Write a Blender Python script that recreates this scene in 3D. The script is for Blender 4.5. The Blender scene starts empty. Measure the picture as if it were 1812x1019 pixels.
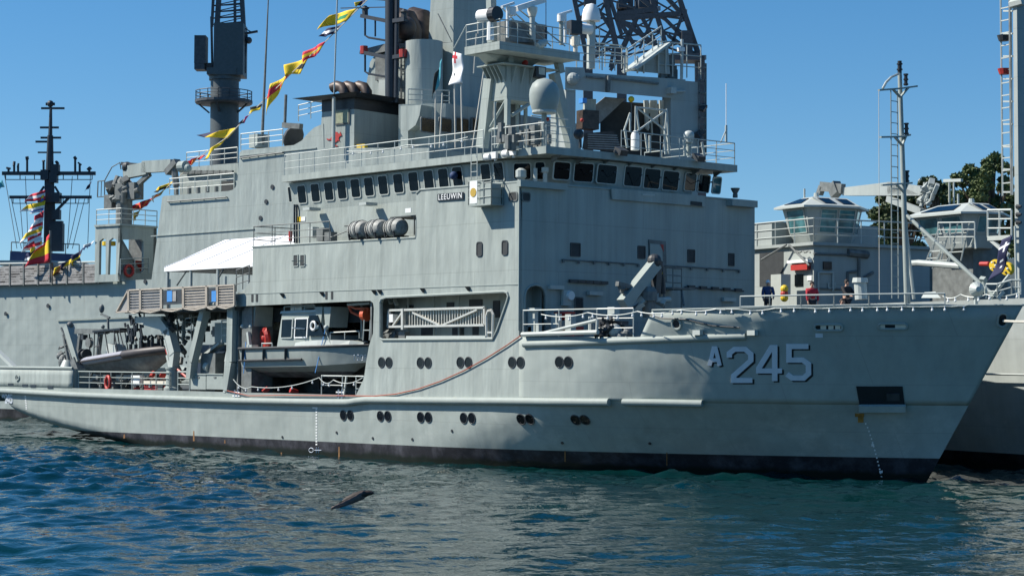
import bpy, bmesh, math, random
import numpy as np
from mathutils import Vector as V, Matrix
from mathutils.geometry import tessellate_polygon
sc = bpy.context.scene
COL = sc.collection
R = math.radians
random.seed(7); rng = np.random.default_rng(7)
Z = V((0, 0, 1))
# ------------------------------------------------------------------ camera
PW, PH, FPX = 1812.0, 1019.0, 3590.0          # photograph size, focal length in its pixels
PSI = R(41.5)
LOOK = V((-math.cos(PSI), math.sin(PSI), 0)); RIGHT = V((math.sin(PSI), math.cos(PSI), 0))
CAM = V((0, -7.6, 0)) - LOOK * 87.7 - RIGHT * 0.318; CAM.z = 4.6
PITCH = math.atan(131.5 / FPX); ROLL = R(0.3)
_F = LOOK * math.cos(PITCH) + Z * math.sin(PITCH)
_U = Z * math.cos(PITCH) - LOOK * math.sin(PITCH)
CR = RIGHT * math.cos(ROLL) + _U * math.sin(ROLL)
CU = _U * math.cos(ROLL) - RIGHT * math.sin(ROLL)
cd = bpy.data.cameras.new('camera'); co = bpy.data.objects.new('camera', cd); COL.objects.link(co)
cd.sensor_width = 36.0; cd.lens = 36.0 * FPX / PW; cd.clip_start = 1.0; cd.clip_end = 20000
M = Matrix.Identity(4)
for i in range(3):
    M[i][0], M[i][1], M[i][2], M[i][3] = CR[i], CU[i], -_F[i], CAM[i]
co.matrix_world = M
sc.camera = co
# ------------------------------------------------------------------ sky, sun, exposure
SUN_EL, SUN_AZ = R(44), R(44.5)      # azimuth from abeam (starboard) towards the stern
SDIR = V((-math.sin(SUN_AZ) * math.cos(SUN_EL), -math.cos(SUN_AZ) * math.cos(SUN_EL), math.sin(SUN_EL)))
w = bpy.data.worlds.new("World"); sc.world = w; w.use_nodes = True
nt = w.node_tree; bg = nt.nodes['Background']
sky = nt.nodes.new('ShaderNodeTexSky'); sky.sky_type = 'NISHITA'; sky.sun_disc = False
sky.sun_elevation = SUN_EL; sky.sun_rotation = math.atan2(SDIR.x, SDIR.y)
sky.altitude = 0; sky.air_density = 1.0; sky.dust_density = 0.1; sky.ozone_density = 2.0
tc = nt.nodes.new('ShaderNodeTexCoord'); up_ = nt.nodes.new('ShaderNodeVectorMath'); up_.operation = 'ADD'; up_.inputs[1].default_value = (0, 0, 0.065)
nm_ = nt.nodes.new('ShaderNodeVectorMath'); nm_.operation = 'NORMALIZE'
nt.links.new(tc.outputs['Generated'], up_.inputs[0]); nt.links.new(up_.outputs[0], nm_.inputs[0]); nt.links.new(nm_.outputs[0], sky.inputs[0])
hs = nt.nodes.new('ShaderNodeHueSaturation'); hs.inputs['Saturation'].default_value = 1.40; hs.inputs['Value'].default_value = 1.0
nt.links.new(sky.outputs[0], hs.inputs['Color']); nt.links.new(hs.outputs[0], bg.inputs[0])
bg.inputs[1].default_value = 0.088
sl = bpy.data.lights.new('sun', 'SUN'); so = bpy.data.objects.new('sun', sl); COL.objects.link(so)
sl.energy = 5.0; sl.angle = R(0.5); sl.color = (1.0, 0.95, 0.85)
so.rotation_euler = SDIR.to_track_quat('Z', 'Y').to_euler(); so.location = (0, 0, 80)
sc.view_settings.view_transform = 'Standard'; sc.view_settings.look = 'None'
sc.view_settings.exposure = 0.53; sc.view_settings.gamma = 1.0; sc.view_settings.use_curve_mapping = False

# ------------------------------------------------------------------ photograph pixel -> place
def ray(x, y):
    return _F + CR * ((x - 906) / FPX) - CU * ((y - 509.5) / FPX)
class Frame:
    """a vessel's own axes: u forward, v to port (away from the camera), z up"""
    def __init__(s, O, fwd):
        s.O = V(O); s.f = V(fwd).normalized(); s.p = V((-s.f.y, s.f.x, 0))
    def w(s, u, v, z): return s.O + s.f * u + s.p * v + Z * z
    def P(s, x, y, v):                    # on the plane v = const
        d = ray(x, y); t = (v - (CAM - s.O).dot(s.p)) / d.dot(s.p); return CAM + d * t
    def X(s, x, y, u):                    # on the plane u = const
        d = ray(x, y); t = (u - (CAM - s.O).dot(s.f)) / d.dot(s.f); return CAM + d * t
    def uz(s, x, y, v):
        q = s.P(x, y, v); return (q - s.O).dot(s.f), q.z
    def vz(s, x, y, u):
        q = s.X(x, y, u); return (q - s.O).dot(s.p), q.z
L = Frame((0, 0, 0), (1, 0, 0))
def turned(a):                            # a vessel whose stern lies a degrees left of the view axis
    a = R(a); return -(LOOK * math.cos(a) - RIGHT * math.sin(a))
A = Frame((-50, 11, 0), turned(51.2))     # big ship behind, left
B = Frame((22, 6.2, 0), turned(29.0))     # ship behind, right
def PD(x, y, d):
    r = ray(x, y); return CAM + r * (d / r.dot(LOOK))
def P(x, y, Y=-7.6): return L.P(x, y, Y)
def PX(x, y, X=0.0): return L.X(x, y, X)

# ------------------------------------------------------------------ materials
def mat(name, col, rough=0.5, metal=0.0, var=0.08, streak=0.0, bump=0.0, scale=3.0, spec=0.5, rust=0.0, seams=False):
    m = bpy.data.materials.new(name); m.use_nodes = True
    t = m.node_tree; N = t.nodes; K = t.links
    b = N['Principled BSDF']; b.inputs['Roughness'].default_value = rough; b.inputs['Metallic'].default_value = metal
    b.inputs['Specular IOR Level'].default_value = spec
    g = N.new('ShaderNodeNewGeometry')
    n1 = N.new('ShaderNodeTexNoise'); n1.inputs['Scale'].default_value = scale; n1.inputs['Detail'].default_value = 5
    K.new(g.outputs['Position'], n1.inputs['Vector'])
    r1 = N.new('ShaderNodeMapRange'); r1.inputs[1].default_value = 0.3; r1.inputs[2].default_value = 0.7
    r1.inputs[3].default_value = 1 - var; r1.inputs[4].default_value = 1 + var
    K.new(n1.outputs['Fac'], r1.inputs[0])
    fac = r1.outputs[0]
    if streak:
        mp = N.new('ShaderNodeMapping'); mp.inputs['Scale'].default_value = (2.2, 2.2, 0.12)
        K.new(g.outputs['Position'], mp.inputs[0])
        n2 = N.new('ShaderNodeTexNoise'); n2.inputs['Scale'].default_value = 1.0; n2.inputs['Detail'].default_value = 6; n2.inputs['Roughness'].default_value = 0.65
        K.new(mp.outputs[0], n2.inputs['Vector'])
        r2 = N.new('ShaderNodeMapRange'); r2.inputs[1].default_value = 0.35; r2.inputs[2].default_value = 0.72
        r2.inputs[3].default_value = 1 + streak * .5; r2.inputs[4].default_value = 1 - streak
        K.new(n2.outputs['Fac'], r2.inputs[0])
        mu = N.new('ShaderNodeMath'); mu.operation = 'MULTIPLY'; K.new(fac, mu.inputs[0]); K.new(r2.outputs[0], mu.inputs[1]); fac = mu.outputs[0]
    vm = N.new('ShaderNodeVectorMath'); vm.operation = 'SCALE'; vm.inputs[0].default_value = col[:3]
    K.new(fac, vm.inputs['Scale']); out = vm.outputs[0]
    if rust:
        mp3 = N.new('ShaderNodeMapping'); mp3.inputs['Scale'].default_value = (1.6, 1.6, 0.22); K.new(g.outputs['Position'], mp3.inputs[0])
        n3 = N.new('ShaderNodeTexNoise'); n3.inputs['Scale'].default_value = 1.3; n3.inputs['Detail'].default_value = 8; n3.inputs['Roughness'].default_value = 0.7
        K.new(mp3.outputs[0], n3.inputs['Vector'])
        r3 = N.new('ShaderNodeMapRange'); r3.inputs[1].default_value = 0.64; r3.inputs[2].default_value = 0.82; r3.inputs[3].default_value = 0; r3.inputs[4].default_value = rust
        K.new(n3.outputs['Fac'], r3.inputs[0])
        mx = N.new('ShaderNodeMix'); mx.data_type = 'RGBA'; mx.inputs[7].default_value = (0.16, 0.075, 0.03, 1)
        K.new(r3.outputs[0], mx.inputs[0]); K.new(out, mx.inputs[6]); out = mx.outputs[2]
    if seams:
        sp = N.new('ShaderNodeSeparateXYZ'); K.new(g.outputs['Position'], sp.inputs[0])
        ad = N.new('ShaderNodeMath'); ad.operation = 'ADD'; K.new(sp.outputs['X'], ad.inputs[0]); K.new(sp.outputs['Y'], ad.inputs[1])
        cb = N.new('ShaderNodeCombineXYZ'); K.new(ad.outputs[0], cb.inputs[0]); K.new(sp.outputs['Z'], cb.inputs[1])
        bk = N.new('ShaderNodeTexBrick'); bk.inputs['Scale'].default_value = 1; bk.inputs['Brick Width'].default_value = 5.3; bk.inputs['Row Height'].default_value = 2.15
        bk.inputs['Mortar Size'].default_value = .022; bk.inputs['Mortar Smooth'].default_value = .6; K.new(cb.outputs[0], bk.inputs['Vector'])
        mxs = N.new('ShaderNodeMix'); mxs.data_type = 'RGBA'; mxs.blend_type = 'MULTIPLY'; mxs.inputs[7].default_value = (.84, .84, .83, 1)
        K.new(bk.outputs['Fac'], mxs.inputs[0]); K.new(out, mxs.inputs[6]); out = mxs.outputs[2]
    K.new(out, b.inputs['Base Color'])
    if bump:
        mp4 = N.new('ShaderNodeMapping'); mp4.inputs['Scale'].default_value = (1.5, 1.5, .45); K.new(g.outputs['Position'], mp4.inputs[0])
        n4 = N.new('ShaderNodeTexNoise'); n4.inputs['Scale'].default_value = 0.6; n4.inputs['Detail'].default_value = 3
        K.new(mp4.outputs[0], n4.inputs['Vector'])
        bp = N.new('ShaderNodeBump'); bp.inputs['Strength'].default_value = bump; bp.inputs['Distance'].default_value = 0.25
        K.new(n4.outputs['Fac'], bp.inputs['Height']); K.new(bp.outputs[0], b.inputs['Normal'])
    return m
GREY = (0.335, 0.37, 0.345)
m_grey = mat('ship_grey_paint', GREY, .55, spec=.15, var=.06, streak=.16, bump=.6, scale=.7, rust=.22, seams=True)
m_greyp = mat('ship_grey_fittings', (0.32, 0.355, 0.33), .5, var=.06, spec=.2)
m_greyA = mat('pale_ship_grey', (0.335, 0.375, 0.355), .55, spec=.15, var=.06, streak=.16, bump=.5, scale=.5, rust=.22, seams=True)
m_greyB = mat('ship_grey_beyond', (0.35, 0.38, 0.365), .55, spec=.15, var=.05, streak=.1, bump=.3, scale=.5, rust=.12, seams=True)
m_rail = mat('pale_rail_paint', (0.43, 0.46, 0.43), .45, var=.05)
m_white = mat('white_paint', (0.78, 0.78, 0.76), .4, var=.04)
m_dark = mat('dark_gear', (0.035, 0.038, 0.042), .5, var=.3)
m_mid = mat('weathered_and_shaded_grey', (0.14, 0.15, 0.145), .6, var=.3)  # weathered gear; also walls whose shade is put into the colour
m_black = mat('black_paint', (0.012, 0.014, 0.018), .45, var=.2)
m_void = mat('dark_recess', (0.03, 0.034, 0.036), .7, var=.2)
m_steel = mat('crane_steel', (0.06, 0.066, 0.075), .6, var=.25, rust=.3)
m_column = mat('crane_column_paint', (0.07, 0.085, 0.09), .55, var=.12, rust=.15)
m_navy = mat('mast_paint', (0.02, 0.027, 0.038), .5, var=.15)
m_navyb = mat('navy_canvas', (0.015, 0.04, 0.12), .7)
m_brown = mat('heat_stained_steel', (0.075, 0.055, 0.046), .5, var=.35, metal=.3)
m_red = mat('red_paint', (0.42, 0.03, 0.022), .5)
m_orange = mat('orange_rubber', (0.55, 0.09, 0.03), .5)
m_yellow = mat('yellow_paint', (0.75, 0.5, 0.02), .5)
m_tan = mat('tan_netting', (0.42, 0.37, 0.31), .7, var=.15)
m_net = mat('grey_net', (0.30, 0.29, 0.28), .8, var=.2)
m_alu = mat('bare_aluminium', (0.6, 0.58, 0.52), .4, var=.08, metal=.3)
m_rope = mat('rope', (0.5, 0.48, 0.42), .8)
m_redrope = mat('red_hose', (0.35, 0.06, 0.03), .6)
m_deck = mat('deck_paint', (0.05, 0.058, 0.058), .7, var=.15, rust=.1)
m_tube = mat('dark_boat_tube', (0.06, 0.05, 0.05), .5, var=.15)
m_tubel = mat('pale_boat_tube', (0.30, 0.30, 0.34), .5)
m_canvas = mat('white_canvas', (0.82, 0.82, 0.82), .7, var=.02)
m_blue = mat('blue_print', (0.06, 0.25, 0.6), .5)
m_skin = mat('skin', (0.45, 0.27, 0.19), .6)
m_cream = mat('cream_radar', (0.72, 0.66, 0.55), .45)
m_raft = mat('raft_cover', (0.30, 0.30, 0.275), .6, var=.35, scale=9)
def glass_mat(name, col, rough=.04, spec=.6):
    m = bpy.data.materials.new(name); m.use_nodes = True
    b = m.node_tree.nodes['Principled BSDF']
    g = m.node_tree.nodes.new('ShaderNodeNewGeometry'); n = m.node_tree.nodes.new('ShaderNodeTexNoise'); n.inputs['Scale'].default_value = 1.7
    c = m.node_tree.nodes.new('ShaderNodeValToRGB'); c.color_ramp.elements[0].position = .35; c.color_ramp.elements[1].position = .75
    c.color_ramp.elements[0].color = (*[q * .55 for q in col], 1); c.color_ramp.elements[1].color = (*[q * 1.5 for q in col], 1)
    m.node_tree.links.new(g.outputs['Position'], n.inputs['Vector']); m.node_tree.links.new(n.outputs['Fac'], c.inputs[0]); m.node_tree.links.new(c.outputs[0], b.inputs['Base Color'])
    b.inputs['Roughness'].default_value = rough; b.inputs['Specular IOR Level'].default_value = spec
    return m
m_glass = glass_mat('dark_window_glass', (0.004, 0.006, 0.008), .03, .22)
m_glassb = glass_mat('green_blue_window_glass', (0.07, 0.19, 0.21), spec=.9)
m_port = mat('porthole_glass', (0.005, 0.005, 0.006), .2, var=.2, spec=.3)

def hull_mat(name, paint, boot, z0, slope, ax=V((1, 0, 0))):
    """grey topsides over black boot topping along a gently rising line, with salt, rust runs, scuffs and painted water-light mottling at the bow"""
    m = bpy.data.materials.new(name); m.use_nodes = True
    t = m.node_tree; N = t.nodes; K = t.links; b = N['Principled BSDF']; b.inputs['Specular IOR Level'].default_value = .15
    g = N.new('ShaderNodeNewGeometry'); sx = N.new('ShaderNodeSeparateXYZ'); K.new(g.outputs['Position'], sx.inputs[0])
    def noise(sc3, scale, det=5, ro=.6):
        mp = N.new('ShaderNodeMapping'); mp.inputs['Scale'].default_value = sc3; K.new(g.outputs['Position'], mp.inputs[0])
        n = N.new('ShaderNodeTexNoise'); n.inputs['Scale'].default_value = scale; n.inputs['Detail'].default_value = det; n.inputs['Roughness'].default_value = ro
        K.new(mp.outputs[0], n.inputs['Vector']); return n.outputs['Fac']
    def mr(x, a, b_, c, d):
        r = N.new('ShaderNodeMapRange'); r.inputs[1].default_value, r.inputs[2].default_value, r.inputs[3].default_value, r.inputs[4].default_value = a, b_, c, d
        K.new(x, r.inputs[0]); return r.outputs[0]
    def ma(op, x, y):
        q = N.new('ShaderNodeMath'); q.operation = op
        for i, v_ in ((0, x), (1, y)):
            if isinstance(v_, (int, float)): q.inputs[i].default_value = v_
            else: K.new(v_, q.inputs[i])
        return q.outputs[0]
    def mix(f, a, c):
        q = N.new('ShaderNodeMix'); q.data_type = 'RGBA'
        for i, v_ in ((0, f), (6, a), (7, c)):
            if isinstance(v_, tuple): q.inputs[i].default_value = (*v_, 1)
            elif isinstance(v_, float): q.inputs[i].default_value = v_
            else: K.new(v_, q.inputs[i])
        return q.outputs[2]
    f = ma('MULTIPLY', mr(noise((1, 1, 1), .5), .3, .7, .95, 1.05), mr(noise((1.8, 1.8, .1), 1.0, 6, .65), .35, .72, 1.05, .9))
    vm = N.new('ShaderNodeVectorMath'); vm.operation = 'SCALE'; vm.inputs[0].default_value = paint; K.new(f, vm.inputs['Scale'])
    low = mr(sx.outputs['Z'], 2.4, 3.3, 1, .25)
    scuff_light = ma('MULTIPLY', mr(noise((1, 1, 1.3), .55, 9, .72), .52, .72, 0, .55), ma('MULTIPLY', low, mr(sx.outputs['X'], -14, 4, .25, 1)))
    c = mix(scuff_light, vm.outputs[0], (0.55, 0.57, 0.53))      # scuffs, salt, and water-reflected light painted as pale mottling low on the bow
    c = mix(ma('MULTIPLY', mr(noise((1, 1, 1.1), .8, 9, .75), .5, .75, 0, .35), ma('MULTIPLY', low, mr(sx.outputs['X'], -4, 8, .2, 1))), c, (0.17, 0.19, 0.18))      # darker blotches, strongest low on the bow
    c = mix(mr(noise((2.2, 2.2, .2), 1.1, 8, .72), .66, .8, 0, .55), c, (0.2, 0.1, 0.05))       # rust runs
    ad_ = ma('ADD', sx.outputs['X'], 0.0); cb = N.new('ShaderNodeCombineXYZ'); K.new(ad_, cb.inputs[0]); K.new(sx.outputs['Z'], cb.inputs[1])
    bk = N.new('ShaderNodeTexBrick'); bk.inputs['Scale'].default_value = 1; bk.inputs['Brick Width'].default_value = 6.1; bk.inputs['Row Height'].default_value = 1.9
    bk.inputs['Mortar Size'].default_value = .02; bk.inputs['Mortar Smooth'].default_value = .6; K.new(cb.outputs[0], bk.inputs['Vector'])
    c = mix(ma('MULTIPLY', bk.outputs['Fac'], .3), c, (0.2, 0.21, 0.2))
    line = ma('ADD', ma('MULTIPLY', sx.outputs['X'], slope), z0)
    k = mr(ma('SUBTRACT', sx.outputs['Z'], line), -.012, .012, 1, 0)
    bt = mix(mr(noise((1, 1, .6), 1.0, 8, .7), .45, .75, 0, 1.0), boot, tuple(min(1, q * 3.0 + .018) for q in boot))
    weed = mr(ma('SUBTRACT', sx.outputs['Z'], ma('MULTIPLY', noise((1, 1, 1), .8, 6, .7), .5)), -.05, .12, 1, 0)
    bt = mix(weed, bt, (0.012, 0.016, 0.012))
    c = mix(k, c, bt)
    K.new(c, b.inputs['Base Color'])
    K.new(mr(noise((1, 1, 1), 2.0), .3, .7, .45, .6), b.inputs['Roughness'])
    n4 = N.new('ShaderNodeTexNoise'); n4.inputs['Scale'].default_value = .5; n4.inputs['Detail'].default_value = 2; K.new(g.outputs['Position'], n4.inputs['Vector'])
    bp = N.new('ShaderNodeBump'); bp.inputs['Strength'].default_value = .5; bp.inputs['Distance'].default_value = .25
    K.new(n4.outputs['Fac'], bp.inputs['Height']); K.new(bp.outputs[0], b.inputs['Normal'])
    return m
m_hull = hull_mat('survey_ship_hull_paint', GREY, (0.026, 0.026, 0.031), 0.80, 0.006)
m_hullA = hull_mat('supply_ship_hull_paint', (0.335, 0.375, 0.355), (0.02, 0.02, 0.022), 0.9, 0.0)
m_hullB = hull_mat('far_ship_hull_paint', (0.37, 0.40, 0.385), (0.008, 0.008, 0.009), 0.75, 0.0)

# ------------------------------------------------------------------ objects
WL = {}
def tag(o, label=None, cat=None, group=None, kind=None):
    if label: o['label'] = label
    if cat: o['category'] = cat
    if group: o['group'] = group
    if kind: o['kind'] = kind
    return o
def thing(name, label, cat, loc=(0, 0, 0), group=None):
    o = bpy.data.objects.new(name, None); COL.objects.link(o); o.location = loc; WL[o] = V(loc); o.empty_display_size = .3
    return tag(o, label, cat, group)
def place(o, parent, wloc):
    o.location = V(wloc) - (WL[parent] if parent else V((0, 0, 0))); WL[o] = V(wloc)
    if parent: o.parent = parent
    COL.objects.link(o); return o
def instance(me, name, parent, mtx):
    """another object on shared mesh data, standing at the world matrix mtx"""
    o = bpy.data.objects.new(name, me); WL[o] = mtx.to_translation()
    m2 = mtx.copy(); m2.translation = mtx.to_translation() - (WL[parent] if parent else V((0, 0, 0)))
    if parent: o.parent = parent
    o.matrix_local = m2; COL.objects.link(o); return o
class MB:
    def __init__(s): s.v = []; s.f = []
    def add(s, vs, fs):
        n = len(s.v); s.v += [V(q) for q in vs]; s.f += [tuple(i + n for i in q) for q in fs]; return s
    def hexa(s, p):   # p: bottom ring 4, top ring 4
        return s.add(p, [(3, 2, 1, 0), (4, 5, 6, 7), (0, 1, 5, 4), (1, 2, 6, 5), (2, 3, 7, 6), (3, 0, 4, 7)])
    def box(s, a, b):
        (x0, y0, z0), (x1, y1, z1) = a, b
        return s.hexa([(x0, y0, z0), (x1, y0, z0), (x1, y1, z0), (x0, y1, z0), (x0, y0, z1), (x1, y0, z1), (x1, y1, z1), (x0, y1, z1)])
    def fbox(s, fr, u0, u1, v0, v1, z0, z1):
        return s.hexa([fr.w(u0, v0, z0), fr.w(u1, v0, z0), fr.w(u1, v1, z0), fr.w(u0, v1, z0), fr.w(u0, v0, z1), fr.w(u1, v0, z1), fr.w(u1, v1, z1), fr.w(u0, v1, z1)])
    def pbox(s, fr, x0, y0, x1, y1, v, depth):     # pixel rectangle on plane v, going `depth` inboard
        u0, z1 = fr.uz(x0, y0, v); u1, z0 = fr.uz(x1, y1, v)
        return s.fbox(fr, min(u0, u1), max(u0, u1), v, v + depth, min(z0, z1), max(z0, z1))
    def obox(s, c, x, y, z):
        c, x, y, z = V(c), V(x), V(y), V(z)
        return s.hexa([c - x - y - z, c + x - y - z, c + x + y - z, c - x + y - z, c - x - y + z, c + x - y + z, c + x + y + z, c - x + y + z])
    def bar(s, p, q, w, h=None, up=Z):
        p, q = V(p), V(q); d = q - p; h = h or w
        if d.length < 1e-6: return s
        x = d.normalized(); y = V(up).cross(x)
        if y.length < 1e-3: y = RIGHT.copy() if abs(x.z) > .9 else V((1, 0, 0))
        y.normalize(); z = x.cross(y)
        return s.obox((p + q) / 2, d / 2, y * w / 2, z * h / 2)
    def tube(s, p, q, r, n=6, r2=None, cap=True):
        p, q = V(p), V(q); d = q - p
        if d.length < 1e-6: return s
        r2 = r if r2 is None else r2
        x = d.normalized(); a = x.orthogonal().normalized(); b = x.cross(a)
        vs = [p + (a * math.cos(i * 2 * math.pi / n) + b * math.sin(i * 2 * math.pi / n)) * r for i in range(n)]
        vs += [q + (a * math.cos(i * 2 * math.pi / n) + b * math.sin(i * 2 * math.pi / n)) * r2 for i in range(n)]
        fs = [(i, (i + 1) % n, n + (i + 1) % n, n + i) for i in range(n)]
        if cap: fs += [tuple(range(n))[::-1], tuple(range(n, 2 * n))]
        return s.add(vs, fs)
    def path(s, pts, r, n=6, closed=False):
        pts = [V(q) for q in pts]; N = len(pts); vs = []; fs = []; a = None
        for i, q in enumerate(pts):
            if closed: d = pts[(i + 1) % N] - pts[i - 1]
            else: d = pts[min(i + 1, N - 1)] - pts[max(i - 1, 0)]
            d.normalize()
            a = d.orthogonal().normalized() if a is None else (a - d * a.dot(d)).normalized()
            b = d.cross(a); rr = r[i] if isinstance(r, (list, tuple)) else r
            vs += [q + (a * math.cos(k * 2 * math.pi / n) + b * math.sin(k * 2 * math.pi / n)) * rr for k in range(n)]
        for i in range(N if closed else N - 1):
            j = (i + 1) % N
            fs += [(i * n + k, i * n + (k + 1) % n, j * n + (k + 1) % n, j * n + k) for k in range(n)]
        if not closed: fs += [tuple(range(n))[::-1], tuple(range((N - 1) * n, N * n))]
        return s.add(vs, fs)
    def lathe(s, prof, c, axis=Z, n=16):
        c = V(c); x = V(axis).normalized(); a = x.orthogonal().normalized(); b = x.cross(a); vs = []; fs = []
        for r, h in prof:
            vs += [c + x * h + (a * math.cos(k * 2 * math.pi / n) + b * math.sin(k * 2 * math.pi / n)) * max(r, 1e-4) for k in range(n)]
        for i in range(len(prof) - 1):
            fs += [(i * n + k, i * n + (k + 1) % n, (i + 1) * n + (k + 1) % n, (i + 1) * n + k) for k in range(n)]
        fs += [tuple(range(n))[::-1], tuple(range((len(prof) - 1) * n, len(prof) * n))]
        return s.add(vs, fs)
    def lump(s, c, r):
        x = V(rng.normal(size=3)).normalized(); y = x.orthogonal().normalized(); z = x.cross(y)
        if rng.random() < .45: return s.tube(V(c) - x * r, V(c) + x * r, r * rng.uniform(.35, .7), 8)
        return s.obox(c, x * r * rng.uniform(.6, 1.1), y * r * rng.uniform(.4, .9), z * r * rng.uniform(.4, .9))
    def ball(s, c, r, n=10, sz=1.0):
        if n == 6 and r > .07: return s.lump(c, r)
        return s.lathe([(r * math.sin(math.pi * i / n), -r * sz * math.cos(math.pi * i / n)) for i in range(n + 1)], c, Z, n + 4)
    def ring(s, c, axis, R1, r, n=16, k=6):
        x = V(axis).normalized(); a = x.orthogonal().normalized(); b = x.cross(a)
        return s.path([V(c) + (a * math.cos(i * 2 * math.pi / n) + b * math.sin(i * 2 * math.pi / n)) * R1 for i in range(n)], r, k, True)
    def plate(s, loops, vec):            # planar outline with holes, given thickness along vec
        loops = [[V(q) for q in l] for l in loops]; vec = V(vec)
        flat = [q for l in loops for q in l]; n = len(flat)
        tri = tessellate_polygon(loops)
        vs = flat + [q + vec for q in flat]; fs = [tuple(t) for t in tri] + [tuple(i + n for i in t[::-1]) for t in tri]
        k = 0
        for l in loops:
            m_ = len(l); fs += [(k + i, k + (i + 1) % m_, n + k + (i + 1) % m_, n + k + i) for i in range(m_)]; k += m_
        return s.add(vs, fs)
    def grid(s, rows):                   # list of rows of points
        n = len(rows[0]); vs = [q for r_ in rows for q in r_]
        return s.add(vs, [(i * n + j, i * n + j + 1, (i + 1) * n + j + 1, (i + 1) * n + j) for i in range(len(rows) - 1) for j in range(n - 1)])
    def mesh(s, name, o=V((0, 0, 0)), mats=(), smooth=False):
        me = bpy.data.meshes.new(name); me.from_pydata([tuple(q - o) for q in s.v], [], s.f)
        for m_ in mats: me.materials.append(m_)
        bm = bmesh.new(); bm.from_mesh(me); bmesh.ops.recalc_face_normals(bm, faces=bm.faces); bm.to_mesh(me); bm.free()
        if smooth:
            me.shade_smooth()
            try: me.set_sharp_from_angle(angle=R(38))
            except Exception: pass
        return me
    def build(s, name, m, parent=None, smooth=False, **kw):
        if name in APART and not kw:
            cs_ = clusters(s)
            if len(cs_) > 1: return [c._build(name, m, parent, smooth) for c in cs_][0]
        return s._build(name, m, parent, smooth, **kw)
    def _build(s, name, m, parent=None, smooth=False, **kw):
        xs = [q.x for q in s.v]; ys = [q.y for q in s.v]; zs = [q.z for q in s.v]
        o_ = V(((min(xs) + max(xs)) / 2, (min(ys) + max(ys)) / 2, min(zs)))
        ob = bpy.data.objects.new(name, s.mesh(name, o_, [m] if not isinstance(m, (list, tuple)) else m, smooth))
        place(ob, parent, o_); return tag(ob, **kw)
def islands(mb):
    par = list(range(len(mb.v)))
    def find(i):
        while par[i] != i: par[i] = par[par[i]]; i = par[i]
        return i
    for f in mb.f:
        r0 = find(f[0])
        for i in f[1:]: par[find(i)] = r0
    out = {}
    for f in mb.f: out.setdefault(find(f[0]), []).append(f)
    res = []
    for fs in out.values():
        ids = sorted({i for f in fs for i in f}); k = {i: j for j, i in enumerate(ids)}
        q = MB(); q.v = [mb.v[i] for i in ids]; q.f = [tuple(k[i] for i in f) for f in fs]; res.append(q)
    return res
APART = {'bulwark_railing', 'railing', 'house_fittings', 'cable_tray', 'mast_house', 'hand_rail', 'deck_pump', 'bollard', 'deck_railing', 'roof_railing', 'wall_pipe', 'pipework', 'mast_brace', 'casing_ladder', 'inner_ladder', 'gantry_railing', 'platform_railing', 'side_railing', 'light_panel', 'mast_leg', 'companionway', 'deckhouse', 'rolled_net', 'blue_strap', 'bay_column', 'boat_bay_wall', 'hand_line', 'stern_frame', 'ram', 'boat_deck_railing', 'safety_net_frame', 'aft_wall', 'lattice_member', 'davit_beam', 'vent_post'}
def clusters(mb, gap=.06):
    """pieces that touch stay together, pieces that stand apart come apart"""
    isl = islands(mb); bb = []
    for q in isl:
        bb.append((min(v.x for v in q.v) - gap, min(v.y for v in q.v) - gap, min(v.z for v in q.v) - gap, max(v.x for v in q.v) + gap, max(v.y for v in q.v) + gap, max(v.z for v in q.v) + gap))
    grp = list(range(len(isl)))
    def find(i):
        while grp[i] != i: i = grp[i]
        return i
    for i in range(len(isl)):
        for j in range(i):
            a, b = bb[i], bb[j]
            if all(a[k] <= b[k + 3] and b[k] <= a[k + 3] for k in range(3)): grp[find(i)] = find(j)
    out = {}
    for i, q in enumerate(isl):
        m = out.setdefault(find(i), MB()); n = len(m.v); m.v += q.v; m.f += [tuple(k + n for k in f) for f in q.f]
    return list(out.values())
def each(mb, name, m, parent=None, smooth=False, **kw):
    """every separate piece an object of its own"""
    return [q.build(name, m, parent, smooth, **kw) for q in islands(mb)]
def lerp(a, b, t): return a + (b - a) * t
def along(pts, step):
    """resample a polyline"""
    pts = [V(q) for q in pts]; out = [pts[0]]
    for a, b in zip(pts, pts[1:]):
        n = max(1, round((b - a).length / step)); out += [a.lerp(b, i / n) for i in range(1, n + 1)]
    return out
def railing(mb, pts, h=1.05, rows=3, step=1.6, r=.024, up=Z):
    pts = [V(q) for q in pts]
    for a, b in zip(pts, pts[1:]):
        n = max(1, round((b - a).length / step))
        for i in range(n + 1):
            q = a.lerp(b, i / n); mb.tube(q, q + V(up) * h, r, 5)
        for k in range(rows):
            zz = V(up) * h * (k + 1) / rows; mb.tube(a + zz, b + zz, r * (1.15 if k == rows - 1 else .8), 5)
    return mb
def ladder(mb, a, b, side, w=.4, step=.35, r=.022):
    a, b, side = V(a), V(b), V(side).normalized() * w / 2
    mb.tube(a - side, b - side, r, 5); mb.tube(a + side, b + side, r, 5)
    n = max(2, int((b - a).length / step))
    for i in range(1, n): q = a.lerp(b, i / n); mb.tube(q - side, q + side, r * .8, 4)
    return mb
def rrect(w, h, r, n=4):
    out = []
    for cx, cy, a0 in ((w / 2 - r, h / 2 - r, 0), (-w / 2 + r, h / 2 - r, 90), (-w / 2 + r, -h / 2 + r, 180), (w / 2 - r, -h / 2 + r, 270)):
        for i in range(n + 1):
            a = R(a0 + 90 * i / n); out.append((cx + r * math.cos(a), cy + r * math.sin(a)))
    return out
_wm = {}
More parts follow.
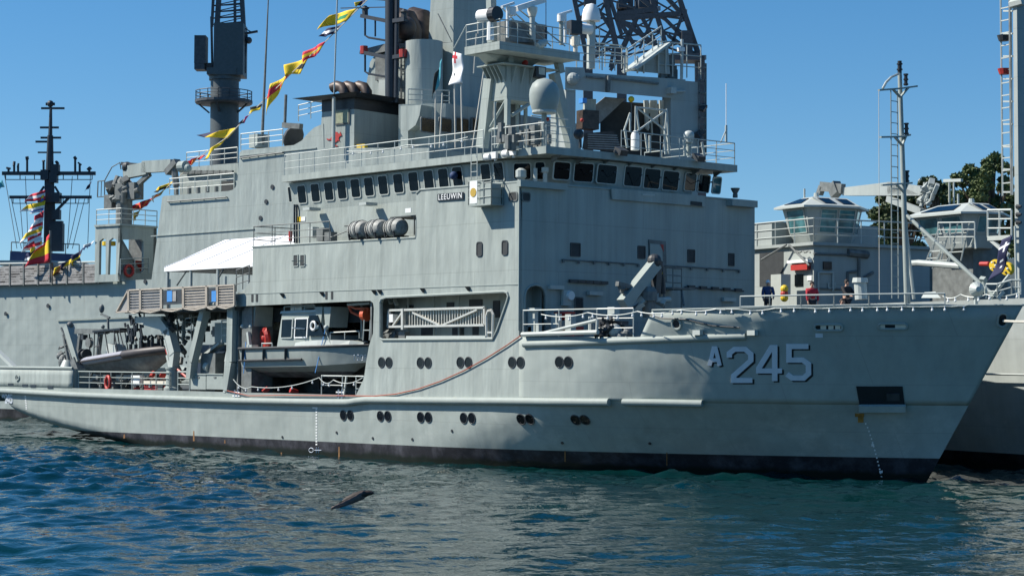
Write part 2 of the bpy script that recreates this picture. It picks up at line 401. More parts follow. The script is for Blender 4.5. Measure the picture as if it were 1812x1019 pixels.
def window(parent, c, right, up, w, h, frame=m_rail, glass=m_glass, fw=.05, name='window', rad=.12, proud=.03):
    """framed pane: the frame is the part, the pane its sub-part"""
    key = (round(w, 2), round(h, 2), frame.name, glass.name, fw, rad)
    if key not in _wm:
        o = rrect(w, h, rad); i = rrect(w - 2 * fw, h - 2 * fw, max(.02, rad - fw * .6))
        f = MB().plate([[V((x, y, -.03)) for x, y in o], [V((x, y, -.03)) for x, y in i]], V((0, 0, .03 + proud)))
        g = MB().plate([[V((x, y, -.02)) for x, y in i]], V((0, 0, .03)))
        _wm[key] = (f.mesh(name, mats=[frame]), g.mesh('pane', mats=[glass]))
    x = V(right).normalized(); y = V(up).normalized(); z = x.cross(y); m = Matrix((x, y, z)).transposed().to_4x4(); m.translation = V(c)
    fo = instance(_wm[key][0], name, parent, m)
    go = bpy.data.objects.new('pane', _wm[key][1]); go.parent = fo; WL[go] = V(c); COL.objects.link(go)
    return fo
def lettering(name, s, m, parent, o, right, up, h, wfit=None, out=.02):
    cu = bpy.data.curves.new(name, 'FONT'); cu.body = s; cu.extrude = .006; cu.offset = .004; cu.space_character = 1.12
    ob = bpy.data.objects.new(name, cu); COL.objects.link(ob); bpy.context.view_layer.update()
    me = bpy.data.meshes.new_from_object(ob.evaluated_get(bpy.context.evaluated_depsgraph_get()))
    bpy.data.objects.remove(ob)
    xs = [v.co.x for v in me.vertices]; ys = [v.co.y for v in me.vertices]
    sx = (wfit / (max(xs) - min(xs))) if wfit else h / (max(ys) - min(ys)); sy = h / (max(ys) - min(ys))
    x = V(right).normalized(); y = V(up).normalized(); z = x.cross(y)
    for v in me.vertices:
        v.co = x * ((v.co.x - min(xs)) * sx) + y * ((v.co.y - min(ys)) * sy) + z * (v.co.z + out)
    me.materials.clear(); me.materials.append(m)
    ob = bpy.data.objects.new(name, me); place(ob, parent, V(o)); return ob
# ================================================================== WATER
def build_water():
    d = np.concatenate([[-3000, -600, -150, -30, 0, 15], np.arange(30, 62, .16), np.arange(62, 150, .26), np.arange(150, 240, 1.5), [260, 300, 400, 600, 1000, 2000, 5000]])
    l = np.concatenate([[-5000, -1500, -500, -200, -100, -70, -50], np.arange(-42, 42, .17), [55, 70, 100, 200, 500, 1500, 5000]])
    D, Lt = np.meshgrid(d, l, indexing='ij')
    X = CAM.x + LOOK.x * D + RIGHT.x * Lt; Y = CAM.y + LOOK.y * D + RIGHT.y * Lt
    H = np.zeros_like(X)
    wd = math.atan2(-0.3, 1.0)
    warp = .6 * np.sin(X * .11 + 1.3) + .5 * np.sin(Y * .13 - X * .05)
    for i in range(110):
        lam = .55 * (7 / .55) ** (rng.random() ** 1.15); th = wd + rng.normal(0, .62); k = 2 * math.pi / lam
        amp = .0106 * lam ** .74 if lam < 2.4 else .0106 * 2.4 ** .74 * (2.4 / lam) ** .2
        ph = k * (X * math.cos(th) + Y * math.sin(th)) + rng.random() * 6.28 + warp * (.6 + .5 * (i % 4))
        H += amp * np.sin(ph) * (1 + .45 * np.sin(X * .21 * math.cos(i) + Y * .23 * math.sin(i) + i))
    H = H * .48; H = H + .6 * H * np.abs(H) / .14
    patch = .68 + .42 * np.sin(X * .07 + .6 * np.sin(Y * .05)) * np.sin(Y * .09 + 1)
    fade = np.clip((230 - D) / 60, 0, 1) * np.clip((D - 16) / 10, 0, 1) * np.clip((52 - np.abs(Lt)) / 8, 0, 1)
    H = np.clip(H * patch, -.5, .5) * fade
    me = bpy.data.meshes.new('water'); n, m_ = X.shape
    co_ = np.stack([X, Y, H], -1).reshape(-1, 3)
    idx = np.arange(n * m_).reshape(n, m_)
    q = np.stack([idx[:-1, :-1], idx[:-1, 1:], idx[1:, 1:], idx[1:, :-1]], -1).reshape(-1, 4)
    me.vertices.add(len(co_)); me.vertices.foreach_set('co', co_.ravel().astype(np.float32))
    me.loops.add(q.size); me.loops.foreach_set('vertex_index', q.ravel().astype(np.int32))
    me.polygons.add(len(q)); me.polygons.foreach_set('loop_start', (np.arange(len(q)) * 4).astype(np.int32)); me.polygons.foreach_set('loop_total', np.full(len(q), 4, np.int32))
    me.update(); me.validate()
    bm = bmesh.new(); bm.from_mesh(me)
    bm.faces.ensure_lookup_table()
    if bm.faces[len(bm.faces) // 2].normal.z < 0: bmesh.ops.reverse_faces(bm, faces=bm.faces)
    bm.to_mesh(me); bm.free(); me.shade_smooth()
    m = bpy.data.materials.new('harbour_water'); m.use_nodes = True; t = m.node_tree; N = t.nodes; K = t.links; b = N['Principled BSDF']
    b.inputs['Base Color'].default_value = (0.004, 0.026, 0.042, 1); b.inputs['Roughness'].default_value = .03; b.inputs['IOR'].default_value = 1.333
    g = N.new('ShaderNodeNewGeometry')
    n0 = N.new('ShaderNodeTexNoise'); n0.inputs['Scale'].default_value = .06; n0.inputs['Detail'].default_value = 3; K.new(g.outputs['Position'], n0.inputs['Vector'])
    cr = N.new('ShaderNodeValToRGB'); cr.color_ramp.elements[0].position = .35; cr.color_ramp.elements[1].position = .7
    cr.color_ramp.elements[0].color = (0.001, 0.016, 0.022, 1); cr.color_ramp.elements[1].color = (0.001, 0.023, 0.022, 1)
    K.new(n0.outputs['Fac'], cr.inputs[0]); K.new(cr.outputs[0], b.inputs['Base Color'])
    n1 = N.new('ShaderNodeTexNoise'); n1.inputs['Scale'].default_value = 3.2; n1.inputs['Detail'].default_value = 2; n1.inputs['Roughness'].default_value = .55; n1.inputs['Distortion'].default_value = .6
    K.new(g.outputs['Position'], n1.inputs['Vector'])
    bp = N.new('ShaderNodeBump'); bp.inputs['Strength'].default_value = .3; bp.inputs['Distance'].default_value = .08; K.new(n1.outputs['Fac'], bp.inputs['Height']); K.new(bp.outputs[0], b.inputs['Normal'])
    me.materials.append(m)
    o = bpy.data.objects.new('water', me); COL.objects.link(o); tag(o, kind='structure')
build_water()

# ================================================================== SURVEY SHIP: hull
SHIP = thing('survey_ship', 'grey navy survey ship in front, numbered A 245 on its bow', 'ship', (-15, 0, 0))
def interp(x, xs, ys): return float(np.interp(x, xs, ys))
def Xs(z): return 15.9 + .655 * z                      # stem
def hb(X, z):
    z = max(-1.5, z)
    x0 = interp(z, [0, 3.0, 7], [-8.5, -.3, 1.6]); p = interp(z, [0, 3.0, 7], [1.6, 2.1, 2.65])
    b = interp(z, [-1.5, 0, 3.0], [7.1, 7.3, 7.6])
    if X > x0: b *= max(0.0, 1 - ((X - x0) / (Xs(z) - x0)) ** p) if X < Xs(z) else 0.0
    if X < -37: b *= 1 - interp(z, [0, 3], [.09, .05]) * ((-37 - X) / 14) ** 2
    return b
def zbot(X): return interp(X, [-51.5, -49, -47.7, -46.6, -43, -40, -36, -33, -30, -26], [2.7, 2.4, 2.0, 1.4, .85, .52, .15, -.25, -.8, -1.4])
def hull_pt(X, z, sgn=-1): return V((X, sgn * hb(X, z), z))
def on_hull(x, y, out=0.0):
    d = ray(x, y); lo = None
    for i in range(900):
        t = 50 + i * .1; q = CAM + d * t
        if q.y > -hb(q.x, q.z) and q.x < Xs(q.z): lo = t - .1; break
    a, b_ = lo, lo + .1
    for _ in range(18):
        m_ = (a + b_) / 2; q = CAM + d * m_
        if q.y > -hb(q.x, q.z): b_ = m_
        else: a = m_
    q = CAM + d * b_
    return q + hull_n(q.x, q.z) * out
def hull_n(X, z):
    e = .15
    dx = (hb(X + e, z) - hb(X - e, z)) / (2 * e); dz = (hb(X, z + e) - hb(X, z - e)) / (2 * e)
    return V((-dx, -1, -dz)).normalized()
def build_hull():
    mb = MB(); ZT = 3.0
    XS = list(np.arange(-51.5, -30, .8)) + list(np.arange(-30, -7, 1.5)) + [None] * 40
    us = [-7 + (1 - (1 - i / 40) ** 1.25) * 22.9 for i in range(41)][1:]
    SL = [0, .04, .1, .18, .28, .4, .52, .64, .76, .88, 1.0]
    for sg in (-1, 1):
        rows = []
        for i, X in enumerate(XS):
            row = []
            for s in SL:
                if X is not None:
                    z = lerp(zbot(X), ZT, s); k = min(1, (z - zbot(X)) / .55); b = hb(X, z) * (1 - .09 * (1 - k) ** 2)
                    row.append(V((X, sg * b, z)))
                else:
                    z = lerp(-1.4, ZT, s); f = (us[i - len(XS) + 40] + 7) / 22.9; x = -7 + f * (Xs(z) + 7)
                    k = min(1, (z + 1.4) / .9); row.append(V((x, sg * hb(min(x, Xs(z) - 1e-4), z) * (1 - .16 * (1 - k) ** 2), z)))
            rows.append(row)
        mb.grid(rows)
    # bottom and transom
    X0 = [x for x in XS if x is not None]
    for a, b in zip(X0, X0[1:]):
        y0, y1 = hb(a, zbot(a)) * .91, hb(b, zbot(b)) * .91
        mb.add([(a, -y0, zbot(a)), (b, -y1, zbot(b)), (b, y1, zbot(b)), (a, y0, zbot(a))], [(0, 1, 2, 3)])
    tr = [V((-51.5, -hb(-51.5, lerp(2, 3, s)) * (1 - .16 * (1 - min(1, s / .9)) ** 2), lerp(2, 3, s))) for s in SL]
    mb.add(tr + [V((q.x, -q.y, q.z)) for q in tr[::-1]], [tuple(range(2 * len(tr)))])
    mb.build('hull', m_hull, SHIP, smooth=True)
    # main deck and forecastle deck
    dk = MB()
    XD = list(np.arange(-51.4, 0.01, 1.0))
    dk.grid([[V((x, -hb(x, 3) + .02, 2.995)), V((x, hb(x, 3) - .02, 2.995))] for x in XD])
    fd = [0.0 + i * (Xs(6) - .3) / 24 for i in range(25)]
    dk.grid([[V((x, -hb(x, 5.6) + .05, 5.62)), V((x, hb(x, 5.6) - .05, 5.62))] for x in fd])
    dk.build('deck', m_deck, SHIP)
build_hull()
# forecastle shell: side plating above the main deck, bulwark forward of the cut-out
XB0 = on_hull(1127, 594).x; _q = on_hull(1139, 550.5); XB1, ZB = _q.x, _q.z
ZB += .02
def ztop(X):
    sheer = lambda X: ZB + max(0, X - 6) * .012
    return interp(X, [0, XB0, XB1], [5.70, 5.66, sheer(X)])
for sg in (-1, 1):
    rows = []
    fs_ = sorted([1 - (1 - i / 60) ** 1.25 for i in range(61)] + [(XB0 + d_) / Xs(5) for d_ in (-.02, .0, .1, .22, .34, .45, .47)])
    for f in fs_:
        row = []
        for s in [0, .06, .12, .25, .4, .55, .7, .85, 1]:
            Xa = f * Xs(5); z = lerp(3.0, ztop(Xa), s); x = f * Xs(z)
            row.append(V((x, sg * hb(min(x, Xs(z) - 1e-4), z), z)))
        rows.append(row)
    tops = [r_[-1] for r_ in rows]
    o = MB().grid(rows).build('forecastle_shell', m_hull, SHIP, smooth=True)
    so_ = o.modifiers.new('thick', 'SOLIDIFY'); so_.thickness = .07; so_.offset = -1
    cap = MB().path([q for q in tops if q.z > ZB - .05], .04, 6)
    cap.build('bulwark_rail', m_greyp, SHIP)
# rub rails
def rub(px, r, name='rub_rail', k=.55):
    pts = [on_hull(x, y, r * k) for x, y in px]
    return MB().path(along(pts, .8), r, 10).build(name, m_greyp, SHIP, smooth=True)
rub([(-25, 688), (0, 690.5), (60, 694), (130, 698), (230, 702), (330, 705.5), (430, 708.5), (530, 710.5), (600, 711.5), (618, 711.5), (636, 708.5), (652, 707), (760, 708), (880, 709), (985, 709.5), (1080, 709.8)], .17)
rub([(1104, 709.8), (1170, 710.5), (1244, 712)], .15)
rub([(928, 609), (1000, 607), (1080, 603.5), (1160, 600.5), (1240, 597.5), (1320, 594.5)], .145, 'upper_rub_rail', .15)
# portholes
def hull_frame(q):
    z = hull_n(q.x, q.z); x = Z.cross(z).normalized(); y = z.cross(x); m = Matrix((x, y, z)).transposed().to_4x4(); m.translation = q; return m
rim = MB(); rim.ring((0, 0, .012), Z, .24, .025, 18, 5)
rimm = rim.mesh('porthole', mats=[m_dark]); gl = MB().lathe([(.235, -.02), (.235, .012)], (0, 0, 0), Z, 16).mesh('pane', mats=[m_port])
def porthole(x, y):
    q = on_hull(x, y); o = instance(rimm, 'porthole', SHIP, hull_frame(q))
    g = bpy.data.objects.new('pane', gl); g.parent = o; COL.objects.link(g)
for x, y in [(682, 641), (751, 641.5), (822, 641), (914, 641), (998, 640.5), (614, 734.5), (680, 736), (751.5, 738), (828, 739.5), (930, 741.5), (1027, 742.5)]:
    k = 6.2 + (x - 614) * .0045
    porthole(x - k, y); porthole(x + k, y)
# painted numbers: blocky white strokes with black shadow strokes
STROKES = {
 '2': [[(.04, .70), (.04, .82), (.17, .93), (.44, .93), (.58, .80), (.58, .62), (.15, .2), (.15, .07), (.62, .07)]],
 '4': [[(.46, 0), (.46, .93), (.38, .93), (.07, .36), (.07, .28), (.64, .28)]],
 '5': [[(.58, .93), (.10, .93), (.10, .56), (.44, .56), (.58, .45), (.58, .19), (.46, .07), (.18, .07), (.05, .18)]],
 'A': [[(.06, 0), (.27, .95), (.37, .95), (.58, 0)], [(.14, .30), (.5, .30)]],
 '1': [[(.2, .8), (.34, .93), (.34, 0)]], '0': [[(.1, .2), (.1, .8), (.22, .93), (.46, .93), (.58, .8), (.58, .2), (.46, .07), (.22, .07), (.1, .2)]],
 '8': [[(.3, .5), (.1, .62), (.1, .82), (.22, .93), (.46, .93), (.58, .82), (.58, .62), (.38, .5), (.3, .5), (.1, .38), (.1, .18), (.22, .07), (.46, .07), (.58, .18), (.58, .38), (.38, .5)]]}
def stroke_mesh(ch, wd, fn, fn2):
    mb = MB()
    for pl in STROKES[ch]:
        pl = [V((a, b, 0)) for a, b in pl]; n = len(pl); Ls, Rs = [], []
        for i in range(n):
            d0 = (pl[i] - pl[i - 1]).normalized() if i else (pl[1] - pl[0]).normalized()
            d1 = (pl[i + 1] - pl[i]).normalized() if i < n - 1 else d0
            nn = V((-d0.y - d1.y, d0.x + d1.x, 0)); nn.normalize(); k = wd / 2 / max(.5, nn.dot(V((-d1.y, d1.x, 0))))
            Ls.append(pl[i] + nn * k); Rs.append(pl[i] - nn * k)
        for i in range(n - 1):
            m_ = max(1, int((pl[i + 1] - pl[i]).length / .25))
            for j in range(m_):
                a, b = j / m_, (j + 1) / m_
                q = [Ls[i].lerp(Ls[i + 1], a), Ls[i].lerp(Ls[i + 1], b), Rs[i].lerp(Rs[i + 1], b), Rs[i].lerp(Rs[i + 1], a)]
                mb.hexa([fn(c.x, c.y) for c in q] + [fn2(c.x, c.y) for c in q])
    return mb
m_num = mat('number_paint', (0.62, 0.66, 0.72), .5, var=.06)
def number(ch, x0, x1, y0, y1, wd=.135, parent=SHIP, hit=on_hull, shadow=(3.2, 2.6), e=.012):
    f = lambda dx, dy, out: (lambda s, t: hit(x0 + (x1 - x0) * s / .64 + dx, y1 + (y0 - y1) * t + dy, out))
    if shadow: stroke_mesh(ch, wd, f(*shadow, e * .2), f(*shadow, e)).build('number_shadow', m_black, parent, label='black painted shadow of the number ' + ch)
    stroke_mesh(ch, wd, f(0, 0, e * .6), f(0, 0, e * 2)).build('number', m_num, parent, label='white painted ' + ch)
number('A', 1253.5, 1276, 614, 646.5, .2)
number('2', 1288, 1333, 613, 677); number('4', 1338, 1384, 610, 673.5); number('5', 1389, 1435, 608, 673)
number('A', 4, 9, 696, 703, .2, shadow=None); number('2', 9, 13.5, 697, 713, .17, shadow=None); number('4', 12.5, 18, 697, 713, .17, shadow=None); number('5', 17.5, 22.5, 697, 713, .17, shadow=None)
# draught marks, hull details
def hull_patch(mb, x0, y0, x1, y1, e=.012):
    q = [(x0, y1), (x1, y1), (x1, y0), (x0, y0)]
    return mb.hexa([on_hull(*c, .002) for c in q] + [on_hull(*c, e) for c in q])
mk = MB()
for k, (x, y) in enumerate([(560, 722 + i * 5.2) for i in range(13)]):
    hull_patch(mk, x - 1.3, y, x + 1.6, y + 2.8)
hull_patch(mk, 553, 720, 562, 722.5)
for k in range(9):
    t = k / 8; hull_patch(mk, lerp(44.5, 47, t) - 1.2, lerp(697, 722, t), lerp(44.5, 47, t) + 1.4, lerp(697, 722, t) + 1.8)
for k in range(17):
    t = k / 16; x, y = lerp(1532, 1563, t ** .8), lerp(748, 855, t)
    hull_patch(mk, x - 1.3, y, x + 1.3, y + 2.6)
hull_patch(mk, 1542, 785, 1547, 789); hull_patch(mk, 1556, 832, 1562, 836)
tag(mk.build('draught_marks', m_white, SHIP), kind='stuff')
ci = MB().path([on_hull(551 + 4 * math.cos(a), 796 + 4 * math.sin(a), .01) for a in np.linspace(0, 6.28, 14)], .018, 4)
for x in (560, 564): ci.bar(on_hull(x, 791, .01), on_hull(x, 801, .01), .03)
ci.bar(on_hull(557, 796, .01), on_hull(569, 796, .01), .03)
ci.build('load_line_mark', m_num, SHIP)
mr_ = MB()
for x, y0, y1, w_ in [(220, 768, 775, 1.6), (343, 762, 780, 1.4), (398, 778, 784, 1.2), (498, 800, 812, 1.6), (600, 790, 812, 1.4), (1000, 797, 822, 1.6), (1180, 800, 835, 1.2)]:
    q = [(x - w_, y1), (x + w_, y1), (x + w_ * .6, y0), (x - w_ * .6, y0)]
    mr_.hexa([on_hull(*c, .002) for c in q] + [on_hull(*c, .006) for c in q])
each(mr_, 'rust_run', mat('rust', (0.24, 0.12, 0.045), .8, var=.3), SHIP)
# anchor pocket with sill, rusty mark plate under it
def pocket(x0, y0, x1, y1, name, m=m_void, rimw=.1):
    c = [on_hull(x0, y0), on_hull(x1, y0), on_hull(x1 + 4, y1), on_hull(x0 + 6, y1)]
    n = hull_n(c[0].x, c[0].z)
    return c, n
c, n = pocket(1515, 683, 1597, 716, 'anchor_pocket')
mb = MB()
mb.hexa([q + n * .01 for q in (c[3], c[2], c[1], c[0])] + [q + n * .03 for q in (c[3], c[2], c[1], c[0])])
ap = mb.build('anchor_pocket', m_black, SHIP)
MB().bar(c[3].lerp(c[2], -.01) + n * .1 - Z * .1, c[3].lerp(c[2], 1.02) + n * .1 - Z * .1, .28, .16, up=n).build('sill', m_hull, ap)
inn = MB().bar(c[0].lerp(c[3], .55) + n * .05 + (c[1] - c[0]) * .62, c[0].lerp(c[3], .55) + n * .05 + (c[1] - c[0]) * .9, .3, .08, up=n); inn.build('anchor_fluke', m_dark, ap)
hp = MB(); hull_patch(hp, 1513, 731, 1529, 737); q_ = [(1518, 747), (1528, 747), (1528, 737), (1518, 737)]
hp.hexa([on_hull(*c_, .002) for c_ in q_] + [on_hull(*c_, .01) for c_ in q_]); hp.build('rusty_plate', mat('rusty_orange', (0.30, 0.15, 0.03), .8, var=.4), SHIP)
# bow fairleads, freeing ports
def fairlead(x, y, w_, h_, name='fairlead', ang=0):
    q = on_hull(x, y); m_ = hull_frame(q); x1 = on_hull(x + w_ / 2, y); W_ = (x1 - q).length * 2; H_ = h_ * .0255
    o = MB().path([V((px_, py_, .02)) for px_, py_ in rrect(W_, H_, min(W_, H_) * .48, 5)], .05, 6, True).mesh('fairlead', mats=[m_greyp], smooth=True)
    f = instance(o, name, SHIP, m_)
    g = bpy.data.objects.new('opening', MB().plate([[V((px_, py_, 0.005)) for px_, py_ in rrect(W_, H_, min(W_, H_) * .48, 5)]], V((0, 0, .012))).mesh('opening', mats=[m_black])); g.parent = f; COL.objects.link(g)
    return q
fairlead(1197, 573, 15, 17); fairlead(1466, 579, 50, 10); fairlead(1580, 577, 50, 9); fairlead(1774, 566, 17, 22)
fairlead(33, 668, 4, 9)
for x in (20, 45, 62, 94): 
    f_ = MB(); hull_patch(f_, x - 7, 681, x + 7, 685.5) if False else None
wb = MB()
for a, b in ((1452, 1462), (1466, 1475), (1478, 1487)): hull_patch(wb, a, 575, b, 582, .03)
for a, b in ((1556, 1566), (1584, 1605)): hull_patch(wb, a, 574, b, 580, .03)
each(wb, 'fairlead_gap', m_cream, SHIP)
bx = MB()
for x in (1237, 1333): bx.obox(on_hull(x, 587, .12), V((.2, 0, 0)), V((0, .1, 0)), V((0, 0, .1)))
each(bx, 'fender_bracket', m_rail, SHIP)
hull_patch(MB(), 1443, 590, 1456, 597).build('hull_plaque', m_num, SHIP)
for x, y in ((800, 762), (660, 775), (730, 777), (500, 773), (995, 783), (1150, 784), (596, 765)):
    MB().lathe([(.07, -.02), (.07, .03)], on_hull(x, y), hull_n(on_hull(x, y).x, 2), 8).build('scupper', m_dark, SHIP)
# ================================================================== SURVEY SHIP: superstructure
YS = -7.6
def sp(x, y, Y=YS): return P(x, y, Y)
corner_top = 12.41
# starboard side wall, one plate with the cut-outs of the boat bay and the gangway recess
XC = 0.0
outer = [sp(447, 437), sp(735, 420.5), sp(737, 343), sp(744, 336)]
outer += [V((XC, YS, sp(918, 322.5).z)), V((XC, YS, 2.95)), V((sp(632, 707).x, YS, 2.95)), sp(629, 701), sp(644, 669), sp(648, 640), sp(653, 612), sp(660, 590), sp(661.5, 545), sp(660, 536), sp(655, 532), sp(440, 541), sp(418, 543), sp(416, 521), sp(428, 517), sp(443, 498), sp(447, 487)]
hole = [sp(*q) for q in ((684, 526), (893, 516), (898, 518), (900, 524), (898, 532), (880, 584), (873, 599.5), (677, 601), (673, 597), (673, 536), (676, 529))]
MB().plate([outer, hole], V((0, .14, 0))).build('side_wall', m_grey, SHIP)
# rounded coaming round the recess
MB().path([q + V((0, -.02, 0)) for q in hole], .06, 6, True).build('recess_coaming', m_greyp, SHIP)
# front wall with its arched passage
zt = corner_top
fw_out = [V((0, YS + .004, 3.0)), V((0, YS + .004, zt)), V((0, 7.6, zt)), V((0, 7.6, 3.0))]
arch = [PX(*q) for q in ((928, 600), (928, 524), (931, 513), (938, 506), (947, 504), (956, 506), (963, 513), (966, 524), (966, 600))]
fw = MB().plate([fw_out, arch], V((-.14, 0, 0))); fw.build('front_wall', m_grey, SHIP)
MB().path([q + V((.01, 0, 0)) for q in arch], .05, 6).build('arch_frame', m_greyp, SHIP)
# port side, aft end, ledge deck, bridge wing deck
MB().box((-21.5, 7.46, 3), (-.15, 7.6, 10.4)).box((-9.5, 7.46, 10.4), (-.15, 7.6, zt)).build('port_wall', m_grey, SHIP)
zl = 10.38
MB().box((-20.4, -7.44, zl - .5), (-.15, 7.44, zl - .42)).build('boat_deck', m_deck, SHIP)
MB().box((-9.3, -7.44, 11.3), (-.15, 7.44, 11.36)).build('wing_deck', m_deck, SHIP)
MB().box((-20.45, -7.45, 8.3), (-20.35, 7.45, zl)).build('aft_wall', m_grey, SHIP)
MB().plate([[V((-20.4, YS + .02, zl - .02)), V((-20.4, YS + .02, 8.6)), V((-20.4, -2, 8.6)), V((-20.4, -2, zl - .02))]], V((.1, 0, 0))).build('aft_wall', m_grey, SHIP)
# cap rails
MB().path([sp(447, 437), sp(600, 428), sp(735, 420.5)], .045, 6).build('coaming_rail', m_greyp, SHIP)
MB().path([sp(737, 343), sp(744, 336), V((0, YS, zt + .01)), V((0.0, 7.6, zt + .01))], .05, 6).build('wing_rail', m_greyp, SHIP)
# knuckle line along the wall
MB().path([sp(428, 520), sp(660, 512), sp(899, 503.5), V((0, YS - .01, sp(918, 503).z))], .028, 4).build('strake', m_greyp, SHIP)
MB().path([V((-.02, YS - .01, zt)), V((-.02, YS - .01, 6.0))], .035, 5).build('corner_pipe', m_greyp, SHIP)
# bay interior
MB().box((-22, -3.9, 3.0), (-9.2, -3.8, 8.1)).box((-10.8, -7.4, 3), (-10.7, -3.8, 8.0)).box((-22.0, -7.4, 3), (-21.9, -3.8, 8.0)).box((-22, -7.4, 8.02), (-9, -3.8, 8.1)).build('boat_bay_wall', m_mid, SHIP)  # wall colour darkened to hold the shade inside the bay
MB().box((-10.6, -6.1, 5.2), (-.3, -6.0, 8.3)).box((-10.6, -7.44, 5.25), (-.3, -6.1, 5.32)).box((-10.6, -7.44, 8.35), (-.3, -6.0, 8.42)).box((-.9, -7.44, 5.3), (-.85, -6.05, 8.3)).build('recess_wall', m_grey, SHIP)
mb = MB()
for x0, x1, y0, y1 in ((830, 853, 530, 545), (790, 803, 535, 545), (719, 731, 540, 548), (872, 884, 532, 562), (745, 765, 580, 596), (800, 820, 580, 596), (836, 846, 560, 596)):
    mb.pbox(L, x0, y0, x1, y1, -6.13, .06)
each(mb, 'doorway', m_void, SHIP)
mb = MB()
for x in (768, 640, 722, 812): mb.tube(P(x, 524 - (x - 640) * .03, -6.3), P(x, 600, -6.3), .05, 6)
each(mb, 'pillar', m_greyp, SHIP)
MB().box((-12, -7.3, 3.0), (-.5, -3.5, 3.05)).build('inner_deck', m_deck, SHIP)
# slots and gussets under the strake
mb = MB()
for x, h_ in ((446, 13), (454, 13), (577, 13), (587, 13)): mb.pbox(L, x - 1.5, 521 - (x - 446) * .035, x + 1.8, 521 + h_ - (x - 446) * .035, -7.62, .03)
each(mb, 'slot', m_void, SHIP)
mb = MB()
for x in (501, 571, 663, 673, 749, 829): 
    y = 521.5 - (x - 446) * .037
    a = sp(x - 2, y, -7.62); mb.hexa([a, a + V((.18, 0, 0)), a + V((.18, -.16, 0)), a + V((0, -.16, 0)), a + V((0.06, 0, -.2)), a + V((.16, 0, -.2)), a + V((.16, -.02, -.2)), a + V((0.06, -.02, -.2))])
each(mb, 'gusset', m_dark, SHIP)
# square ports on the side and front walls
for x, y in ((848.5, 441), (893.5, 438.5)): window(SHIP, sp(x, y, -7.61), (1, 0, 0), Z, .40, .66, m_dark, m_void, .045)
for x in (523.5, 535.5):
    f = window(SHIP, sp(x, 461, -7.61), (1, 0, 0), Z, .42, .62, m_greyp, m_void, .05, name='louvre_vent', rad=.04)
    for k in range(3): MB().obox(sp(x, 461, -7.64) + Z * (.15 * (k - 1)), V((.17, 0, 0)), V((0, .02, .02)), V((0, 0, .012))).build('slat', m_greyp, f)
for x, y, w_, h_ in ((1018, 442, .62, .62), (1135, 446.5, .5, .6), (1223, 453, .5, .62), (1294, 459.5, .42, .62)): window(SHIP, PX(x, y, .01), (0, 1, 0), Z, w_, h_, m_dark, m_void, .045, rad=.05)
window(SHIP, PX(909, 348, .01) if False else V((-.42, -7.61, sp(909, 348).z)), (1, 0, 0), Z, .6, .42, m_mid, m_void, .05)
window(SHIP, V((0.01, -7.25, sp(918, 348).z)), (0, 1, 0), Z, .5, .42, m_mid, m_void, .05)
# name board
nb = MB().pbox(L, 773.5, 341.5, 818, 354, -7.63, .03)
za, zb_ = sp(773.5, 354.5).z, sp(818, 341).z
NB = MB().hexa([sp(774, 356, -7.60), sp(820, 353, -7.60), sp(820, 353, -7.66), sp(774, 356, -7.66), sp(774, 343.5, -7.60), sp(820, 340, -7.60), sp(820, 340, -7.66), sp(774, 343.5, -7.66)]).build('name_board', m_black, SHIP)
lettering('ship_name', 'LEEUWIN', m_white, NB, sp(776, 354.3, -7.665), sp(818, 350.6, -7.665) - sp(776, 354.3, -7.665), Z, .25, wfit=(sp(818, 351) - sp(776, 354)).length * .98, out=.004)
# lamps under the window band, plates
for x, y in ((556, 371), (656, 362)):
    q = P(x, y, -6.0); MB().box(q - V((.28, .5, .06)), q + V((.28, .2, .08))).build('deck_lamp', m_rail, SHIP)
MB().pbox(L, 717, 369, 727, 376, -7.64, .03).build('white_plate', m_white, SHIP)
# ---------------------------------------------------------------- bridge house
YB = -5.6; ZW0, ZR = 12.25, 13.7
xa = P(522, 340, YB).x
lean = .16
def house_ring(z, o): return [V((xa - o, YB - o, z)), V((-2.9, YB - o, z)), V((-.75 + o * .6, -3.9 - o, z)), V((-.45 + o, -2, z)), V((-.45 + o, 2, z)), V((-.75 + o * .6, 3.9 + o, z)), V((-2.9, 5.6 + o, z)), V((xa - o, 5.6 + o, z))]
def loft(rings):
    mb = MB(); n = len(rings[0])
    for r_ in rings: mb.v += r_
    for k in range(len(rings) - 1): mb.f += [(k * n + i, k * n + (i + 1) % n, (k + 1) * n + (i + 1) % n, (k + 1) * n + i) for i in range(n)]
    mb.f += [tuple(range(n))[::-1], tuple(range((len(rings) - 1) * n, len(rings) * n))]; return mb
loft([house_ring(9.9, 0), house_ring(ZW0, 0), house_ring(ZR, .22)]).build('bridge_house', m_grey, SHIP)
# lower bridge front, flush with the bulwark, with the dark wind deflector
defl = MB().plate([[PX(1080, 334, .05), PX(1246, 347, .05), PX(1246, 366, .05), PX(1082, 353, .05)]], V((.07, 0, 0))); dp = defl.build('wind_deflector', m_grey, SHIP)
MB().plate([[PX(1222, 356, .13), PX(1242, 358, .13), PX(1242, 365, .13), PX(1222, 363, .13)]], V((.02, 0, 0))).build('deflector_opening', m_void, dp)
MB().plate([[PX(1136, 343, .13), PX(1158, 344, .13), PX(1158, 347, .13), PX(1136, 346, .13)]], V((.02, 0, 0))).build('deflector_plate', m_rail, dp)
MB().obox(PX(960, 328, .12), V((0, (PX(1002, 330).y - PX(919, 326).y) / 2, 0)), V((.12, 0, 0)), V((0, 0, .14))).build('gutter', m_greyp, SHIP)
MB().obox(PX(1313, 360, .2), V((0, .9, 0)), V((.2, 0, 0)), V((0, 0, .16))).build('gutter', m_greyp, SHIP)
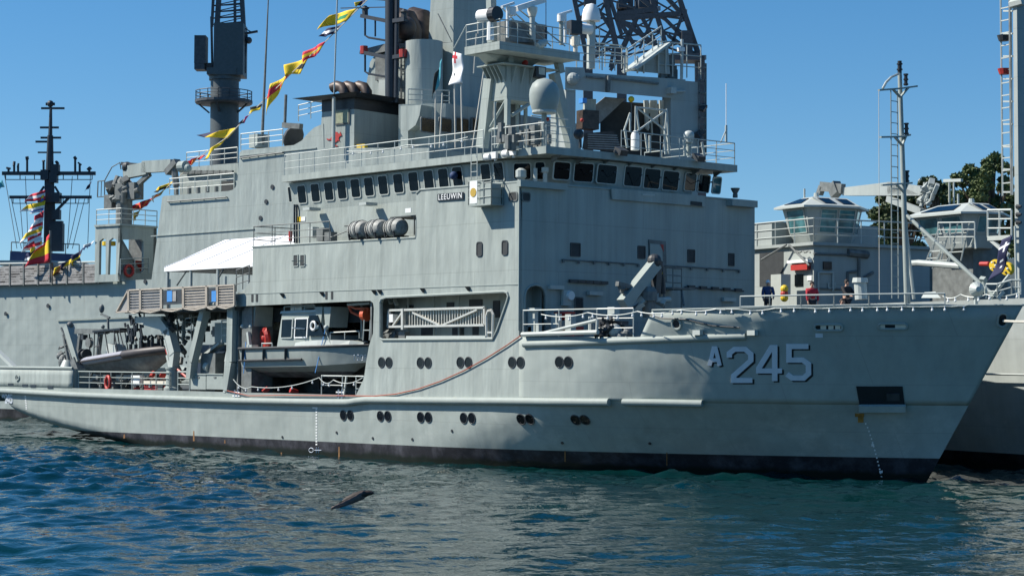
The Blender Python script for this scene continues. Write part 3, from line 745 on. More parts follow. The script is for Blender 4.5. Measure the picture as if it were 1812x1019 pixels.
MB().lathe([(.12, 0), (.12, .15), (.1, .2), (.22, .42), (.22, .46)], PX(1301, 350, 0), Z, 12).build('vent_cowl', m_mid, SHIP)
# roof
ZR0 = 13.74
ov = 6.2
roof = [(-19.9, -ov), (.15, -ov), (.9, -1.8), (.9, 1.8), (.15, ov), (-19.9, ov)]
roof = [(-19.9, -ov), (.14, -ov), (.14, ov), (-19.9, ov)]
MB().plate([[V((a, b, ZR0)) for a, b in roof]], V((0, 0, .33))).build('bridge_roof', m_grey, SHIP)
for yy in range(8):
    y = -5.3 + yy * 1.5; MB().hexa([(-.5, y, ZR0 - .02), (.1, y, ZR0 - .02), (.1, y + .05, ZR0 - .02), (-.5, y + .05, ZR0 - .02), (-.5, y, ZR0 - .28), (-.42, y, ZR0 - .28), (-.42, y + .05, ZR0 - .28), (-.5, y + .05, ZR0 - .28)][4:] + [(-.5, y, ZR0 - .02), (.1, y, ZR0 - .02), (.1, y + .05, ZR0 - .02), (-.5, y + .05, ZR0 - .02)]).build('roof_bracket', m_mid, SHIP)
# windows: starboard band
upS = V((0, -.22, ZR - ZW0)).normalized()
sw = [(536, 333, 350, 537, 361), (559, 344), (583, 342), (606, 338.5), (630, 336), (654, 333), (679, 330), (706, 326.5), (733, 323.5), (760, 320), (786, 317.5), (811, 314.5)]
zc = 12.9
for q in sw:
    x = q[0]
    if x == 536: x = 535
    y = 344 - (x - 535) * .113
    c = P(x, y, YB - .13); c.y = YB - .22 * ((c.z - ZW0) / (ZR - ZW0)) - .015
    window(SHIP, c, (1, 0, 0), upS, .78, .98, rad=.14)
for x, y in ((861, 306.5), (884, 304)):
    c = P(x, y, YB - .13); c.y = YB - .22 * ((c.z - ZW0) / (ZR - ZW0)) - .015
    window(SHIP, c, (1, 0, 0), upS, .72, .9, rad=.12)
cs = (V((-.75, -3.9, 0)) - V((-2.9, YB, 0))).normalized()
def face_window(p0, p1, xl, xr, yt, yb, o=.015):
    """a window on the leaning house front between plan corners p0, p1"""
    t = (p1 - p0).normalized(); n = V((t.y, -t.x, 0)); base = p0 + n * .13
    def hit(x, y): d = ray(x, y); k = (base - CAM).dot(n) / d.dot(n); return CAM + d * k
    a, b = hit(xl, (yt + yb) / 2), hit(xr, (yt + yb) / 2); top, bot = hit((xl + xr) / 2, yt), hit((xl + xr) / 2, yb)
    c = (top + bot) / 2; up = (Z * 1.0 + n * .152).normalized()
    c = c + n * (.152 * (c.z - ZW0) - .13 + o); wf_ = window(SHIP, c, t, up, (b - a).dot(t), (top.z - bot.z) * 1.02, rad=.13)
    hw = (b - a).dot(t); q0 = c + up * (top.z - bot.z) * .46 + n * .06; wp = MB().bar(q0 + t * hw * .1, q0 + t * hw * (.1 - .25 * (hash(str(xl)) % 3)) - up * .5, .025, .02).tube(q0 + t * hw * .1 - n * .08, q0 + t * hw * .1 + n * .02, .04, 6); wp.build('wiper', m_dark, wf_)
r0 = house_ring(0, 0); r1 = r0
face_window(r0[1], r0[2], 908, 941, 288, 319); face_window(r0[1], r0[2], 946, 966, 286, 319)
for q in ((978, 1009, 286, 319), (1014, 1050, 288, 323)): face_window(r0[2], r0[3], *q)
for q in ((1055, 1091, 291, 326), (1103, 1135, 294, 331), (1138, 1168, 298, 335), (1171, 1201, 302, 338)): face_window(r0[3], r0[4], *q)
for q in ((1210, 1231, 306, 339),): face_window(r0[4], r0[5], *q)
for q in ((1234, 1255, 309, 341),): face_window(r0[4], r0[5], *q)
c = PX(1268, 328, -.5); window(SHIP, c, (0, 1, 0), V((.15, 0, 1)), .62, .85, glass=m_glassb, rad=.12)
# narrow window at the aft end of the band, pipes at the aft edge
window(SHIP, P(516, 344, YB + .1) + V((-.12, 0, 0)), (1, 0, 0), upS, .34, .85, rad=.08)
mb = MB()
for x in (521, 525): mb.tube(P(x, 362, YB - .1), P(x, 430, YB - .1), .05, 6)
each(mb, 'drain_pipe', m_dark, SHIP)
MB().pbox(L, 525, 384, 532, 392, YB - .03, .02).build('yellow_plate', m_yellow, SHIP)
MB().pbox(L, 532.5, 384, 540, 391, YB - .03, .02).build('white_plate', m_white, SHIP)
# roof railing
rl = MB(); zt2 = ZR0 + .33
railing(rl, [(-19.8, -6.1, zt2), (-4.2, -6.1, zt2)], 1.05, 3, 1.35)
railing(rl, [(-3.6, -6.1, zt2), (-.1, -6.1, zt2), (.05, -5.5, zt2)], 1.05, 3, 1.2)
rl.build('roof_railing', m_rail, SHIP)
rl = MB(); railing(rl, [(.05, -1.5, zt2), (.05, 6.1, zt2), (-6, 6.1, zt2)], 1.05, 3, 1.25); rl.build('roof_railing', m_rail, SHIP)
ql = MB()
for x, y, y1 in ((985, 255, 235), (1116, 240, 228)): pass
# searchlights on the roof edge
for x, y in ((867, 278), (899, 272)):
    q = P(x, y, -6.3)
    MB().tube(q + V((-.22, -.05, 0)), q + V((.12, -.05, 0)), .17, 12).build('flood_lamp', m_white, SHIP, smooth=True)
    MB().box(q + V((.15, -.1, -.1)), q + V((.5, .05, .2))).box(q + V((.28, 0, -.2)), q + V((.36, .1, .0))).build('lamp_bracket', m_white, SHIP)
for x, y in ((1099, 268), (1236, 279)):
    q = PX(x, y, .35); MB().obox(q, V((0, .24, 0)), V((.2, 0, -.1)), V((.05, 0, .12))).build('flood_lamp', m_dark, SHIP)
# ladder beside the wing and the lifebuoy platform
ld = MB(); ladder(ld, P(839, 318, -6.6), P(839, 262, -6.35), (1, 0, 0), .42); ld.build('ladder', m_rail, SHIP)
pf = MB(); x0, z1 = L.uz(833, 322, -8.2); x1 = L.uz(873, 322, -8.2)[0]; z0 = L.uz(833, 366, -8.2)[1]
pf.box((x0, -8.35, z0), (x1, -7.62, z0 + .06))
for px_ in (x0, x1): railing(pf, [(px_, -8.32, z0), (px_, -7.65, z0)], 1.1, 3, .7)
railing(pf, [(x0, -8.32, z0), (x1, -8.32, z0)], 1.1, 3, .6)
pf.add([(x1 - .5, -8.3, z0 + .06), (x1, -8.3, z0 + .06), (x1, -8.3, z0 + .9), (x1 - .5, -8.3, z0 + .9)], [(0, 1, 2, 3)])
pf.build('wing_platform', m_greyp, SHIP)
MB().box((x0 + .12, -8.36, z0 + .12), (x0 + .62, -8.34, z0 + 1.1)).build('crest_board', m_white, SHIP); MB().lathe([(.2, -.01), (.2, .01)], (x0 + .37, -8.37, z0 + .6), V((0, 1, 0)), 14).build('crest', mat('gilt', (.5, .33, .05), .5), SHIP)
pb = MB().box((x0 + .75, -8.28, z0 + .06), (x1 - .05, -7.7, z0 + .95)); pb.build('platform_locker', m_greyp, SHIP)
# pelorus and gear on the wing
mb = MB().lathe([(.16, 0), (.14, .7), (.24, .8), (.24, 1.1), (.1, 1.2)], (-1.5, -6.2, 12.0), Z, 12); mb.build('pelorus', m_rail, SHIP)
mb = MB().lathe([(.1, 0), (.1, .9), (.16, .95), (.16, 1.15)], (-.9, -5.3, 12.1), Z, 10).tube((-1.1, -5.7, 12.1), (-1.1, -5.7, 13.2), .09, 8); mb.build('wing_gear', m_rail, SHIP)
MB().ball(P(803, 311, -5.95), .2, 8).build('wing_lamp', m_navyb, SHIP, smooth=True)
# aft wing rail of the raft ledge
rl = MB(); zl2 = zl
railing(rl, [sp(449, 437, -7.5), sp(583, 430, -7.5)], 1.05, 3, 1.5); railing(rl, [sp(449, 437, -7.5), V((-20.3, -5, zl))], 1.05, 3, 1.2)
rl.tube(sp(583, 421, -7.4), sp(650, 395, -7.0), .03, 5); rl.tube(sp(610, 400, -7.0), sp(660, 396, -7.0), .04)
rl.build('boat_deck_railing', m_mid, SHIP)
MB().box(P(732, 416, -7.68), P(734.5, 381, -7.62)).build('stowed_pole', m_dark, SHIP)
# clutter on the ledge: pump, red extinguisher, boxes
cl = MB().pbox(L, 560, 404, 571, 426, -6.6, .5).pbox(L, 574, 411, 585, 428, -6.8, .4); cl.build('deck_pump', m_mid, SHIP)
cl = MB().pbox(L, 545, 402, 553, 420, -6.6, .4); cl.build('deck_box', m_rail, SHIP)
MB().tube(P(514, 427, -6.8), P(514, 408, -6.8), .1, 8).build('extinguisher', m_red, SHIP)
# life rafts lying in their cradles
def raft(x, y, i, label):
    c = P(x, y, -7.35); t = thing('life_raft', label, 'life raft', c - Z * .45, 'white canister life rafts on the side ledge')
    prof = [(.0, -.66), (.32, -.64), (.42, -.5), (.43, -.2), (.46, -.18), (.46, -.12), (.43, -.1), (.43, .1), (.46, .12), (.46, .18), (.43, .2), (.42, .5), (.32, .64), (0, .66)]
    ax = V((1, -.2, .0)).normalized()
    MB().lathe(prof, c, ax, 18).build('canister', m_raft, t, smooth=True)
    cr_ = MB()
    for s in (-.45, .45):
        q = c + ax * s; cr_.bar(q + V((0, -.3, -.42)), q + V((0, .5, -.42)), .08); cr_.bar(q + V((0, -.32, -.5)), q + V((0, -.4, -.2)), .07)
    cr_.build('cradle', m_dark, t)
    st = MB()
    for s in (-.33, .33): st.ring(c + ax * s, ax, .445, .02, 16, 4)
    st.build('strap', m_dark, t)
raft(636, 407, 0, 'aftmost of the three white canister life rafts on the grey ledge')
raft(667, 405, 1, 'middle one of the three white canister life rafts on the grey ledge')
raft(700, 403, 2, 'foremost of the three white canister life rafts, nearest the name board')
# front wall fittings
mb = MB()
for (x0, y0, x1, y1) in ((997, 459.4, 1130, 467), (1165, 469, 1308, 477.7)):
    a, b = PX(x0, y0, .1), PX(x1, y1, .1); mb.tube(a, b, .035, 5)
    for k in range(6): q = a.lerp(b, k / 5); mb.tube(q, q - V((.1, 0, 0)), .03, 4); mb.box(q - V((.03, .05, .14)), q + V((.03, .05, 0)))
mb.build('wall_pipe', m_mid, SHIP)
mb = MB()
for (x0, y0, x1, y1) in ((1007, 498, 1075, 502), (1212, 508, 1316, 515)):
    a, b = PX(x0, y0, .08), PX(x1, y1, .08); mb.tube(a, b, .04, 5)
    for k in range(5): q = a.lerp(b, (k + .5) / 5); mb.box(q - V((.05, .22, .04)), q + V((.08, .22, .1)))
mb.build('cable_tray', m_dark, SHIP)
for x, y in ((984, 508.5), (1053, 519), (1290, 530)):
    q = PX(x, y, .12); MB().obox(q, V((0, .42, 0)), V((.09, 0, 0)), V((0, 0, .085))).build('wall_lamp', m_rail, SHIP)
q = PX(1002, 527, .12); f = MB().obox(q, V((0, .24, 0)), V((.08, 0, 0)), V((0, 0, .34))); fb = f.build('hose_box', m_rail, SHIP)
MB().lathe([(.22, 0), (.2, .12)], q + V((.08, .14, .1)), V((1, 0, 0)), 14).build('hose_reel', m_white, fb)
window(SHIP, PX(1024, 541, .01), (0, 1, 0), Z, .55, .8, m_mid, m_void, .05, rad=.08)
d_ = MB().plate([[PX(1147, 424, .01), PX(1177, 427, .01), PX(1179, 500, .01), PX(1149, 497, .01)]], V((.05, 0, 0))).build('door', m_mid, SHIP)
MB().plate([[PX(1150, 431, .07), PX(1172, 433, .07), PX(1172, 470, .07), PX(1150, 468, .07)]], V((.02, 0, 0))).build('door_leaf', m_greyp, d_)
MB().plate([[PX(1168, 432, .1), PX(1174, 433, .1), PX(1174, 446, .1)]], V((.01, 0, 0))).build('door_sign', m_red, d_)
pl = MB().obox(PX(1188, 511, .8), V((0, .75, 0)), V((.8, 0, 0)), V((0, 0, .04))); a = PX(1175, 512, 1.5); b = PX(1206, 514, 1.5)
railing(pl, [a, b], 1.0, 3, .7, .03)
for q in (a, b): pl.tube(q, q - Z * 1.3, .04)
pl.tube(b, PX(1210, 540, 2.0), .05); pl.build('landing', m_mid, SHIP)
# forecastle: knuckle crane
t0 = V((3.6, -1.2, 5.95))
def fc(x, y): return PX(x, y, 3.6)
mb = MB().tube(fc(1150, 560), fc(1146, 528), .3, 12).lathe([(.42, -.1), (.42, .3), (.3, .5)], fc(1146, 528), Z, 12); mb.build('crane_pedestal', m_mid, SHIP)
mb = MB().bar(fc(1102, 538), fc(1160, 466), .5, .42, up=V((1, 0, 0))); cb = mb.build('crane_boom', m_greyp, SHIP)
mb = MB().bar(fc(1112, 542), fc(1166, 474), .12, .14, up=V((1, 0, 0))); mb.build('ram', m_rail, cb)
mb = MB().ball(fc(1158, 462), .32, 8).bar(fc(1164, 462), fc(1160, 525), .32, .3, up=V((1, 0, 0))).tube(fc(1170, 470), fc(1174, 520), .12); mb.build('crane_arm', m_dark, SHIP)
mb = MB()
for k in range(5): mb.ball(fc(1098 + 4 * k, 508 + 5 * (k % 3)), .15, 6)
mb.bar(fc(1092, 502), fc(1115, 508), .2); mb.build('hydraulic_block', m_mid, SHIP)
mb = MB().path([fc(1166, 474), fc(1170, 484), fc(1175, 494)], [.07, .1, .06], 8); mb.build('hook', m_yellow, SHIP)
mb = MB()
for k in range(9): 
    q = fc(1125 + rng.uniform(0, 55), 522 + rng.uniform(0, 18)); mb.ball(q, rng.uniform(.1, .24), 6, .8)
mb.tube(fc(1150, 531), fc(1185, 530), .12, 8); mb.build('crane_valve_gear', m_rail, SHIP)
mb = MB().path([fc(1108, 542), fc(1118, 546), fc(1128, 540), fc(1136, 532)], .05, 6); mb.build('hydraulic_hose', m_dark, SHIP)
# cut-out rail and stowed boom on the forward side deck
rl = MB()
pts = [V((x, -hb(x, 5.7) + .1, 5.64)) for x in (0.15, 2.4, 4.6, 6.5)]
railing(rl, pts[:2], 1.2, 2, 2.2, .03); railing(rl, pts[2:], 1.2, 3, 2.0, .03); rl.tube(pts[1] + Z * 1.2, pts[2] + Z * 1.2, .03); rl.build('side_railing', m_rail, SHIP)
mb = MB().tube(P(924, 591.5, -7.75), P(1058, 587.5, -7.75), .1, 8).tube(P(958, 590, -7.75), P(1056, 566.5, -7.75), .07, 8).tube(P(1056, 589, -7.75), P(1057, 565, -7.75), .06, 8); mb.build('stowed_boom', m_rail, SHIP)
mb = MB().pbox(L, 934, 545, 946, 592, -7.2, .2).pbox(L, 934, 545, 946, 549, -7.3, .4); mb.build('fair_lead_post', m_rail, SHIP)
MB().pbox(L, 1075, 543, 1087, 567, -7.1, .3).build('control_box', m_rail, SHIP)
mb = MB()
for k in range(16): mb.ball(P(rng.uniform(1058, 1082), rng.uniform(562, 598), -7.3), rng.uniform(.1, .2), 6)
mb.pbox(L, 1054, 560, 1074, 600, -7.2, .5).pbox(L, 1080, 568, 1100, 574, -6.9, .4); mb.build('boom_winch', m_dark, SHIP)
mb = MB().pbox(L, 975, 555, 985, 588, -6.5, .3).pbox(L, 1000, 556, 1010, 590, -6.4, .3).pbox(L, 930, 578, 940, 590, -7.2, .3).pbox(L, 948, 572, 953, 590, -7.2, .2); each(mb, 'vent_post', m_rail, SHIP)
mb = MB().pbox(L, 980, 552, 1003, 566, -6.0, .5).pbox(L, 988, 578, 1018, 594, -6.0, .5); each(mb, 'hydrant', m_red, SHIP)
mb = MB().pbox(L, 1090, 575, 1105, 597, -6.6, .6).ball(P(1110, 590, -6.8), .25, 8).ball(P(1098, 596, -7), .2, 8); mb.build('bollard', m_mid, SHIP)
mb = MB().ball(P(1088, 585, -7.0), .3, 8).tube(P(1046, 560, -7), P(1046, 590, -7), .12, 8); mb.build('bollard', m_rail, SHIP)
# ================================================================== SURVEY SHIP: masts, radomes, deck gear forward
# foremast on the centreline
f0, f1 = P(1607, 530, 0), P(1592, 130, 0); f0.z = 5.95
MX = f0.x
mb = MB().tube(f0, f1, .13, 12, .085); fm = mb.build('foremast', m_greyp, SHIP, smooth=True)
mb = MB().tube(f1, f1 + Z * .5, .085, 10).tube(f1 + Z * .12, f1 + Z * .18, .12, 10).tube(f1 + Z * .35, f1 + Z * .4, .12, 10); mb.build('masthead_lamp', m_black, fm)
def fx(x, y): return L.X(x, y, L.P(1600, y, 0).x)
def yard(y, xl, yl, xr, yr):
    mb = MB(); c = fx(1592 + (y - 130) * .0375, y)
    a, b = fx(xl, yl), fx(xr, yr)
    mb.bar(c, a, .1, .07).bar(c, b, .12, .07); mb.bar(c - Z * .35, c + (b - c) * .5, .1, .06); mb.bar(c - Z * .35, c + (a - c) * .35, .1, .06); mb.build('yardarm', m_greyp, fm)
yard(157, 1555, 160, 1622, 153); yard(242, 1558, 243, 1610, 239); yard(325, 1560, 328, 1613, 324)
MB().path([fx(1562, 157), fx(1568, 146), fx(1577, 137), fx(1590, 131)], .05, 6).build('mast_stay_hoop', m_rail, fm)
for x, y in ((1603, 141), (1604, 228), (1605, 312)):
    q = fx(x, y); mb = MB().tube(q - Z * .25, q + Z * .22, .07, 8)
    for k in (-.2, 0, .2): mb.tube(q + Z * (k - .03), q + Z * (k + .03), .1, 8)
    mb.build('signal_lamp', m_black, fm)
ld = MB(); a, b = fx(1584, 528), fx(1582, 160); ladder(ld, a, b, (0, 1, 0), .42, .42, .026); ld.build('mast_ladder', m_greyp, fm)
MB().tube(fx(1600, 375), fx(1617, 529), .065, 8).build('mast_leg', m_rail, fm)
MB().tube(fx(1601, 378), P(1758, 523, 0), .08, 8).build('forward_stay', m_greyp, fm)
MB().tube(fx(1555, 161), fx(1556, 530), .012, 4).build('halyard', m_rope, fm)
# guard rail on the bulwark, pulpit, jackstaff
rl = MB()
def bw(x): return V((x, -hb(x, 7) + .06, ztop(x)))
ru = [bw(x) for x in np.linspace(11.5, Xs(7) - 2.2, 7)]
rl.tube(bw(6.3), bw(6.3) + Z * .05, .02)
railing(rl, ru, .45, 1, 1.6, .03); rl.path([q + Z * .04 for q in along(ru, .5)], .03)
rl.build('bulwark_railing', m_rail, SHIP)
pu = MB()
pb_ = [P(1745, 528, -.6), P(1765, 528, -.5), P(1790, 521, -.2), P(1806, 521, 0)]
railing(pu, pb_, .55, 2, 1.0, .035); pu.bar(pb_[1], P(1776, 516, -.3), .12); pu.build('bow_pulpit', m_rail, SHIP)
js0 = P(1799, 527, 0)
mb = MB().tube(js0, P(1796, 400, 0), .045, 8).tube(js0 + V((-1.2, 0, 0)), P(1785, 488, 0), .06).tube(P(1757, 523, 0), P(1786, 486, 0), .06); mb.build('jackstaff', m_rail, SHIP)
lamp = P(1727, 512, -.8); mb = MB().lathe([(.28, 0), (.3, .1), (.1, .35)], lamp, V((1, -.8, 0)), 14).tube(lamp, lamp - Z * .7, .08); mb.build('bow_light', m_rail, SHIP)
mb = MB().ball(P(1740, 495, 0), .13, 6).tube(P(1740, 495, 0), P(1745, 522, 0), .06); mb.build('bow_light', m_greyp, SHIP)
# windlass hump and gear near the bow
MB().hexa([P(1630, 527, -1), P(1665, 527, -1), P(1665, 527, 1), P(1630, 527, 1), P(1636, 517, -.6), P(1655, 516, -.6), P(1655, 516, .6), P(1636, 517, .6)]).build('windlass_cover', m_rail, SHIP)
mb = MB().tube(P(1524, 530, 1), P(1522, 500, 1), .26, 12).lathe([(.34, 0), (.3, .2)], P(1522, 500, 1), Z, 12); mb.build('vent_post', m_rail, SHIP)
# ---------------------------------------------------------------- main mast on the bridge roof
YM = -2.6
cx, cz = L.uz(897, 150, YM)
XMF = cx; zb0 = ZR0 + .33
def mf(x, y): return PX(x, y, XMF)
def ms(x, y): return P(x, y, YM)
pr = mf(985, 150).y
aft = ms(866, 150).x
z_t, z_b = ms(897, 116).z, ms(897, 176).z
mb = MB().box((aft, YM, z_b), (XMF, pr - .9, z_t)); mbx = mb.build('mast_house', m_grey, SHIP)
# overhanging rim with its fins
rim_ = MB().hexa([(aft - .1, YM, z_t - .75), (XMF, YM, z_t - .75), (XMF, pr - .9, z_t - .75), (aft - .1, pr - .9, z_t - .75), (aft - .3, YM - .55, z_t), (XMF + .35, YM - .55, z_t), (XMF + .35, pr - .2, z_t), (aft - .3, pr - .2, z_t)])
MB().box((aft - .3, YM - .55, z_t + .003), (XMF + .35, pr - .2, z_t + .06)).build('mast_house_rim', m_greyp, SHIP)
for k in range(5):
    x = lerp(aft, XMF - .15, k / 4); MB().hexa([(x, YM, z_t - .8), (x + .05, YM, z_t - .8), (x + .05, YM + .02, z_t - .8), (x, YM + .02, z_t - .8), (x, YM - .52, z_t - .03), (x + .05, YM - .52, z_t - .03), (x + .05, YM, z_t - .03), (x, YM, z_t - .03)]).build('fin', m_greyp, mbx)
for k in range(4):
    y = lerp(YM + .3, pr - 1.2, k / 3); MB().hexa([(XMF, y, z_t - .8), (XMF + .02, y, z_t - .8), (XMF + .02, y + .05, z_t - .8), (XMF, y + .05, z_t - .8), (XMF, y, z_t - .03), (XMF + .32, y, z_t - .03), (XMF + .32, y + .05, z_t - .03), (XMF, y + .05, z_t - .03)]).build('fin', m_greyp, mbx)
q = mf(947, 129) + V((.25, 0, 0)); fl = MB().obox(q, V((0, .32, 0)), V((.18, 0, 0)), V((0, 0, .26))).build('flood_lamp', m_dark, SHIP); MB().obox(q + V((.19, .03, .03)), V((0, .2, 0)), V((.02, 0, 0)), V((0, 0, .17))).build('lens', m_rail, fl)
lg = MB()
lg.bar(ms(867, 140), ms(853, 262), .55, .35, up=V((0, 1, 0)))
lg.build('mast_leg', m_grey, SHIP)
MB().bar(mf(898, 176), mf(897, 262), .22, .22, up=V((1, 0, 0))).build('mast_leg', m_greyp, SHIP)
MB().bar(mf(980, 130), mf(1012, 265), .4, .4, up=V((1, 0, 0))).build('mast_leg', m_greyp, SHIP)
bc = MB().tube(ms(895, 178), ms(868, 225), .07).tube(ms(866, 232), ms(897, 218), .08).tube(ms(897, 222), ms(880, 262), .05).tube(mf(905, 205), mf(935, 185), .09).tube(mf(876, 180), mf(876, 262), .05)
for x in (915, 930, 985): bc.tube(PX(x, 178, XMF - 1), PX(x, 262, XMF - 1), .1)
bc.build('mast_brace', m_greyp, SHIP)
MB().box((aft, YM + .5, z_b), (XMF - 1.6, pr - 1.2, z_b - 1.2)).build('mast_trunk', m_mid, SHIP)
# upper platform
YP = -4.3
px1, pz = L.uz(884, 73, YP); XPF = px1
xaft = P(822, 104, YP).x
yport = PX(1026, 95, XPF).y
mb = MB().box((xaft, YP, pz - .38), (XPF, yport, pz)); mb.build('mast_platform', m_grey, SHIP)
# sloping gussets under it
MB().hexa([(aft, YM, z_t + .06), (XMF, YM, z_t + .06), (XMF, 1.0, z_t + .06), (aft, 1.0, z_t + .06), (xaft + 1, YP + .6, pz - .39), (XPF - .4, YP + .6, pz - .39), (XPF - .4, .3, pz - .39), (xaft + 1, .3, pz - .39)])
mb = MB().hexa([(aft - .2, YM + .2, z_t), (aft + 1.0, YM + .2, z_t), (aft + 1.0, YM + 1.6, z_t), (aft - .2, YM + 1.6, z_t), (xaft + .6, YP + .2, pz - .4), (aft + 1.4, YP + .2, pz - .4), (aft + 1.4, YM + 2, pz - .4), (xaft + .6, YM + 2, pz - .4)]); mb.build('platform_bracket', m_greyp, SHIP)
mb = MB().bar(mf(901, 112), mf(901, 85), .3, .3, up=V((1, 0, 0))).bar(mf(992, 130), mf(985, 98), .35, .3, up=V((1, 0, 0))); mb.build('platform_post', m_greyp, SHIP)
rl = MB(); railing(rl, [(xaft, YP + .1, pz), (XPF - .1, YP + .1, pz), (XPF - .1, yport - .6, pz)], 1.05, 3, 1.1, .026)
a = V((xaft, YP + .1, pz + 1.05)); rl.tube(a, a + V((-.9, 0, -1.0)), .03); rl.build('platform_railing', m_rail, SHIP)
def mp(x, y, dx=0): return PX(x, y, XPF - 1.0 + dx)
# radars and aerials
rd = MB().tube(mp(942, 72), mp(942, 28), .13, 10); r0_ = rd.build('radar_post', m_rail, SHIP)
MB().lathe([(.16, 0), (.24, .25), (.24, .45), (.1, .5)], mp(942, 30), Z, 12).build('radar_drive', m_cream, r0_, smooth=True)
MB().bar(mp(914, 16), mp(964, 0), .2, .26).build('radar_scanner', m_white, r0_)
def tee(x, y0, y1, xa_, ya, xb_, yb, cx_, cy0, cy1):
    mb = MB().tube(mp(x, y1), mp(x, y0), .07, 8).bar(mp(xa_, ya), mp(xb_, yb), .14, .12); t = mb.build('aerial_stand', m_white, SHIP)
    MB().tube(mp(cx_, cy1), mp(cx_, cy0), .2, 12).build('aerial_canister', m_white, t, smooth=True); MB().tube(mp(cx_, cy1), mp(x, cy1 + 8), .05).build('aerial_bracket', m_white, t)
tee(898, 10, 67, 888, 13, 909, 6, 906, 13, 28); tee(1000, 24, 76, 988, 27, 1011, 20, 993, 27, 39)
MB().tube(mp(993, 40), mp(993, 80), .1, 8).build('aerial_post', m_greyp, SHIP)
MB().bar(ms(871, 76), ms(869, -4), .35, .35, up=V((0, 1, 0))).build('topmast', m_greyp, SHIP)
q = P(868, 27, YP + .2); sl_ = MB().tube(q + V((-.75, 0, .04)), q + V((.12, 0, 0)), .3, 16).build('searchlight', m_white, SHIP, smooth=True)
MB().tube(q + V((.1, 0, 0)), q + V((.5, 0, 0)), .36, 16).build('lens_hood', m_black, sl_); MB().tube(q - Z * .3, q - Z * 1.2, .13, 8, .18).build('searchlight_pedestal', m_white, sl_)
mb = MB().box(mp(905, 74, -.8), mp(938, 50, -2)); mb.hexa([mp(902, 74), mp(948, 76), mp(948, 76, -1), mp(902, 74, -1), mp(906, 45), mp(926, 50), mp(926, 50, -1), mp(906, 45, -1)]); mb.build('dark_housing', m_mid, SHIP)
MB().tube(mp(966, 46), mp(966, -6), .02, 5).tube(mp(966, 75), mp(966, 46), .06, 6).build('whip_aerial', m_navy, SHIP)
stt = MB()
for (x0, y0, x1, y1) in ((886, 12, 950, 78), (914, 14, 1000, 82), (905, 18, 975, 82)): stt.tube(mp(x0, y0, -.6), mp(x1, y1, .2), .035, 5)
stt.build('mast_stay', m_greyp, SHIP)
MB().ball(mp(958, 78, 1), .2, 8).tube(mp(952, 82, 1), mp(966, 74, 1), .15, 8).build('flood_lamp', m_rail, SHIP)
MB().tube(mp(1018, 95), mp(1018, 82), .1, 8).tube(mp(1018, 82), mp(1018, 66), .18, 10).build('beacon', m_cream, SHIP)
mb = MB().ball(PX(929, 112, XMF), .16, 8); mb.build('red_beacon', m_red, SHIP)
# big radome on the roof, smaller ones
def radome(x, yb, yt, w_, X, base_y, m=m_greyp, name='radome'):
    c = PX(x, yb, X); k = (c - CAM).dot(LOOK) / FPX; r = w_ * k / 2; h = (yb - yt) * k
    o = MB().lathe([(r * .78, 0), (r * .86, h * .08), (r * .97, h * .28), (r, h * .48), (r * .96, h * .65), (r * .8, h * .82), (r * .5, h * .94), (0, h)], c, Z, 24).build(name, m, SHIP, smooth=True)
    MB().lathe([(r * .74, -.14), (r * .8, -.1), (r * .8, 0)], c, Z, 20).build('collar', m_rail, o)
    pq = PX(x, base_y, X); MB().tube(c - Z * .1, V((c.x, c.y, pq.z)), .12, 10).build('post', m_greyp, o)
radome(963, 196, 138, 54, -.9, 262)
radome(1219, 248, 231, 19, -.3, 275, m_rail)
MB().tube(PX(1220, 278, -.3), PX(1220, 250, -.3), .1, 8).build('beacon_post', m_white, SHIP)
for x, y0, y1, r_ in ((1124, 266, 238, .2),): MB().lathe([(r_, 0), (r_, (y0 - y1) * .0245), (r_ * .6, (y0 - y1) * .0245 + .18), (0, (y0 - y1) * .0245 + .22)], PX(x, y0, -.4), Z, 14).build('buoy_canister', m_white, SHIP, smooth=True)
mb = MB()
for x0, y0, x1, y1 in ((1106, 230, 1110, 262), (1142, 236, 1146, 268), (1150, 240, 1150, 270), (1176, 238, 1178, 273), (1182, 240, 1184, 273), (1210, 248, 1212, 276), (1242, 252, 1246, 276)): mb.tube(PX(x0, y0, -.3), PX(x1, y1, -.3), .06, 6)
each(mb, 'rail_bracket', m_rail, SHIP)
# crossed aerial frame
cf = MB()
def cfp(x, y): return PX(x, y, -1.2)
for a, b in (((1125, 188), (1124, 245)), ((1126, 190), (1131, 232)), ((1180, 193), (1174, 270)), ((1180, 195), (1184, 270)), ((1126, 190), (1180, 196)), ((1126, 190), (1176, 230)), ((1128, 232), (1180, 195)), ((1115, 200), (1115, 232)), ((1115, 200), (1104, 232))): cf.tube(cfp(*a), cfp(*b), .045, 6)
cf.build('aerial_frame', m_rail, SHIP)
MB().tube(PX(1285, 148, -1), PX(1285, 222, -1), .02, 5).build('whip_aerial', m_white, SHIP)
MB().tube(PX(1285, 222, -1), PX(1285, 252, -1), .06, 6).tube(PX(1284, 232, -1), PX(1275, 253, -1), .03).build('aerial_base', m_rail, SHIP)
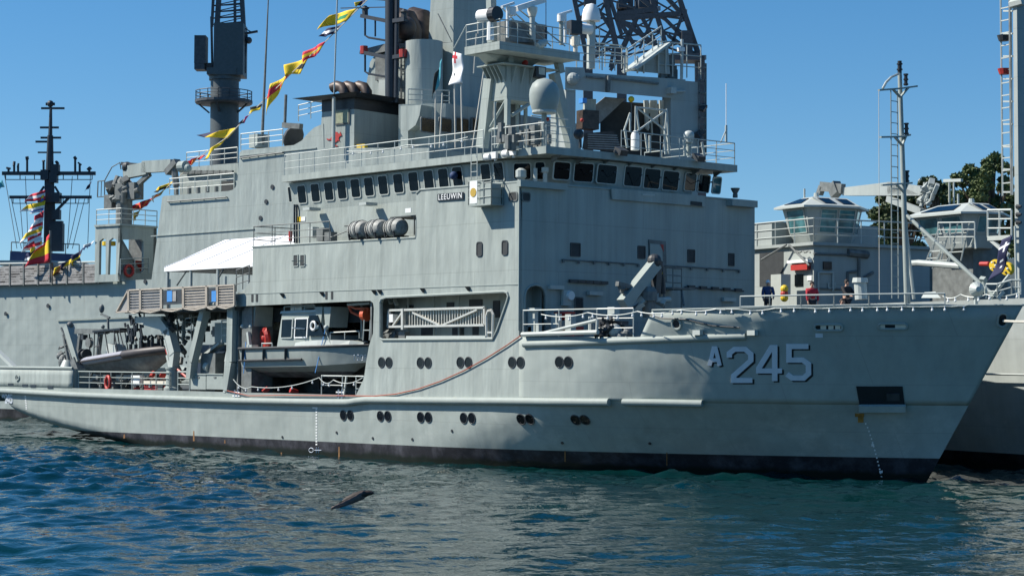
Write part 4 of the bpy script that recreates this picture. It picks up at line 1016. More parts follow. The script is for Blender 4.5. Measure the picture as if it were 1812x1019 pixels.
# gear crowding the roof below the mast
mb = MB()
for k in range(26):
    x = rng.uniform(880, 975); q = PX(x, rng.uniform(225, 262), -1.2 - rng.uniform(0, 2)); s = rng.uniform(.06, .18); mb.obox(q, V((s, 0, 0)), V((0, s, 0)), V((0, 0, s * rng.uniform(1, 3))))
tag(mb.build('roof_gear', m_mid, SHIP), kind='stuff')
for x, y in ((969, 211), (1030, 213)): MB().ball(PX(x, y, -.8), .09, 8).build('red_beacon', m_red, SHIP)
rl = MB(); railing(rl, [PX(966, 262, -.2), PX(1010, 266, -.2)], 1.0, 3, .8, .024); rl.tube(PX(940, 205, -1.5), PX(1005, 212, -1.5), .03); rl.tube(PX(985, 212, -1.5), PX(985, 262, -1.5), .04); rl.build('roof_railing', m_rail, SHIP)
mb = MB().tube(PX(1027, 262, -.3), PX(1027, 228, -.3), .07, 6, .05).ball(PX(1024, 238, -.3), .24, 8); mb.build('signal_lamp', m_dark, SHIP)
# ================================================================== SURVEY SHIP: after deck
zdk = 3.0
# stern bulwark standing on the hull edge
XA0, XA1 = -51.45, P(131, 660, -7.5).x
for sg in (-1, 1):
    xs_ = list(np.linspace(XA0, XA1, 24)); rows = []
    o = MB().grid([[V((x, sg * hb(x, 3), z)) for z in (2.98, 3.3, 3.7, 4.12 + .0 * x)] for x in xs_]).build('stern_bulwark', m_grey, SHIP, smooth=True)
    md = o.modifiers.new('thick', 'SOLIDIFY'); md.thickness = .12; md.offset = -1
    MB().path([V((x, sg * hb(x, 3), 4.14)) for x in xs_], .08, 6).build('bulwark_rail', m_greyp, SHIP)
MB().box((XA0, -hb(XA0, 3) + .1, 3), (XA0 + .1, hb(XA0, 3) - .1, 4.12)).build('stern_bulwark', m_grey, SHIP)
MB().box((XA1 - .1, -7.55, 3.0), (XA1, -6.6, 4.1)).build('bulwark_end', m_greyp, SHIP)
def stern(x, y, o=0): q = P(x, y, -7.4); q.y = -hb(q.x, 3) - o; return q
fp = MB()
for x, y in ((20, 680.5), (47, 682), (62.5, 683), (94, 685)):
    a, b = stern(x - 5, y), stern(x + 5, y); fp.hexa([a + V((0, .02, -.08)), b + V((0, .02, -.08)), b + V((0, -.02, -.08)), a + V((0, -.02, -.08)), a + V((0, .02, .08)), b + V((0, .02, .08)), b + V((0, -.02, .08)), a + V((0, -.02, .08))])
each(fp, 'freeing_port', m_black, SHIP)
mb = MB().bar(P(-20, 606, -7), P(26, 650, -7), .3, .2); mb.build('stern_boom', m_rail, SHIP)
q = stern(33, 668, .03); MB().ring(q, V((0, 1, 0)), .18, .05, 14, 6).build('fairlead', m_greyp, SHIP); MB().lathe([(.15, 0), (.15, .02)], q, V((0, -1, 0)), 14).build('opening', m_black, SHIP)
# sloping stern crane with its cone pedestal
c0 = P(120, 655, -6.6)
MB().lathe([(.55, 0), (.5, .1), (.3, .55), (.26, .6)], V((c0.x, c0.y, 4.0)), Z, 16).build('crane_pedestal', m_rail, SHIP, smooth=True)
def q6(x, y): return P(x, y, -6.6)
st = MB().bar(q6(121, 577), q6(141, 642), .45, .5, up=V((0, 1, 0))); so1 = st.build('stern_crane_arm', m_greyp, SHIP)
mb = MB().ball(q6(124, 575), .2, 8).bar(q6(108, 580), q6(118, 600), .1).tube(q6(113, 592), q6(122, 640), .12, 8).tube(q6(119, 600), q6(128, 640), .08, 8).ball(q6(112, 640), .3, 8, 1.5).ball(q6(106, 630), .22, 8).bar(q6(136, 636), q6(148, 668), .7, .5).path([q6(104, 618), q6(106, 613), q6(112, 613)], .04, 5)
for k in range(10): mb.ball(q6(rng.uniform(104, 130), rng.uniform(610, 645)), rng.uniform(.08, .18), 6)
mb.build('stern_crane_gear', m_mid, SHIP)
MB().lathe([(.05, -.25), (.33, -.25), (.33, -.2), (.22, -.15), (.22, .15), (.33, .2), (.33, .25), (.05, .25)], q6(150, 627), V((1, 0, 0)), 16).build('winch_drum', m_dark, SHIP)
mb = MB().bar(q6(136, 586), q6(187, 586.5), .3, .3).bar(q6(143, 590), q6(139, 626), .22).bar(q6(178, 590), q6(172, 640), .22).bar(q6(177, 586), q6(177, 600), .2); mb.build('stern_frame', m_mid, SHIP)
mb = MB().bar(q6(149, 592), q6(149, 601), .3).tube(q6(158, 588), q6(159, 620), .04); mb.build('block', m_dark, SHIP)
MB().lathe([(.06, -.1), (.3, -.1), (.24, -.03), (.24, .03), (.3, .1), (.06, .1)], q6(158, 606), V((0, 1, 0)), 16).build('sheave', m_mid, SHIP)
mb = MB().tube(q6(192, 590), q6(191, 562), .07, 8).bar(q6(194, 562), q6(179, 556), .12, .1).ball(q6(180, 546), .16, 8, 1.6).ball(q6(182, 578), .12, 8); mb.build('deck_light_post', m_mid, SHIP)
# ------------------------------------------------------------ flight deck with screened rails
XF0, XF1 = P(215, 540, -7.7).x, P(419, 530, -7.7).x
zf = 7.4
MB().box((XF0, -7.5, zf - .2), (XF1, 7.5, zf)).build('flight_deck', m_deck, SHIP)
MB().tube(P(330, 541.5, -7.7), P(417, 536, -7.7), .14, 10).build('header_pipe', m_rail, SHIP)
def nf(x, y): return P(x, y, -8.0)
tl, bl = (lambda x: 513.5 - (x - 228) * .05), (lambda x: 551 - (x - 228) * .055)
edges = [228, 249, 286, 325, 366, 385, 416]
for i, (x0, x1) in enumerate(zip(edges, edges[1:])):
    x0 += 1; x1 -= 1
    fr = MB(); cs4 = [nf(x0, bl(x0)), nf(x1, bl(x1)), nf(x1, tl(x1)), nf(x0, tl(x0))]
    for a, b in zip(cs4, cs4[1:] + cs4[:1]): fr.bar(a, b, .1, .08)
    ft = fr.build('safety_net_frame', m_tan, SHIP)
    poster = i in (3 - 1 + 0, 4)
    if i == 2 or i == 4:
        off = V((0, -.03, 0)); xp0 = x0 + (3 if i == 2 else 3); xp1 = x1 - 2 if i == 2 else x1 + 0
        MB().hexa([nf(xp0, bl(x0) - 8), nf(xp1, bl(x1) - 8), nf(xp1, bl(x1) - 8) + off, nf(xp0, bl(x0) - 8) + off, nf(xp0, tl(x0) + 3), nf(xp1, tl(x1) + 3), nf(xp1, tl(x1) + 3) + off, nf(xp0, tl(x0) + 3) + off]).build('poster_board', m_dark, ft)
        o2 = off * 2; xa_, xb_ = ((297, 306) if i == 2 else (376, 384))
        MB().hexa([nf(xa_, 534), nf(xb_, 533.5), nf(xb_, 533.5) + o2, nf(xa_, 534) + o2, nf(xa_, 515), nf(xb_, 514.5), nf(xb_, 514.5) + o2, nf(xa_, 515) + o2]).build('poster', m_blue, ft)
        if i == 2: MB().hexa([nf(307, 533), nf(313, 533), nf(313, 533) + o2, nf(307, 533) + o2, nf(307, 515), nf(313, 515), nf(313, 515) + o2, nf(307, 515) + o2]).build('poster', m_net, ft)
    else:
        for k in range(7):
            t = (k + .7) / 7.6; a, b = cs4[0].lerp(cs4[3], t), cs4[1].lerp(cs4[2], t)
            sl_ = MB().bar(a, b, .02, .05); sl_.build('slat', m_tan if i in (3, 5) else m_net, ft)
        MB().add([q + V((0, .06, 0)) for q in cs4] + [q + V((0, .08, 0)) for q in cs4], [(0, 1, 2, 3), (7, 6, 5, 4)]).build('net', m_net, ft)
    MB().path([cs4[0] + V((0, 0, -.02)), cs4[0].lerp(cs4[1], .25) - Z * .09, cs4[0].lerp(cs4[1], .5) - Z * .13, cs4[0].lerp(cs4[1], .75) - Z * .08, cs4[1] - Z * .02], .05, 5).build('rolled_net', m_tan, ft)
fr = MB(); a, b, c_ = nf(227, tl(228)), nf(227, bl(228)), nf(206, 552.5)
for p_, q_ in ((a, b), (b, c_), (c_, a)): fr.bar(p_, q_, .1, .08)
ft = fr.build('safety_net_frame', m_tan, SHIP)
MB().add([a + V((0, .05, 0)), b + V((0, .05, 0)), c_ + V((0, .05, 0)), a + V((0, .07, 0)), b + V((0, .07, 0)), c_ + V((0, .07, 0))], [(0, 1, 2), (5, 4, 3)]).build('net', m_net, ft)
# deckhouse and machinery below the flight deck
MB().box((XF1 - 4.2, -4.6, zdk), (XF1, 4.6, zf - .2)).box((XF1 - 4.4, -7.0, zdk), (XF1 - 3.0, -4.4, 5.0)).build('deckhouse', m_mid, SHIP)
MB().box((-29, -.5, zdk), (XF1 - 4.3, 6, zf - .2)).build('deckhouse', m_mid, SHIP)
mb = MB().bar(P(414, 543, -7.4), P(412, 640, -7.4), .5, .5).bar(P(412, 640, -7.4), P(404, 690, -7.4), .55, .5); mb.build('bay_column', m_grey, SHIP)
mb = MB().bar(P(403, 640, -7.5), P(400, 694, -7.5), .25, .2).bar(P(407, 615, -7.5), P(402, 640, -7.5), .25, .2); mb.build('bay_column', m_rail, SHIP)
mb = MB().bar(P(364, 545, -7.4), P(341, 640, -7.4), .42, .4).bar(P(341, 640, -7.4), P(338, 668, -7.4), .42, .4); mb.build('inclined_leg', m_grey, SHIP)
MB().box((XF1 - .1, -7.3, zdk), (XF1 + .8, -6.0, 8.0)).build('bay_pillar', m_mid, SHIP)
for x0, x1 in ((336.5, 364), (365.5, 394)):
    o = MB().pbox(L, x0, 663, x1, 689, -7.3, 1.0).build('deck_locker', m_greyp, SHIP)
    MB().pbox(L, x0 - .5, 660.5, x1 + .5, 663, -7.35, 1.1).build('lid', m_greyp, o); MB().pbox(L, (x0 + x1) / 2 - 2, 666, (x0 + x1) / 2 + 2, 669, -7.33, .04).build('latch', m_mid, o)
mb = MB().pbox(L, 380, 571, 404, 606, -6.5, .8); o = mb.build('control_cabin', m_greyp, SHIP)
rl = MB(); railing(rl, [P(392, 606, -6.9), P(404, 606, -6.9)], 1.15, 3, .5, .035); rl.build('railing', m_rail, o)
MB().bar(P(349, 640, -6.6), P(392, 607, -6.6), .35, .14).build('conveyor', m_rail, SHIP)
MB().bar(P(352, 634, -6.3), P(388, 606, -6.3), .1, .2).build('conveyor_rail', m_dark, SHIP)
MB().tube(P(365, 648, -6.9), P(371, 650, -6.9), .24, 14).build('drum', m_rail, SHIP, smooth=True)
MB().pbox(L, 341, 610, 398, 664, -6.2, 1.0).build('winch_house', mat('dark_blue_machinery', (0.02, 0.035, 0.06), .5), SHIP)
mb = MB()
for k in range(70):
    x, y = rng.uniform(300, 345), rng.uniform(548, 665)
    if rng.random() < .5: mb.ball(P(x, y, -6 - rng.uniform(-1.5, .6)), rng.uniform(.1, .26), 6)
    else: a = P(x, y, -6 - rng.uniform(-1.5, .6)); mb.tube(a, a + V((rng.normal(0, .4), rng.normal(0, .2), rng.normal(0, .8))), rng.uniform(.04, .09), 6)
tag(mb.build('hose_and_valve_clutter', m_mid, SHIP), kind='stuff')
mb = MB()
for k in range(40):
    x, y = rng.uniform(345, 400), rng.uniform(546, 600)
    a = P(x, y, -5 - rng.uniform(-1, 1)); s = rng.uniform(.08, .22); mb.obox(a, V((s, 0, 0)), V((0, s, 0)), V((0, 0, s * rng.uniform(.6, 1.8))))
tag(mb.build('machinery_clutter', m_mid, SHIP), kind='stuff')
rl = MB(); ladder(rl, P(318, 600, -6.6), P(318, 556, -6.6), (1, 0, 0), .5); ladder(rl, P(333, 598, -6.4), P(333, 556, -6.4), (1, 0, 0), .6)
railing(rl, [P(308, 596, -6.2), P(360, 592, -6.2)], 1.0, 3, 1.0); rl.build('inner_ladder', m_greyp, SHIP)
MB().pbox(L, 322, 553, 345, 562, -4, .3).pbox(L, 350, 553, 395, 565, -4.5, .3).build('light_panel', m_rail, SHIP)
# boat crane: column, curved jib over the boat
b0 = P(306, 690, -6.9); bz = P(306, 655, -6.9)
MB().lathe([(.5, 0), (.5, .12), (.4, .2), (.36, 1.1), (.42, 1.15), (.42, 1.25)], V((b0.x, b0.y, zdk)), Z, 18).build('boat_crane_pedestal', m_greyp, SHIP, smooth=True)
def q7(x, y): return P(x, y, -6.9)
jb = MB().bar(q7(306, 655), q7(310, 622), .4, .4, up=V((0, 1, 0))).bar(q7(310, 626), q7(299, 583), .5, .45, up=V((0, 1, 0))).bar(q7(301, 590), q7(284, 566), .5, .45, up=V((0, 1, 0))); jb.build('boat_crane_arm', m_rail, SHIP)
MB().hexa([q7(245, 571) + V((0, -.2, 0)), q7(291, 584) + V((0, -.2, 0)), q7(291, 584) + V((0, .2, 0)), q7(245, 571) + V((0, .2, 0)), q7(245, 561) + V((0, -.2, 0)), q7(291, 559) + V((0, -.2, 0)), q7(291, 559) + V((0, .2, 0)), q7(245, 561) + V((0, .2, 0))]).build('boat_crane_jib', m_rail, SHIP)
MB().bar(q7(302, 650), q7(297, 628), .18, .18).bar(q7(292, 600), q7(305, 652), .12).build('ram', m_rail, SHIP)
mb = MB()
for k in range(28):
    a = q7(rng.uniform(222, 256), rng.uniform(563, 610)); mb.tube(a, a + V((rng.normal(0, .1), 0, rng.uniform(.2, .7))), rng.uniform(.04, .1), 6)
for k in range(10): mb.ball(q7(rng.uniform(288, 306), rng.uniform(548, 600)), rng.uniform(.1, .2), 6)
tag(mb.build('crane_hoist_gear', m_dark, SHIP), kind='stuff')
mb = MB().path([q7(294, 618), q7(303, 645), q7(316, 655), q7(331, 668)], .07, 6); mb.build('red_hose', m_red, SHIP)
# deck-edge railing and small gear
rl = MB()
def dke(x): q = P(x, 694, -7.4); return V((q.x, -7.3, zdk))
railing(rl, [dke(x) for x in (136, 175, 212, 250, 297)], .95, 3, 1.5, .035); railing(rl, [dke(312), dke(333)], 1.0, 3, .9, .05)
rl.build('deck_railing', m_greyp, SHIP)
rl = MB(); railing(rl, [dke(566), dke(603)], .9, 2, 1.5, .035); railing(rl, [dke(627), dke(641)], .9, 3, .8, .035); rl.tube(dke(603) + Z * .9, dke(627) + Z * .9, .03); rl.bar(dke(606), dke(610) + Z * .9, .08); rl.build('deck_railing', m_rail, SHIP)
mb = MB()
for k in range(60):
    x = rng.uniform(140, 300); q = P(x, rng.uniform(668, 694), -7 + rng.uniform(0, 2)); q.z = max(zdk + .1, q.z); s = rng.uniform(.08, .3)
    if k % 3: mb.obox(q, V((s, 0, 0)), V((0, s, 0)), V((0, 0, s * rng.uniform(.4, 1.2))))
    else: mb.tube(q, q + V((s * 2, 0, rng.uniform(0, .5))), .07, 6)
tag(mb.build('deck_gear_clutter', m_mid, SHIP), kind='stuff')
mb = MB()
for k in range(14):
    x = rng.uniform(165, 300); q = P(x, rng.uniform(664, 690), -7 + rng.uniform(0, 1)); q.z = max(zdk + .1, q.z); s = rng.uniform(.06, .16); mb.obox(q, V((s, 0, 0)), V((0, s, 0)), V((0, 0, s)))
tag(mb.build('pale_deck_fittings', m_rail, SHIP), kind='stuff')
MB().pbox(L, 252, 673, 296, 680, -7.0, .9).build('deck_hatch', m_cream, SHIP)
MB().pbox(L, 255, 681, 294, 693, -6.9, .6).build('red_hatch_base', m_red, SHIP)
MB().pbox(L, 232, 664, 247, 681, -7.0, .3).build('deck_cabinet', m_white, SHIP)
mb = MB()
for x, y in ((270, 663), (288, 664), (242, 688), (470, 690), (520, 692)): mb.ball(P(x, y, -6.8), .2, 6)
each(mb, 'red_fitting', m_red, SHIP)
lb = P(191, 677, -7.45); lbo = thing('lifebuoy', 'red lifebuoy hanging on the after deck rail below the inflatable boat', 'lifebuoy', lb)
MB().ring(lb, V((.2, 1, 0)), .36, .09, 20, 8).build('ring', m_red, lbo, smooth=True)
# hose lying along the deck edge and hanging in a long curve along the side
def sidept(x, y): q = P(x, y, -7.66); return q
mb = MB().path([sidept(x, y) for x, y in ((402, 691), (440, 700), (500, 699), (560, 699.5), (625, 700), (662, 700.5), (700, 697), (740, 688), (780, 674), (820, 656), (860, 634), (895, 612), (921, 594))], .024, 6)
ho = mb.build('red_hose', m_redrope); tag(ho, 'thin red hose hanging in a long curve along the grey ship side', 'hose')
# white hash-shaped cleats by the deck edge
for x in (418, 602):
    mb = MB(); q = P(x, 697, -7.62)
    for dx in (-.14, .14): mb.bar(q + V((dx, 0, -.22)), q + V((dx, 0, .22)), .07)
    for dz in (-.09, .09): mb.bar(q + V((-.32, .01, dz)), q + V((.32, .01, dz)), .06)
    mb.build('white_cleat', m_white, SHIP)
# ------------------------------------------------------------ davits inside the bay
for x in (440, 573):
    for dx in (0, 15):
        a = P(x + dx, 543, -6.9); mb = MB().hexa([a + V((-.16, -.3, -1.0)), a + V((.16, -.3, -1.0)), a + V((.16, .8, -1.0)), a + V((-.16, .8, -1.0)), a + V((-.3, -.3, 0)), a + V((.3, -.3, 0)), a + V((.3, .8, 0)), a + V((-.3, .8, 0))])
        mb.build('davit_bracket', m_greyp, SHIP)
        MB().ball(a + V((0, -.35, -1.0)), .13, 8).build('davit_sheave', m_rail, SHIP)
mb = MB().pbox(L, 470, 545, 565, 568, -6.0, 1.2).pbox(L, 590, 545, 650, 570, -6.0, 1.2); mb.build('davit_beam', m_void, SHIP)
MB().tube(P(443, 570, -7.0), P(442, 606, -7.0), .08, 8).build('davit_fall', m_rail, SHIP)
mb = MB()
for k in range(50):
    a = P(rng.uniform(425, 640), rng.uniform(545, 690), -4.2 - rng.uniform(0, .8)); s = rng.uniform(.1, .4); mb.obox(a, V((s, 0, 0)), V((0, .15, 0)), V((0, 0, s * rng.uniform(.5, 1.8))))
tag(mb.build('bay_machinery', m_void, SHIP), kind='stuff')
mb = MB()
for x, y in ((490, 574), (620, 571)): a = P(x, y, -5); mb.lathe([(.3, -.3), (.1, .15)], a, Z, 8)
each(mb, 'bay_lamp', m_greyp, SHIP)
oh = MB()
for pts in (((617, 541), (630, 546), (652, 546)), ((617, 542), (622, 552), (634, 558), (645, 562)), ((652, 546), (646, 560))): oh.path([P(x, y, -7.0) for x, y in pts], .06, 6)
oh.build('orange_hose', m_orange, SHIP); MB().tube(P(644, 557, -7.0), P(650, 557, -7.0), .3, 14).build('hose_reel', m_orange, SHIP)
MB().tube(P(616, 539, -7.0), P(655, 536, -7.0), .08, 8).build('hose_bar', m_rail, SHIP)
rl = MB(); ladder(rl, P(648, 602, -7.2), P(650, 566, -7.2), (1, 0, 0), .5, .4, .035); rl.build('bay_ladder', m_rail, SHIP)
# gangway stowed in the recess: trussed aluminium side with its slats
g0 = P(690, 578, -7.25)
gw = thing('gangway', 'folded aluminium gangway stowed in the long recess of the ship side', 'gangway', (P(780, 576, -7.25).x, -7.25, P(780, 576, -7.25).z))
def gq(x, y): return P(x, y, -7.3)
fr = MB()
for a, b in (((689, 549), (859, 544)), ((687, 578), (858, 575)), ((689, 549), (687, 578)), ((858, 544), (858, 575))): fr.bar(gq(*a), gq(*b), .13, .1)
fr.build('frame', m_alu, gw)
for a, b in (((696, 576), (713, 552)), ((731, 553), (778, 575)), ((784, 575), (845, 548))): MB().bar(gq(*a), gq(*b), .11, .08).build('brace', m_alu, gw)
MB().bar(gq(714, 546), gq(714, 583), .2, .14).build('post', m_alu, gw)
for k in range(28):
    x = 722 + k * 4.75; MB().bar(gq(x, 576.5) + V((0, .1, 0)), gq(x, 547) + V((0, .1, 0)), .05, .04).build('baluster', m_alu, gw)
mb = MB().path([gq(862, 600), gq(861, 560), gq(864, 550), gq(870, 549), gq(873, 556), gq(872, 600)], .07, 6).bar(gq(861, 588), gq(873, 588), .08).bar(gq(861, 598), gq(873, 598), .08); mb.build('end_hoop', m_alu, gw)
mb = MB().pbox(L, 685, 556, 695, 570, -7.35, .3); mb.build('end_box', m_white, gw)
MB().bar(P(720, 596.5, -7.35), P(860, 596, -7.35), .1, .12).build('gangway_rest', m_rail, SHIP)
for x, y, m_ in ((688, 532, m_rail), (698, 535, m_rail)): MB().bar(P(x, y - 6, -6.8), P(x + 4, y + 5, -6.8), .18, .1).build('lamp_bracket', m_, SHIP)
mb = MB()
for k in range(18): mb.ball(P(rng.uniform(674, 716), rng.uniform(588, 600), -6.9), rng.uniform(.08, .18), 6)
mb.pbox(L, 705, 587, 716, 600, -7.1, .3); mb.build('winch', m_mid, SHIP)
# ================================================================== BOATS AND TENT ON THE SURVEY SHIP
class Loc:
    def __init__(s, O, f, side=V((0, 1, 0))): s.O = V(O); s.f = V(f).normalized(); s.s = V(side); s.u = s.f.cross(s.s).normalized()
    def __call__(s, l, w_, h): return s.O + s.f * l + s.s * w_ + s.u * h
def boat_hull(T, Ln, b, gun, keel, chine, n=22, full=.55):
    rows = []
    for i in range(n + 1):
        t = i / n; k = 1.0 if t < full else max(0.02, 1 - ((t - full) / (1 - full)) ** 2.2)
        kl = keel(t); g = gun(t); c = chine(t); l = Ln * t
        half = [(0, kl), (b * k * .5, lerp(kl, c, .55)), (b * k * .88, c), (b * k * .96, lerp(c, g, .5)), (b * k, g)]
        over = lambda h: Ln * .0 
        rows.append([T(l, -y, z) for y, z in half[::-1]] + [T(l, y, z) for y, z in half[1:]])
    mb = MB().grid(rows); mb.add(rows[0], [tuple(range(9))]); return mb, rows
# --- grey work boat with cabin in the boat bay
yw = -6.2
o = P(436, 660, yw - 1.0); T = Loc((o.x, yw, P(500, 672, yw - 1).z), (1, 0, .012))
wl = thing('work_boat', 'grey cabin launch numbered 1008 hanging in the boat bay', 'boat', T(4.5, 0, 0))
Ln = P(655, 622, yw).x - o.x
gun = lambda t: 1.58 + .22 * max(0, t - .5) ** 2; chine = lambda t: .62 + .75 * max(0, t - .55) ** 1.8; keel = lambda t: .0 + 1.35 * max(0, t - .72) ** 2 / .28 ** 2 * .8 + .12 * (1 - t)
m_wb = hull_mat('work_boat_paint', (0.30, 0.33, 0.31), (0.07, 0.075, 0.08), T(0, 0, .62).z, .012)
mb, rows = boat_hull(T, Ln, 1.45, gun, keel, chine, 24, .6); mb.build('hull', m_wb, wl, smooth=True)
dk_ = MB().grid([[T(Ln * i / 24, -1.42 * (1 if i / 24 < .6 else max(.02, 1 - ((i / 24 - .6) / .4) ** 2.2)), gun(i / 24) - .12), T(Ln * i / 24, 1.42 * (1 if i / 24 < .6 else max(.02, 1 - ((i / 24 - .6) / .4) ** 2.2)), gun(i / 24) - .12)] for i in range(25)]); dk_.build('deck', m_rail, wl)
MB().path([r_[0] + V((0, -.03, -.02)) for r_ in rows] + [r_[-1] + V((0, .03, -.02)) for r_ in rows[::-1]], .07, 6).build('gunwale_fender', m_dark, wl)
MB().path([T(Ln * t, -1.44 * (1 if t < .6 else 1 - ((t - .6) / .4) ** 2.2), .95 + .03 * t) for t in np.linspace(0.0, .6, 12)], .06, 6).build('rubbing_strake', m_dark, wl)
for t in (.04, .245, .455): MB().bar(T(Ln * t, -1.47, 1.0), T(Ln * t + .06, -1.5, 1.52), .13, .08).build('fender_strip', m_dark, wl)
# foredeck coaming and cabin
cb = [T(Ln * t, s * w_, h) for (t, s, w_, h) in ((.30, -1, 1.15, 1.5), (.99, -1, .06, 1.75), (.99, 1, .06, 1.75), (.30, 1, 1.15, 1.5), (.30, -1, 1.05, 1.8), (.95, -1, .05, 1.95), (.95, 1, .05, 1.95), (.30, 1, 1.05, 1.8))]
MB().grid([[T(Ln * t, -w_ - .02, z0), T(Ln * t, -w_ + .08, z0 + h_), T(Ln * t, w_ - .08, z0 + h_), T(Ln * t, w_ + .02, z0)] for t, w_, z0, h_ in ((.5, 1.25, 1.5, .3), (.6, 1.3, 1.5, .36), (.7, 1.2, 1.52, .38), (.8, .95, 1.55, .34), (.9, .6, 1.6, .26), (.97, .2, 1.65, .1))]).build('foredeck', m_rail, wl)
c_lo = [(.30, 1.1), (.78, .8)]
cab = [T(Ln * .315, -1.12, 1.5), T(Ln * .80, -.95, 1.6), T(Ln * .80, .95, 1.6), T(Ln * .315, 1.12, 1.5), T(Ln * .345, -.98, 3.28), T(Ln * .67, -.92, 3.28), T(Ln * .67, .92, 3.28), T(Ln * .345, .98, 3.28)]
MB().hexa(cab).build('cabin', m_greyp, wl)
MB().hexa([T(Ln * .335, -1.05, 3.28), T(Ln * .69, -1.0, 3.28), T(Ln * .69, 1.0, 3.28), T(Ln * .335, 1.05, 3.28), T(Ln * .34, -1.02, 3.4), T(Ln * .67, -.97, 3.4), T(Ln * .67, .97, 3.4), T(Ln * .34, 1.02, 3.4)]).build('cabin_roof', m_rail, wl)
upc = (cab[4] - cab[0] + cab[5] - cab[1]).normalized(); upc = (Z + V((0, .07, 0))).normalized()
window(wl, T(Ln * .405, -1.065, 2.52), T.f, upc, .98, 1.0, m_rail, m_glass, .05, rad=.06)
w2 = window(wl, T(Ln * .535, -1.03, 2.52), T.f, upc, 1.1, 1.0, m_white, m_glass, .06, rad=.05)
MB().bar(T(Ln * .525, -1.09, 2.05), T(Ln * .525, -1.06, 3.0), .06, .05).build('mullion', m_white, w2); MB().bar(T(Ln * .59, -1.09, 2.05), T(Ln * .545, -1.06, 3.0), .06, .05).build('mullion', m_white, w2)
n_ = (T(Ln * .80, 0, 1.6) - T(Ln * .67, 0, 3.28)).normalized()
side3 = [T(Ln * .61, -1.08, 2.1), T(Ln * .752, -1.04, 2.1), T(Ln * .685, -.98, 3.12), T(Ln * .61, -1.0, 3.12)]
MB().plate([[q + V((0, -.06, 0)) for q in side3]], V((0, .08, 0))).build('quarter_window', m_glass, wl)
fwq = [T(Ln * .765, -.82, 2.15), T(Ln * .765, .82, 2.15), T(Ln * .69, .82, 3.12), T(Ln * .69, -.82, 3.12)]
nn = (fwq[1] - fwq[0]).cross(fwq[3] - fwq[0]).normalized(); nn = nn if nn.dot(T.f) > 0 else -nn
MB().plate([[q + nn * .02 for q in fwq]], nn * .03).build('windscreen', m_glass, wl)
lbw = thing('lifebuoy', 'white ring buoy on the cabin window of the grey launch', 'lifebuoy', T(Ln * .665, -1.12, 2.25))
MB().ring(T(Ln * .665, -1.16, 2.6), V((0, 1, 0)), .2, .06, 18, 8).build('ring', m_white, lbw, smooth=True)
MB().obox(T(Ln * .45, -.4, 3.6), T.f * .48, V((0, .4, 0)), Z * .18).build('roof_box', m_cream, wl)
MB().obox(T(Ln * .56, -.3, 3.75), T.f * .4, V((0, .4, 0)), Z * .25).build('roof_hatch', m_greyp, wl)
rl = MB(); railing(rl, [T(Ln * .36, -.95, 3.4), T(Ln * .64, -.9, 3.4)], .22, 1, 1.0, .03); railing(rl, [T(Ln * .78, -.9, 1.9), T(Ln * .95, -.3, 1.95)], .35, 1, .9, .03); railing(rl, [T(Ln * .2, -1.3, 1.5), T(Ln * .3, -1.3, 1.5)], .3, 1, .9, .03); rl.build('hand_rail', m_rail, wl)
mb = MB().ring(T(Ln * .12, -.6, 2.1), V((.3, 1, .1)), .42, .16, 16, 6).ball(T(Ln * .12, -.6, 2.1), .2, 8); mb.build('red_hose_reel', m_red, wl)
MB().bar(T(Ln * .07, -1.2, 1.5), T(Ln * .05, -1.2, 2.4), .16).bar(T(Ln * .05, -1.1, 1.6), T(Ln * .1, -1.1, 1.6), .4, .3).build('stern_post', m_rail, wl)
MB().tube(T(Ln * .05, -1.47, .3), T(Ln * .06, -1.4, 1.9), .02, 4).tube(T(Ln * .72, -1.4, .3), T(Ln * .75, -1.0, 2.4), .02, 4).build('blue_strap', m_blue, wl)
for i, ch in enumerate('1008'):
    def hitb(x, y, out=0.0):
        d = ray(x, y); lo = None
        for k in range(400):
            tt = 85 + k * .04; q = CAM + d * tt; l = (q - T.O).dot(T.f); t = l / Ln
            if t < 1 and q.y > yw - 1.5 * (1 if t < .6 else max(.0, 1 - ((t - .6) / .4) ** 2.2)): return q - ray(906, 509) * (.38 + out)
        return CAM + d * 92
    x0 = 625.5 + i * 6.3
    sm = stroke_mesh(ch, .12, (lambda s, t, x0=x0: hitb(x0 + s * 8.0, 637 - t * 10.5, .0)), (lambda s, t, x0=x0: hitb(x0 + s * 8.0, 637 - t * 10.5, .02))); sm.build('boat_number', m_num, wl)
# --- rigid inflatable boat slung at the after deck
o = P(160, 640, -6.6); e_ = P(296, 619, -6.6)
T = Loc((o.x, -6.2, o.z), V((e_.x - o.x, 0, e_.z - o.z))); Lr = (V((e_.x, 0, e_.z)) - V((o.x, 0, o.z))).length
rb = thing('inflatable_boat', 'dark rigid inflatable boat with black canopy slung above the after deck', 'boat', T(Lr / 2, 0, -1.0))
def tube_y(t): return .95 if t < .6 else .95 * (1 - ((t - .6) / .4) ** 2.4)
mid = .56
for a, b_, m_, nm in ((.0, mid, m_tubel, 'tube'), (mid, 1.0, m_tube, 'tube')):
    ts = np.linspace(a, b_, 14)
    for sg in (-1, 1): MB().path([T(Lr * t, sg * tube_y(t), .05 * t) for t in ts], [.24 if t > .06 else .12 + 2 * t for t in ts], 10).build(nm, m_, rb, smooth=True)
for sg in (-1, 1): MB().path([T(Lr * t, sg * (tube_y(t) + .2), .05 * t - .02) for t in np.linspace(.03, mid, 10)], .07, 6).build('tube_fender', m_tube, rb)
for sg in (-1, 1): MB().tube(T(.02, sg * .95, 0), T(-.25, sg * .95, -.02), .2, 10, .05).build('tube_end', m_tube, rb)
rows = []
